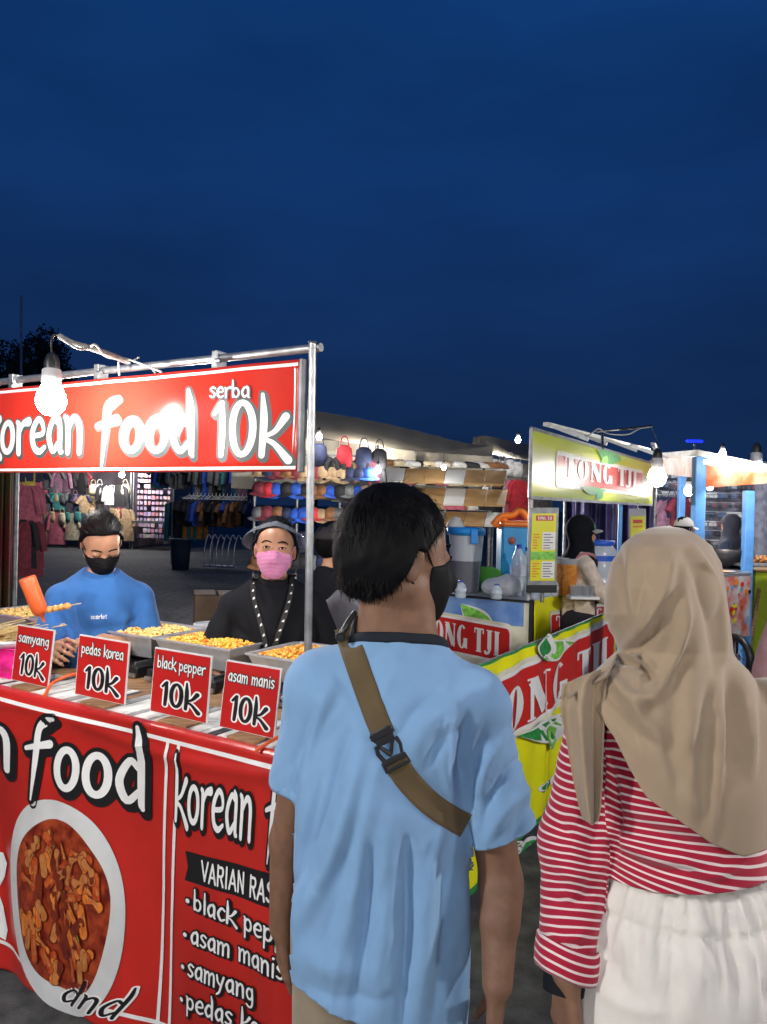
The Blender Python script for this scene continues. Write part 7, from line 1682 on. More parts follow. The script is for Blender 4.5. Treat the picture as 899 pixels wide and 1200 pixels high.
# A: far stall of bags and clothes behind the blue vendor
def stall(label, px0, px1, D, z, wall=None, roof=None, depth=2.5, name='market_stall', rc=None):
    th = thing(name, label, 'stall', W3((px0 + px1) / 2, D, 0)); a, c = W3(px0, D, 0), W3(px1, D, 0)
    for p in (a, c, a + Vector((0, depth, 0)), c + Vector((0, depth, 0))): b = B(); b.tube([p, p + Vector((0, 0, z))], .03, n=6); b.build('post', M_STEELD, th)
    if wall: 
        grid_mesh('back_sheet', lambda u, w: lerp(a, c, u) + Vector((0, depth - .05 - .04 * math.sin(u * 30), lerp(.05, z, w))), 50, 6, wall, th)
        for q in (a, c): grid_mesh('side_sheet', lambda u, w: q + Vector((.03 * math.sin(u * 14) + (.05 if q is a else -.05), depth * u, lerp(.05, z, w))), 14, 4, wall, th)
    if roof: grid_mesh('roof_sheet', lambda u, w: lerp(a + Vector((-.15, -.5, 0)), c + Vector((.15, -.5, 0)), u) + Vector((0, (depth + .6) * w, z + .02 + .5 * math.sin(math.pi * w) + .04 * math.sin(u * 18) * math.sin(w * 3.1))), 30, 10, roof, th)
    return th
M_TARPG = mat('tarp_mauve_grey', (.22, .19, .23), rough=.7, var=.2, vscale=2); M_TARPD = mat('tarp_dark', (.03, .03, .045), rough=.8, var=.3, vscale=2); M_TENT = mat('tent_canvas', (.56, .52, .43), rough=.75, var=.18, vscale=1.6, bump=.3, bscale=6)
def _tr(m):
    n, l = m.node_tree.nodes, m.node_tree.links; o = n['Material Output']; p = n['Principled BSDF']; t = n.new('ShaderNodeBsdfTranslucent'); t.inputs[0].default_value = (.62, .56, .44, 1); x = n.new('ShaderNodeMixShader'); x.inputs[0].default_value = .78
    l.new(p.outputs[0], x.inputs[1]); l.new(t.outputs[0], x.inputs[2]); l.new(x.outputs[0], o.inputs[0])
_tr(M_TENT)
M_TARPN = mat('tarp_navy', (.035, .03, .11), rough=.5, var=.3, vscale=3)
G1 = 'goods hanging in the far left stalls'
stall('far stall hung with bags and clothes left of the vendor in blue', 34, 153, 26, 2.75, M_TARPG, M_TENT)
row(['bag', 'shirt', 'dress'], ['mauve', 'maroon', 'navy', 'rose', 'grey', 'black'], 44, 100, 26.1, 26.1, 2.62, 12, 0, 'in the top row of the far bag stall', G1, None)
row(['bag', 'shirt'], ['navy', 'mauve', 'black', 'grey', 'teal', 'tan'], 44, 104, 25.9, 25.9, 1.85, 13, 0, 'in the middle row of the far bag stall', G1, None)
row(['dress', 'bag'], ['navy', 'teal', 'tan', 'rose', 'grey', 'cream'], 40, 100, 25.8, 25.8, 1.22, 10, 0, 'in the low row of the far bag stall', G1, None, sc=1.05)
row(['bag', 'long_shirt'], ['cream', 'brown', 'black', 'white'], 105, 150, 25.9, 25.9, 2.2, 6, 0, 'right part of the far bag stall', G1, None, sc=1.2)
row(['bag', 'dress'], ['maroon', 'tan', 'black'], 105, 150, 25.9, 25.9, 1.4, 6, 0, 'low at the right part of the far bag stall', G1, None, sc=1.2)
# B: accessory wall
bw = stall('far stall with a wall of pale pink accessory packets', 156, 203, 26, 2.75, M_TARPG, M_TENT)
for j in range(12):
    for i in range(9):
        if RB.random() < .1: continue
        b = B(); p = W3(lerp(159, 200, (i + .5) / 9), 26.2, .45 + j * .19); b.box(p, (.13 * RB.uniform(.6, 1), .03, .15 * RB.uniform(.6, 1)))
        b.build('accessory_packet', mat('packet_%d' % RB.randrange(5), [(.55, .38, .42), (.50, .22, .28), (.60, .55, .58), (.38, .30, .48), (.62, .60, .55)][RB.randrange(5)], rough=.4, var=.2), bw)
b = B(); b.obox(W3(158, 25.6, .95), W3(202, 25.6, .95), .6, .08); b.build('low_table', M_STEELD, bw)
# C: clothes racks
M_RAIL = M_STEEL
frame('long clothes rail crowded with dark shirts behind the stall', [W3(200, 20, 0)], [W3(p, 20, 0) for p in (202, 250, 297)], 2.75, rails=[(W3(202, 20, 2.72), W3(297, 20, 2.72)), (W3(212, 20, 1.78), W3(292, 20, 1.78))])
G2 = 'dark clothes crowded on the long rail'
row(['shirt', 'long_shirt', 'shirt_b'], ['black', 'grey', 'navy', 'teal', 'olive', 'blue', 'black', 'grey'], 184, 232, 20.2, 20.1, 2.66, 10, .9, 'on the top rail at its left end', G2, 'garment')
row(['shirt', 'long_shirt', 'dress'], ['black', 'blue', 'teal', 'grey', 'navy', 'black', 'mauve', 'olive'], 232, 296, 20, 20, 2.66, 17, 1.1, 'on the top rail at its right half', G2, 'garment')
row(['shirt', 'shirt_b', 'long_shirt'], ['black', 'navy', 'black', 'brown', 'blue'], 212, 294, 19.9, 19.9, 1.70, 24, 1.2, 'on the lower rail of the long clothes rack', G2, 'garment')
row(['trousers'], ['navy', 'black', 'orange', 'teal'], 198, 240, 20.3, 20.3, 1.62, 10, .5, 'hanging at the left of the lower rail', G2, 'garment')
for i in range(16):
    p = W3(222 + i * 4.4, 19.7, 1.80); th = thing('clothes_hanger', 'white clothes hanger on the lower rail, %s' % (ORD[i] + (' from its left' if i else '')), 'hanger', p, RB.uniform(.6, 1.3), group='white hangers on the lower rail')
    b = B(); b.tube([(-.2, 0, -.06), (0, 0, .04), (.2, 0, -.06), (-.2, 0, -.06)], .011, n=4, caps=False); b.tube([(0, 0, .04), (.01, 0, .1)], .008, n=4); b.build('hanger_body', mat('hanger_white', (.7, .7, .68), rough=.4), th, local=True)
hr = thing('folding_rack', 'low rack of curved pale metal bars on the ground below the clothes rail', 'rack', W3(258, 18, 0))
for i in range(6):
    b = B(); x = 240 + i * 7; b.tube(crom([W3(x, 18, .15), W3(x + 1, 18, .6), W3(x + 5, 18, .88), W3(x + 9, 18, .80)], 5), .018, n=6); b.build('bar', M_RAIL, hr)
b = B(); b.tube([W3(240, 18, .16), W3(278, 18, .14)], .03, n=6); b.build('base_bar', M_RAIL, hr)
th = thing('bin', 'dark blue bin on the ground by the clothes rail', 'bin', W3(213, 18.5, 0)); b = B(); b.lathe([(0, 0), (.2, 0), (.25, .72), (.27, .72), (.27, .76), (0, .74)], c=W3(213, 18.5, 0), n=16); b.build('bin_body', mat('bin_navy', (.02, .035, .07), rough=.5), th)
for (px, D, zt, wdt, lab, cn) in ((256, 6.3, .62, .34, 'cardboard box standing behind the vendors', 'cardboard'),):
    c = W3(px, D, 0); th = thing('cardboard_box', lab, 'box', c); b = B(); b.box(c + Vector((0, 0, .45)), (.36, .36, .9), rotz(R(15)), bev=.006); b.build('carton', mat('cardboard', (.15, .10, .06), rough=.8, var=.15), th)
    for sg in (-1, 1): b = B(); b.box(c + Vector((sg * .10, 0, .905)), (.17, .34, .006), rotz(R(15))); b.build('flap', MATS['cardboard'], th)
# D: near left, pink and red children's clothes
frame('tall rail of pink and red clothes at the left edge', [W3(0, 14, 0)], [W3(-12, 14, 0), W3(33, 14, 0)], 2.7, rails=[(W3(-12, 14, 2.66), W3(33, 14, 2.66)), (W3(-12, 14, 1.95), W3(33, 14, 1.95))])
G3 = 'bright clothes on the left rail'
row(['shirt', 'dress'], ['pink', 'red', 'rose', 'pink'], -8, 18, 14, 14, 2.62, 7, .3, 'on the top of the left rail', G3, 'garment')
row(['shirt_b'], ['cream', 'yellow'], 20, 27, 14, 14, 2.56, 2, .2, 'bunched beside the pink clothes', G3, 'garment'); row(['shirt'], ['navy', 'grey'], 29, 36, 14, 14, 2.56, 2, .2, 'hanging at the end of the left rail', G3, 'garment')
row(['dress', 'long_shirt'], ['pink', 'red', 'rose', 'maroon'], 12, 34, 14, 14, 1.9, 7, .3, 'on the lower left rail', G3, 'garment')
row(['dress'], ['red', 'maroon', 'black'], 18, 38, 13.8, 13.8, 1.25, 5, .3, 'low at the left rail', G3, 'garment')
cu = thing('hanging_curtain', 'dark red and olive patterned cloth hanging at the far left edge', 'curtain', W3(5, 6, 0))
grid_mesh('cloth', lambda u, w: W3(lerp(-40, 17, u), 6 + .05 * math.sin(u * 40) + .03 * math.sin(u * 17 + w * 3), lerp(.1, 2.25, w)), 80, 30, mat('curtain_pattern', (.16, .015, .02), rough=.8, col2=(.07, .06, .02), vscale=2.2, detail=3), cu)
b = B(); b.tube([W3(-45, 6, 2.26), W3(20, 6, 2.26)], .02, n=6); b.tube([W3(19, 6, 0), W3(19, 6, 2.26)], .02, n=6); b.build('curtain_rail', M_STEELD, cu)
# E: hats on a pipe grid
zs_h = [2.44, 2.10, 1.83, 1.45, 1.06, .70]
fr_e = frame('tall pipe display grid full of caps behind the shoppers', [W3(300, 12, 0)], [W3(p, 12.0, 0) for p in (298, 348, 398, 441)], 2.62, r=.022, rails=[(W3(298, 12, z), W3(441, 12, z)) for z in zs_h])
capc = ['blue', 'blue', 'brown', 'grey', 'navy', 'black', 'black', 'brown', 'red', 'tan', 'maroon', 'navy']
rows_lab = ['in the top row of the pipe grid', 'in the second row of the pipe grid', 'in the third row of the pipe grid', 'in the fourth row of the pipe grid', 'in the fifth row of the pipe grid', 'in the lowest row of the pipe grid']
for j, z in enumerate(zs_h[1:]):
    for i in range(13):
        px = 303 + i * 10.6 + RB.uniform(-1.5, 1.5); cn = RB.choice(capc if j < 3 else ['black', 'navy', 'grey', 'black', 'brown']); goods('cap', cn, W3(px, 11.92, z + .03), RB.uniform(-.5, .5), '%s cap %s, %s' % (cn, rows_lab[j + 1], ORD[i] + (' from the left' if i else '')), 'caps on the pipe display grid', 'cap', RB.uniform(1.0, 1.25), tilt=R(RB.uniform(15, 45)))
for j, (cn, px, z) in enumerate((('navy', 372, 2.62), ('black', 384, 2.42), ('black', 393, 2.40), ('red', 402, 2.60), ('olive', 403, 2.38), ('navy', 425, 2.58), ('black', 412, 2.36), ('black', 419, 2.4), ('maroon', 428, 2.38), ('black', 436, 2.4), ('black', 376, 2.4), ('black', 443, 2.56))):
    goods('dress' if z < 2.5 else 'bag', cn, W3(px, 11.9, z), RB.uniform(-.4, .4), '%s %s hooked on the pipe grid top, %s' % (cn, 'hood' if z >= 2.5 else 'garment', ORD[j] + (' from its left' if j else '')), 'garments hooked on the pipe grid', 'garment', .7 if z < 2.5 else 1.0)
# big tent
def tent(label, pts_r, pts_e, D0, D1, depth, drop_px=None):
    """pts_r: ridge pixels, pts_e: eave pixels, both left to right"""
    th = thing('market_tent', label, 'tent', W3(pts_e[0][0], D0, 0)); n = 46
    rr = crom([tuple(p) for p in pts_r], 12); ee = crom([tuple(p) for p in pts_e], 12)
    pick = lambda c_, t: c_[min(len(c_) - 1, int(t * (len(c_) - 1)))] + (c_[min(len(c_) - 1, int(t * (len(c_) - 1)) + 1)] - c_[min(len(c_) - 1, int(t * (len(c_) - 1)))]) * (t * (len(c_) - 1) % 1)
    R3 = lambda t: V(*pick(rr, t), lerp(D0, D1, t) + depth); E3 = lambda t: V(*pick(ee, t), lerp(D0, D1, t))
    def f(u, w): p = E3(u).lerp(R3(u), w); return p + Vector((0, 0, -.13 * math.sin(math.pi * w) + .03 * math.sin(u * 13 + w * 4) * math.sin(math.pi * w) + .006 * math.sin(u * 60)))
    grid_mesh('canopy', f, n * 2, 16, M_TENT, th)
    def bk(u, w): p = R3(u); q = Vector((p.x, p.y + depth * w, p.z - (p.z - 2.5) * w)); return q
    grid_mesh('rear_slope', bk, n, 6, M_TENT, th)
    return th, E3, R3
tt1, E3, R3 = tent('long cream canvas tent behind the caps and shoes', [(250, 462), (365, 481), (440, 494), (500, 508), (545, 519), (578, 522)], [(250, 512), (365, 514), (440, 523), (500, 530), (545, 533), (577, 535)], 11.3, 14.5, 2.2)
def skirt_w(u, w): e_ = E3(u); p = V(449, 600, 12); return e_ + Vector((.0, 1.9 * 0 + .05 * math.sin(u * 50) * w + 1.0 * w * 0, -(e_.z - 1.9) * w - .02 * math.sin(u * 34) * (1 - w)))
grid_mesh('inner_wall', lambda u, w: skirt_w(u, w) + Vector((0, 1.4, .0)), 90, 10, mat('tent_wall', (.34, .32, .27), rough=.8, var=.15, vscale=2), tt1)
grid_mesh('valance', lambda u, w: E3(u) + Vector((0, .02 * math.sin(u * 60) - .05 * w, -(.16 + .24 * min(1, max(0, (u - .5) / .06))) * w - .03 * w * abs(math.sin(u * 25)))), 160, 5, M_TENT, tt1)
for u in (.55, .995): p = E3(u); b = B(); b.tube([Vector((p.x, p.y + .05, 0)), Vector((p.x, p.y + .05, p.z))], .035, n=8); b.build('pole', M_STEELD, tt1)
tt2, E4, R4 = tent('smaller cream tent between the long tent and the tea sign', [(555, 512), (570, 511), (600, 517), (640, 524)], [(548, 528), (580, 533), (610, 538), (660, 545)], 18, 21, 2.0)
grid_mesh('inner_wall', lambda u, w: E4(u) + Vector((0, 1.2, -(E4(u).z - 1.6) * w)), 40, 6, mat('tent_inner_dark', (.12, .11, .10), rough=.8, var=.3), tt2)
# F: shoe boards
sd1 = thing('shoe_display', 'tilted brown shoe boards under the long cream tent', 'display', W3(520, 12.6, 0))
M_BOARD = mat('board_tan', (.30, .18, .07), rough=.6, var=.15, vscale=5)
def board(px0, px1, zt, zb, D, k):
    n = max(3, int((px1 - px0) / 22)); 
    for i in range(n):
        a, c = lerp(px0, px1, i / n) + .3, lerp(px0, px1, (i + 1) / n) - .3; b = B(); f = lambda px, z, dd: W3(px, D + dd, z)
        v_ = [f(a, zb, -.25), f(c, zb, -.25), f(c + 3, zt, .25), f(a + 3, zt, .25)]; b.add(v_ + [p - Vector((0, -.02, .025)) for p in v_], [(0, 1, 2, 3), (7, 6, 5, 4), (0, 4, 5, 1), (1, 5, 6, 2), (2, 6, 7, 3), (3, 7, 4, 0)]); b.build('board', M_BOARD if (i + k) % 3 else mat('board_white', (.45, .45, .42), rough=.5), sd1)
board(448, 590, 2.30, 2.06, 12.4, 0); board(470, 592, 1.98, 1.72, 12.3, 1); board(470, 592, 1.60, 1.40, 12.2, 2)
for px in (452, 522, 590): b = B(); b.tube([W3(px, 12.7, 0), W3(px, 12.7, 2.45)], .02, n=6); b.build('post', M_STEELD, sd1)
for j, (z, D, n, lab) in enumerate(((2.33, 12.62, 12, 'on the upper tilted board'), (2.02, 12.5, 11, 'on the middle tilted board'), (1.63, 12.4, 10, 'on the lower tilted board'))):
    for i in range(n): cn = RB.choice(['white', 'tan', 'rose', 'black', 'brown', 'white', 'cream']); goods('shoe', cn, W3(458 + i * 11.5 + j * 4, D, z), RB.uniform(.9, 2.2), '%s shoe %s, %s' % (cn, lab, ORD[i] + (' from its left' if i else '')), 'shoes on the tilted boards', 'shoe', 1.15)
for i, (px, cn) in enumerate(((474, 'black'), (492, 'brown'), (509, 'grey'), (524, 'black'), (539, 'tan'), (553, 'black'), (564, 'black'))): goods('bag', cn, V(px, 541, 11.3 + 3.2 * (px - 250) / 327 - .12), .3, '%s pair of sandals clipped to the tent wall, %s' % (cn, ORD[i] + (' from the left' if i else '')), 'sandals clipped in a row on the tent wall', 'sandals', .62)
# G: maroon clothes right of the tent pole
frame('short rail with maroon clothes between the tent pole and the tea sign', [W3(580, 15, 0)], [W3(578, 15, 0), W3(622, 15, 0)], 2.55, rails=[(W3(577, 15, 2.28), W3(622, 15, 2.32)), (W3(577, 15, 1.62), W3(622, 15, 1.62))])
row(['dress', 'trousers'], ['maroon', 'maroon', 'black'], 582, 600, 15, 15, 2.2, 4, .6, 'on the short rail by the tent pole', 'maroon clothes on the short rail', 'garment', .9)
row(['dress'], ['rose', 'red'], 597, 610, 14.9, 14.9, 2.25, 2, .2, 'in front on the short rail', 'maroon clothes on the short rail', 'garment', .85)
row(['bag'], ['white'], 583, 610, 15, 15, 2.62, 3, .2, 'standing on top of the short rail', 'white bags on the short rail', 'bag', .95)
row(['bag', 'shirt'], ['black', 'navy', 'grey'], 585, 622, 15.1, 15.1, 1.5, 6, .2, 'low on the short rail', 'dark goods low on the short rail', None, .8)
# purple tarp behind the tea seller
tp_ = thing('tarp', 'deep purple tarpaulin hanging behind the tea seller', 'tarpaulin', W3(715, 9, 0)); grid_mesh('sheet', lambda u, w: W3(lerp(664, 765, u), 9 + .09 * math.sin(u * 22 + w) + .05 * math.sin(u * 51), lerp(.3, 2.0, w)), 90, 12, M_TARPN, tp_)
b = B(); b.tube([W3(662, 9, 2.0), W3(767, 9, 2.0)], .02, n=6); b.build('rail', M_STEELD, tp_)
for px in (662, 767): b = B(); b.tube([W3(px, 9, 0), W3(px, 9, 2.02)], .02, n=6); b.build('post', M_STEELD, tp_)
# H: wall of sunglasses and small goods on the right
sw = stall('stall with a white rack wall of hanging accessories behind the cart', 762, 925, 11.5, 2.45, mat('wall_grey_blue', (.22, .23, .30), rough=.7, var=.3), None, depth=1.2)
cols_ = [(.06, .07, .10), (.10, .16, .30), (.55, .58, .60), (.05, .05, .06), (.20, .09, .10), (.35, .38, .42)]
n_acc = 0
for j in range(9):
    z = 2.26 - j * .155
    b = B(); b.obox(W3(764, 12.5, z + .055), W3(922, 12.5, z + .055), .02, .012); b.build('rack_wire', mat('wire_white', (.55, .56, .58), rough=.4), sw)
    for i in range(27):
        if RB.random() < .12: continue
        n_acc += 1; px = 766 + i * 5.8; b = B(); p = W3(px, 12.44, z); w_ = RB.uniform(.055, .07); k = RB.randrange(6)
        b.box(p + Vector((-w_ * .55, 0, 0)), (w_, .02, .05), bev=.006); b.box(p + Vector((w_ * .55, 0, 0)), (w_, .02, .05), bev=.006); b.box(p + Vector((0, 0, .045)), (w_ * 1.6, .012, .02)); b.build('accessory', mat('accessory_%d' % k, cols_[k], rough=.3), sw)
frame('pipe shelf of purple and dark goods behind the cart posts', [W3(770, 10.4, 0)], [W3(p, 10.4, 0) for p in (764, 800)], 2.0, rails=[(W3(762, 10.4, z), W3(802, 10.4, z)) for z in (1.9, 1.55)])
row(['bag', 'shirt_b'], ['mauve', 'maroon', 'navy', 'black'], 764, 800, 10.4, 10.4, 1.86, 7, .3, 'on the shelf behind the cart', 'goods on the shelf behind the cart', None, .75); row(['bag'], ['mauve', 'maroon', 'rose', 'black'], 764, 800, 10.4, 10.4, 1.50, 7, .3, 'on the lower shelf behind the cart', 'goods on the lower shelf behind the cart', None, .6)
# ---- the blue-posted food cart
fc = thing('food_cart', 'food cart with blue posts, lit roof sign and colourful printed panel', 'cart', W3(850, 8.2, 0))
CD = 8.2; cu_ = Vector((.32, .95, 0)).normalized(); cl = Vector((-cu_.y, cu_.x, 0)); c0 = W3(877, 8.0, 0)
def C(a, d, z): return c0 + cl * a + cu_ * d * 1.0 + Vector((0, 0, z))
def Cpx(px, D): return W3(px, D, 0)
M_POSTB = MATS['blue_painted_post']
pA, pB, pC = Cpx(877, 8.0), Cpx(818, 7.6), Cpx(798, 10.2)
for p, z0, z1, r in ((pA, .0, V(877, 575, 8.0).z, .055), (pB, 0, V(818, 535, 7.6).z, .062), (pC, 0, V(798, 545, 10.2).z, .05)):
    b = B(); b.box(Vector((p.x, p.y, (z0 + z1) / 2)), (r * 1.7, r * 1.7, z1 - z0), bev=.006); b.build('post', M_POSTB, fc)
zr = V(818, 529, 7.6).z
rf = [V(770, 531, 10.2), V(818, 527, 7.5), V(905, 545, 7.0), V(899, 541, 9.8)]; rf = [Vector((p.x, p.y, p.z)) for p in rf]
b = B(); b.add(rf + [p - Vector((0, 0, .06)) for p in rf], [(0, 1, 2, 3), (7, 6, 5, 4), (0, 4, 5, 1), (1, 5, 6, 2), (2, 6, 7, 3), (3, 7, 4, 0)]); b.build('roof', mat('roof_white', (.6, .6, .58), rough=.5, var=.1), fc)
sL_, sR__ = V(820, 535, 7.62), V(905, 549, 7.1); sLb, sRb = V(820, 572, 7.62), V(905, 566, 7.1)
f = lambda u, w: (sLb.lerp(sRb, u)).lerp(sL_.lerp(sR__, u), w)
grid_mesh('roof_sign', f, 30, 8, mat('roof_sign_print', (.62, .58, .45), rough=.3, col2=(.70, .16, .05), vscale=3.5, detail=6), fc)
f2_ = lambda x, y, lf: f(.05 + x / 4.2 * .8, .2 + y * .28) + Vector((-.02, -.06, 0)) * (1 + lf * 50)
text_mesh('lettering', 'seblak', dict(BR), f2_, INK_Y, fc, lift=.001, gap=.02) if False else None
side = lambda u, w: (V(775, 555, 10.1).lerp(V(815, 560, 7.7), u)).lerp(V(775, 536, 10.1).lerp(V(815, 536, 7.7), u), w)
grid_mesh('roof_side_print', side, 20, 6, mat('roof_side_print', (.40, .32, .30), rough=.4, col2=(.55, .12, .06), vscale=5, detail=6), fc)
lt = B(); lt.tube([V(826, 541, 7.4), V(895, 551, 6.95)], .022, n=8); lt.build('tube_light', mat('tube_light_glow', (1, 1, 1), emit=22, emitc=(1, .93, .82)), fc)
bx = [Cpx(846, 7.5), Cpx(882, 7.75), Cpx(884, 9.6), Cpx(815, 9.8)]; bx = [Vector((p.x, p.y, 0)) for p in bx]
zt_ = V(865, 676, 7.6).z
pn = mat('cart_print', (.50, .55, .58), rough=.4, col2=(.55, .13, .08), vscale=7, detail=8)
def quad(nm, p, q, z0, z1, m, n=(12, 8)): return grid_mesh(nm, lambda u, w: Vector((lerp(p.x, q.x, u), lerp(p.y, q.y, u), lerp(z0, z1, w))), n[0], n[1], m, fc)
quad('printed_panel', bx[0], bx[1], .42, zt_, pn); quad('side_panel', bx[1], bx[2], .42, zt_, mat('panel_grey', (.3, .32, .34), rough=.5)); quad('side_panel', bx[3], bx[0], .42, zt_, MATS['panel_grey'])
b = B(); tpv = [Vector((p.x, p.y, zt_)) for p in bx]; b.add(tpv + [p + Vector((0, 0, .03)) for p in tpv], [(4, 5, 6, 7), (3, 2, 1, 0), (0, 1, 5, 4), (1, 2, 6, 5), (2, 3, 7, 6), (3, 0, 4, 7)]); b.build('counter_top', mat('steel_top', (.4, .42, .45), rough=.3, metal=.6), fc)
rc = random.Random(2)     # printed blobs and characters-free floral marks on the panel
for i in range(26):
    u, w = rc.uniform(.05, .95), rc.uniform(.08, .92); p = bx[0].lerp(bx[1], u); nrm = Vector((bx[1].y - bx[0].y, -(bx[1].x - bx[0].x), 0)).normalized(); dr = (bx[1] - bx[0]).normalized(); c = Vector((p.x, p.y, lerp(.42, zt_, w))) + nrm * (.004 + i * .0003); r_2 = rc.uniform(.012, .035)
    vs = [c + dr * r_2 * math.cos(R(k * 40)) * rc.uniform(.7, 1.2) + Vector((0, 0, r_2 * math.sin(R(k * 40)))) for k in range(9)]; raw('printed_mark', vs, [tuple(range(9))], [INK_R, INK_Y, MATS['print_sky'], INK_O, INK_K][i % 5], fc)
for px, D in ((866, 7.55), (840, 9.5)):
    c = W3(px, D, .235); wh = B(); Mx = Matrix.Rotation(R(90), 3, 'X') @ Matrix.Identity(3); Mx = Matrix.Rotation(R(18), 3, 'Z') @ Matrix.Rotation(R(90), 3, 'Y')
    tyr = [c + Mx @ Vector((.20 * math.cos(R(a)), .20 * math.sin(R(a)), 0)) for a in range(0, 361, 15)]; wh.tube(tyr, .038, n=10, caps=False); w_o = wh.build('wheel', M_BLKP, fc)
    b = B(); b.tube([c - Mx @ Vector((0, 0, .04)), c + Mx @ Vector((0, 0, .04))], .035, n=10)
    b.build('hub', M_STEELD, w_o)
    for k in range(8): b = B(); a = R(k * 45); b.tube([c, c + Mx @ Vector((.17 * math.cos(a), .17 * math.sin(a), 0))], .006, n=5); b.build('spoke', M_STEEL, w_o)
zc_ = zt_ + .03
c = W3(847, 8.3, zc_ + .02); th = thing('wok', 'big black wok on the blue-posted cart', 'wok', c); b = B(); b.lathe([(0, .0), (.09, .005), (.20, .09), (.26, .20), (.268, .20), (.20, .085), (.0, .012)], c=c, n=28); b.build('pan', mat('wok_black', (.03, .03, .033), rough=.35), th)
b = B(); b.lathe([(0, .17), (.24, .175)], c=c, n=24); b.build('food', mat('wok_food', (.50, .40, .25), rough=.5, col2=(.6, .5, .35), vscale=30), th)
c = W3(886, 8.3, zc_); th = thing('snack_tray', 'shallow tray of orange fried snacks at the right cart end', 'tray', c); b = B(); b.box(c + Vector((0, 0, .06)), (.55, .40, .04), rotz(R(10)), bev=.01); b.build('tray', M_TRAY, th)
b = B()
for i in range(120): p = c + Vector((RB.uniform(-.24, .24), RB.uniform(-.17, .17), .085 + RB.uniform(0, .05))); d = Vector((RB.uniform(-1, 1), RB.uniform(-1, 1), RB.uniform(-.2, .5))) * .03; b.tube([p - d, p, p + d], [.008, .02, .008], n=6)
o = b.build('fried_snacks', mat('fried_orange', (.55, .20, .05), rough=.5, col2=(.68, .36, .12), vscale=20), th); o['kind'] = 'stuff'
c = W3(845, 7.75, zc_); th = thing('paper_plate', 'flat plate of snacks at the near cart edge', 'plate', c); b = B(); b.lathe([(0, .0), (.10, 0), (.15, .015), (.152, .02), (.1, .008), (0, .006)], c=c, n=22); b.build('plate', MATS['print_white'], th); b = B(); b.lathe([(.0, .03), (.06, .025), (.11, .008)], c=c, n=16); b.build('snacks', MATS['fried_orange'], th)
# lime cabinet and neighbours
c = W3(905, 9.0, 0); th = thing('lime_cabinet', 'lime green cabinet standing behind the cart at the right edge', 'cabinet', c); b = B(); b.box(c + Vector((0, .1, .50)), (.50, .5, 1.0), bev=.01); b.build('cabinet_body', mat('lime_paint', (.38, .48, .03), rough=.4), th)
b = B(); b.box(c + Vector((0, .1, 1.01)), (.54, .54, .03), bev=.005); b.build('cabinet_top', MATS['board_tan'], th)
st = thing('leaning_stick', 'wooden stick leaning against the lime cabinet', 'stick', W3(884, 8.5, 0)); b = B(); b.tube([W3(880, 8.4, 0), V(890, 690, 8.55)], .02, n=7); b.build('stick', M_WOOD, st)
led = thing('blue_glow_bar', 'small blue glowing bar above the cart roof', 'lamp', V(815, 520, 8.6)); b = B(); b.box(V(814, 517, 8.6), (.20, .04, .035), bev=.015); b.build('glow', mat('glow_blue', (.02, .04, 1), emit=.9, emitc=(.01, .03, .9)), led)  # blue spot above the roof, built as a glowing bar
b = B(); b.tube([V(814, 518, 8.6), V(814, 531, 8.6)], .008, n=5); b.build('stem', M_BLKP, led)
bulb('hanging_bulb', V(886, 553, 7.3), .085, 'lit bulb under the right end of the cart roof', 40, [V(886, 543, 7.3)])
bulb('hanging_bulb', V(807, 576, 9.3), .055, 'small lit bulb hanging behind the left cart post', 18, [V(807, 548, 9.3)])
bulb('hanging_bulb', V(832, 571, 9.5), .040, 'small lit bulb between the two cart posts', 8, [V(832, 548, 9.5)])
bulb('hanging_bulb', W3(100, 25, 2.62), .07, 'far lit bulb over the bag stall', 70, [W3(100, 25, 3.0)])
bulb('hanging_bulb', W3(142, 25.2, 2.5), .09, 'far lit bulb at the right of the bag stall', 70, [W3(142, 25.2, 3.0)])
bulb('hanging_bulb', W3(180, 24.6, 2.7), .05, 'far lit bulb over the accessory packets', 60, [W3(180, 24.6, 3.0)])
bulb('hanging_bulb', W3(8, 12.6, 2.9), .05, 'lit bulb over the pink clothes', 22, [W3(8, 12.6, 3.2)])
bulb('hanging_bulb', V(374, 512, 11.6), .045, 'lit bulb under the tent above the caps', 9, [V(374, 503, 11.6)])
bulb('hanging_bulb', V(443, 551, 11.7), .045, 'lit bulb beside the tent pole near the caps', 9, [V(443, 512, 11.7)])
bulb('hanging_bulb', V(520, 548, 12.0), .035, 'assumed lit bulb over the shoe boards hidden by the tent edge', 22, [V(520, 530, 12.0)])  # unseen bulb, assumed in order to light boards and canvas
bulb('hanging_bulb', W3(250, 18.6, 2.9), .05, 'lit bulb over the long clothes rail', 16, [W3(250, 18.6, 3.1)])
bulb('hanging_bulb', W3(845, 10.7, 2.5), .05, 'assumed lit bulb in front of the accessories wall', 75, [W3(845, 10.7, 2.6)])  # unseen bulb, assumed from the brightness of the wall
bulb('hanging_bulb', W3(605, 13.6, 2.9), .05, 'lit bulb behind the tea sign by the maroon clothes', 30, [W3(605, 13.6, 3.1)])
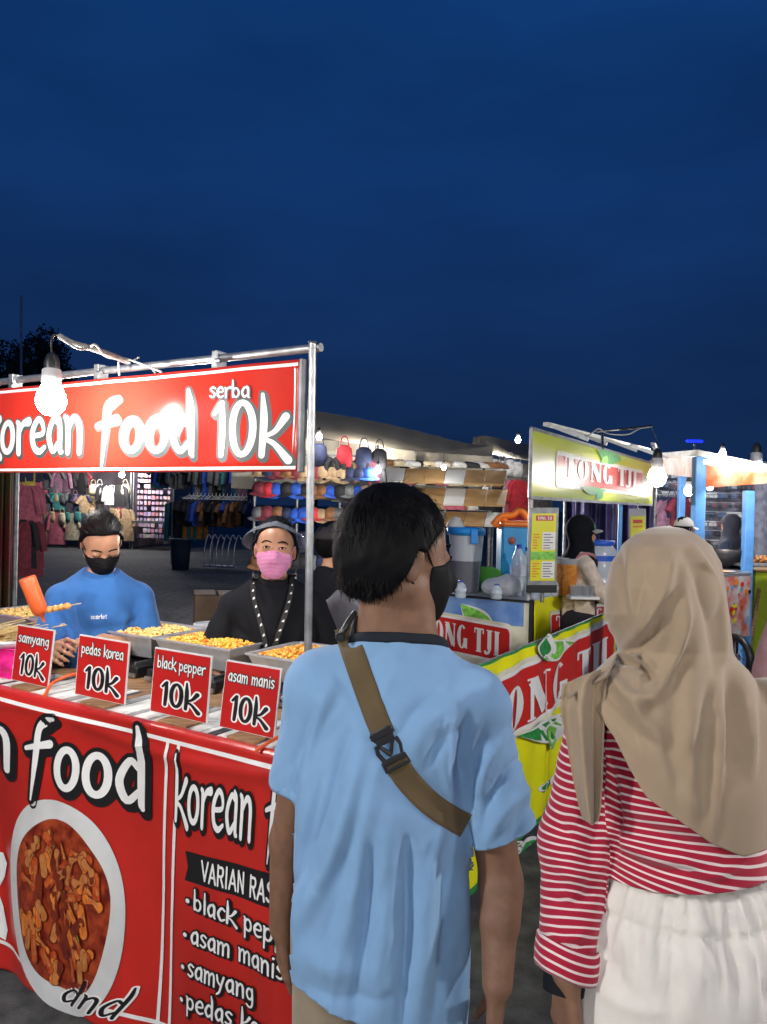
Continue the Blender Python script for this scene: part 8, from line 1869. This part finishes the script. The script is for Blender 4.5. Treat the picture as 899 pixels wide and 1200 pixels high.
# pole and trees against the sky
fp = thing('flag_pole', 'thin pale flag pole against the sky at the left', 'pole', W3(25, 45, 0)); b = B(); b.tube([W3(25, 45, 0), V(25, 346, 45)], [.11, .06], n=8); b.build('pole', mat('pole_grey', (.35, .36, .38), rough=.5), fp)
def tree(px, py, D, w, h, label, seed):
    base = W3(px, D, 0); th = thing('tree', label, 'tree', base); top = V(px, py, D); r_ = random.Random(seed)
    b = B(); b.tube([base, base + Vector((.2, 0, top.z * .5)), Vector((top.x, top.y, top.z * .8))], [.35, .25, .1], n=8); tr = b.build('trunk', mat('bark', (.05, .035, .025), rough=.9, var=.3), th)
    for k in range(5): a = r_.uniform(0, 6.28); b = B(); s = base + Vector((.15, 0, top.z * r_.uniform(.4, .7))); b.tube([s, s + Vector((math.cos(a) * w * .25, math.sin(a) * w * .25, h * .2))], [.12, .04], n=6); b.build('limb', MATS['bark'], tr)
    vs, fs = [], []; cl_ = [(top + Vector((r_.uniform(-w, w) * .42, r_.uniform(-w, w) * .3, -r_.uniform(0, h) * .8)), r_.uniform(.14, .28) * w) for _ in range(14)]
    for i in range(3600):
        c, rr = r_.choice(cl_); d = Vector((r_.gauss(0, 1), r_.gauss(0, 1), r_.gauss(0, 1))).normalized() * rr * r_.uniform(.55, 1.05); p = c + d; a, c2 = Vector((r_.gauss(0, 1), r_.gauss(0, 1), r_.gauss(0, 1))).normalized(), Vector((r_.gauss(0, 1), r_.gauss(0, 1), r_.gauss(0, 1))).normalized(); s = r_.uniform(.12, .26); k = len(vs); vs += [p - a * s, p + c2 * s * .5, p + a * s, p - c2 * s * .5]; fs.append((k, k + 1, k + 2, k + 3))
    raw('crown', vs, fs, mat('leaves_dark', (.03, .055, .025), rough=.7, var=.4, vscale=1.5), th)
tree(38, 402, 60, 5.5, 6, 'dark round tree behind the red sign at the left', 1); tree(62, 412, 64, 4.5, 5, 'second dark tree beside the bulb cable', 2); tree(20, 425, 55, 4, 5, 'low dark tree at the foot of the flag pole', 4)
tree(250, 500, 70, 9, 5, 'tree crown behind the red sign', 3); tree(366, 492, 58, 2.2, 4, 'small dark tree top beside the pipe post', 6)
# unseen bulb on a stick, added to light the front of the tent
bulb('hanging_bulb', V(452, 596, 9.2), .07, 'bright added bulb on a stick, lighting the front of the long cream tent', 330, None)
b = B(); b.tube([W3(452, 9.3, 0), W3(452, 9.3, 1.75), V(452, 586, 9.2)], .015, n=6); b.build('added_lamp_stick', M_STEELD, bpy.data.objects[TH[-1].name])
bulb('hanging_bulb', V(425, 535, 13.0), .05, 'added bulb deep inside the long cream tent to light its canopy', 24, [V(425, 522, 13.0)])  # added so that the canvas is lit from within
bulb('hanging_bulb', V(590, 545, 19.5), .05, 'added bulb inside the smaller cream tent to light its canopy', 120, [V(590, 533, 19.5)])  # likewise added, brightens the smaller canopy from inside
# ================================================================ unseen bulbs and cable, assumed round the camera to light everyone's backs
ls_ = thing('assumed_cable_line', 'assumed overhead cable with added bulbs, unseen behind the viewer', 'cable', (0, -2.4, 0))  # assumed support for the added bulbs, never in view
for x in (-3.4, 3.4): b = B(); b.tube([(x, -2.4, 0), (x, -2.4, 2.9)], .03, n=8); b.build('pole', M_STEELD, ls_)  # poles added to hold up the assumed cable
b = B(); b.tube(crom([(-3.4, -2.4, 2.85), (-1.7, -2.35, 2.72), (0, -2.3, 2.68), (1.7, -2.35, 2.72), (3.4, -2.4, 2.85)], 6), .006, n=6); b.build('cable', M_BLKP, ls_)
for i, (x, y, z, w, nm) in enumerate(((-2.7, .1, 2.4, 120, 'first'), (-1.2, -2.3, 2.5, 85, 'second'), (.5, -2.3, 2.45, 55, 'third'), (2.0, -1.7, 2.5, 60, 'fourth'))):
    bulb('hanging_bulb', Vector((x, y, z)), .06, '%s assumed lit bulb from the left, out of view, to light the backs' % nm, w, [Vector((x, y, z + .3))])  # unseen bulbs, assumed from the light on the people's backs
bulb('hanging_bulb', Vector((3.3, 1.6, 2.5)), .06, 'added unseen bulb beyond the right edge to light the yellow banner', 120, [Vector((3.3, 1.6, 3.0))])  # off-view bulb added to brighten the big yellow banner
b = B(); b.tube([(3.3, 1.6, 3.0), (3.4, -2.4, 2.9)], .008, n=6); b.build('cable', M_BLKP, ls_)
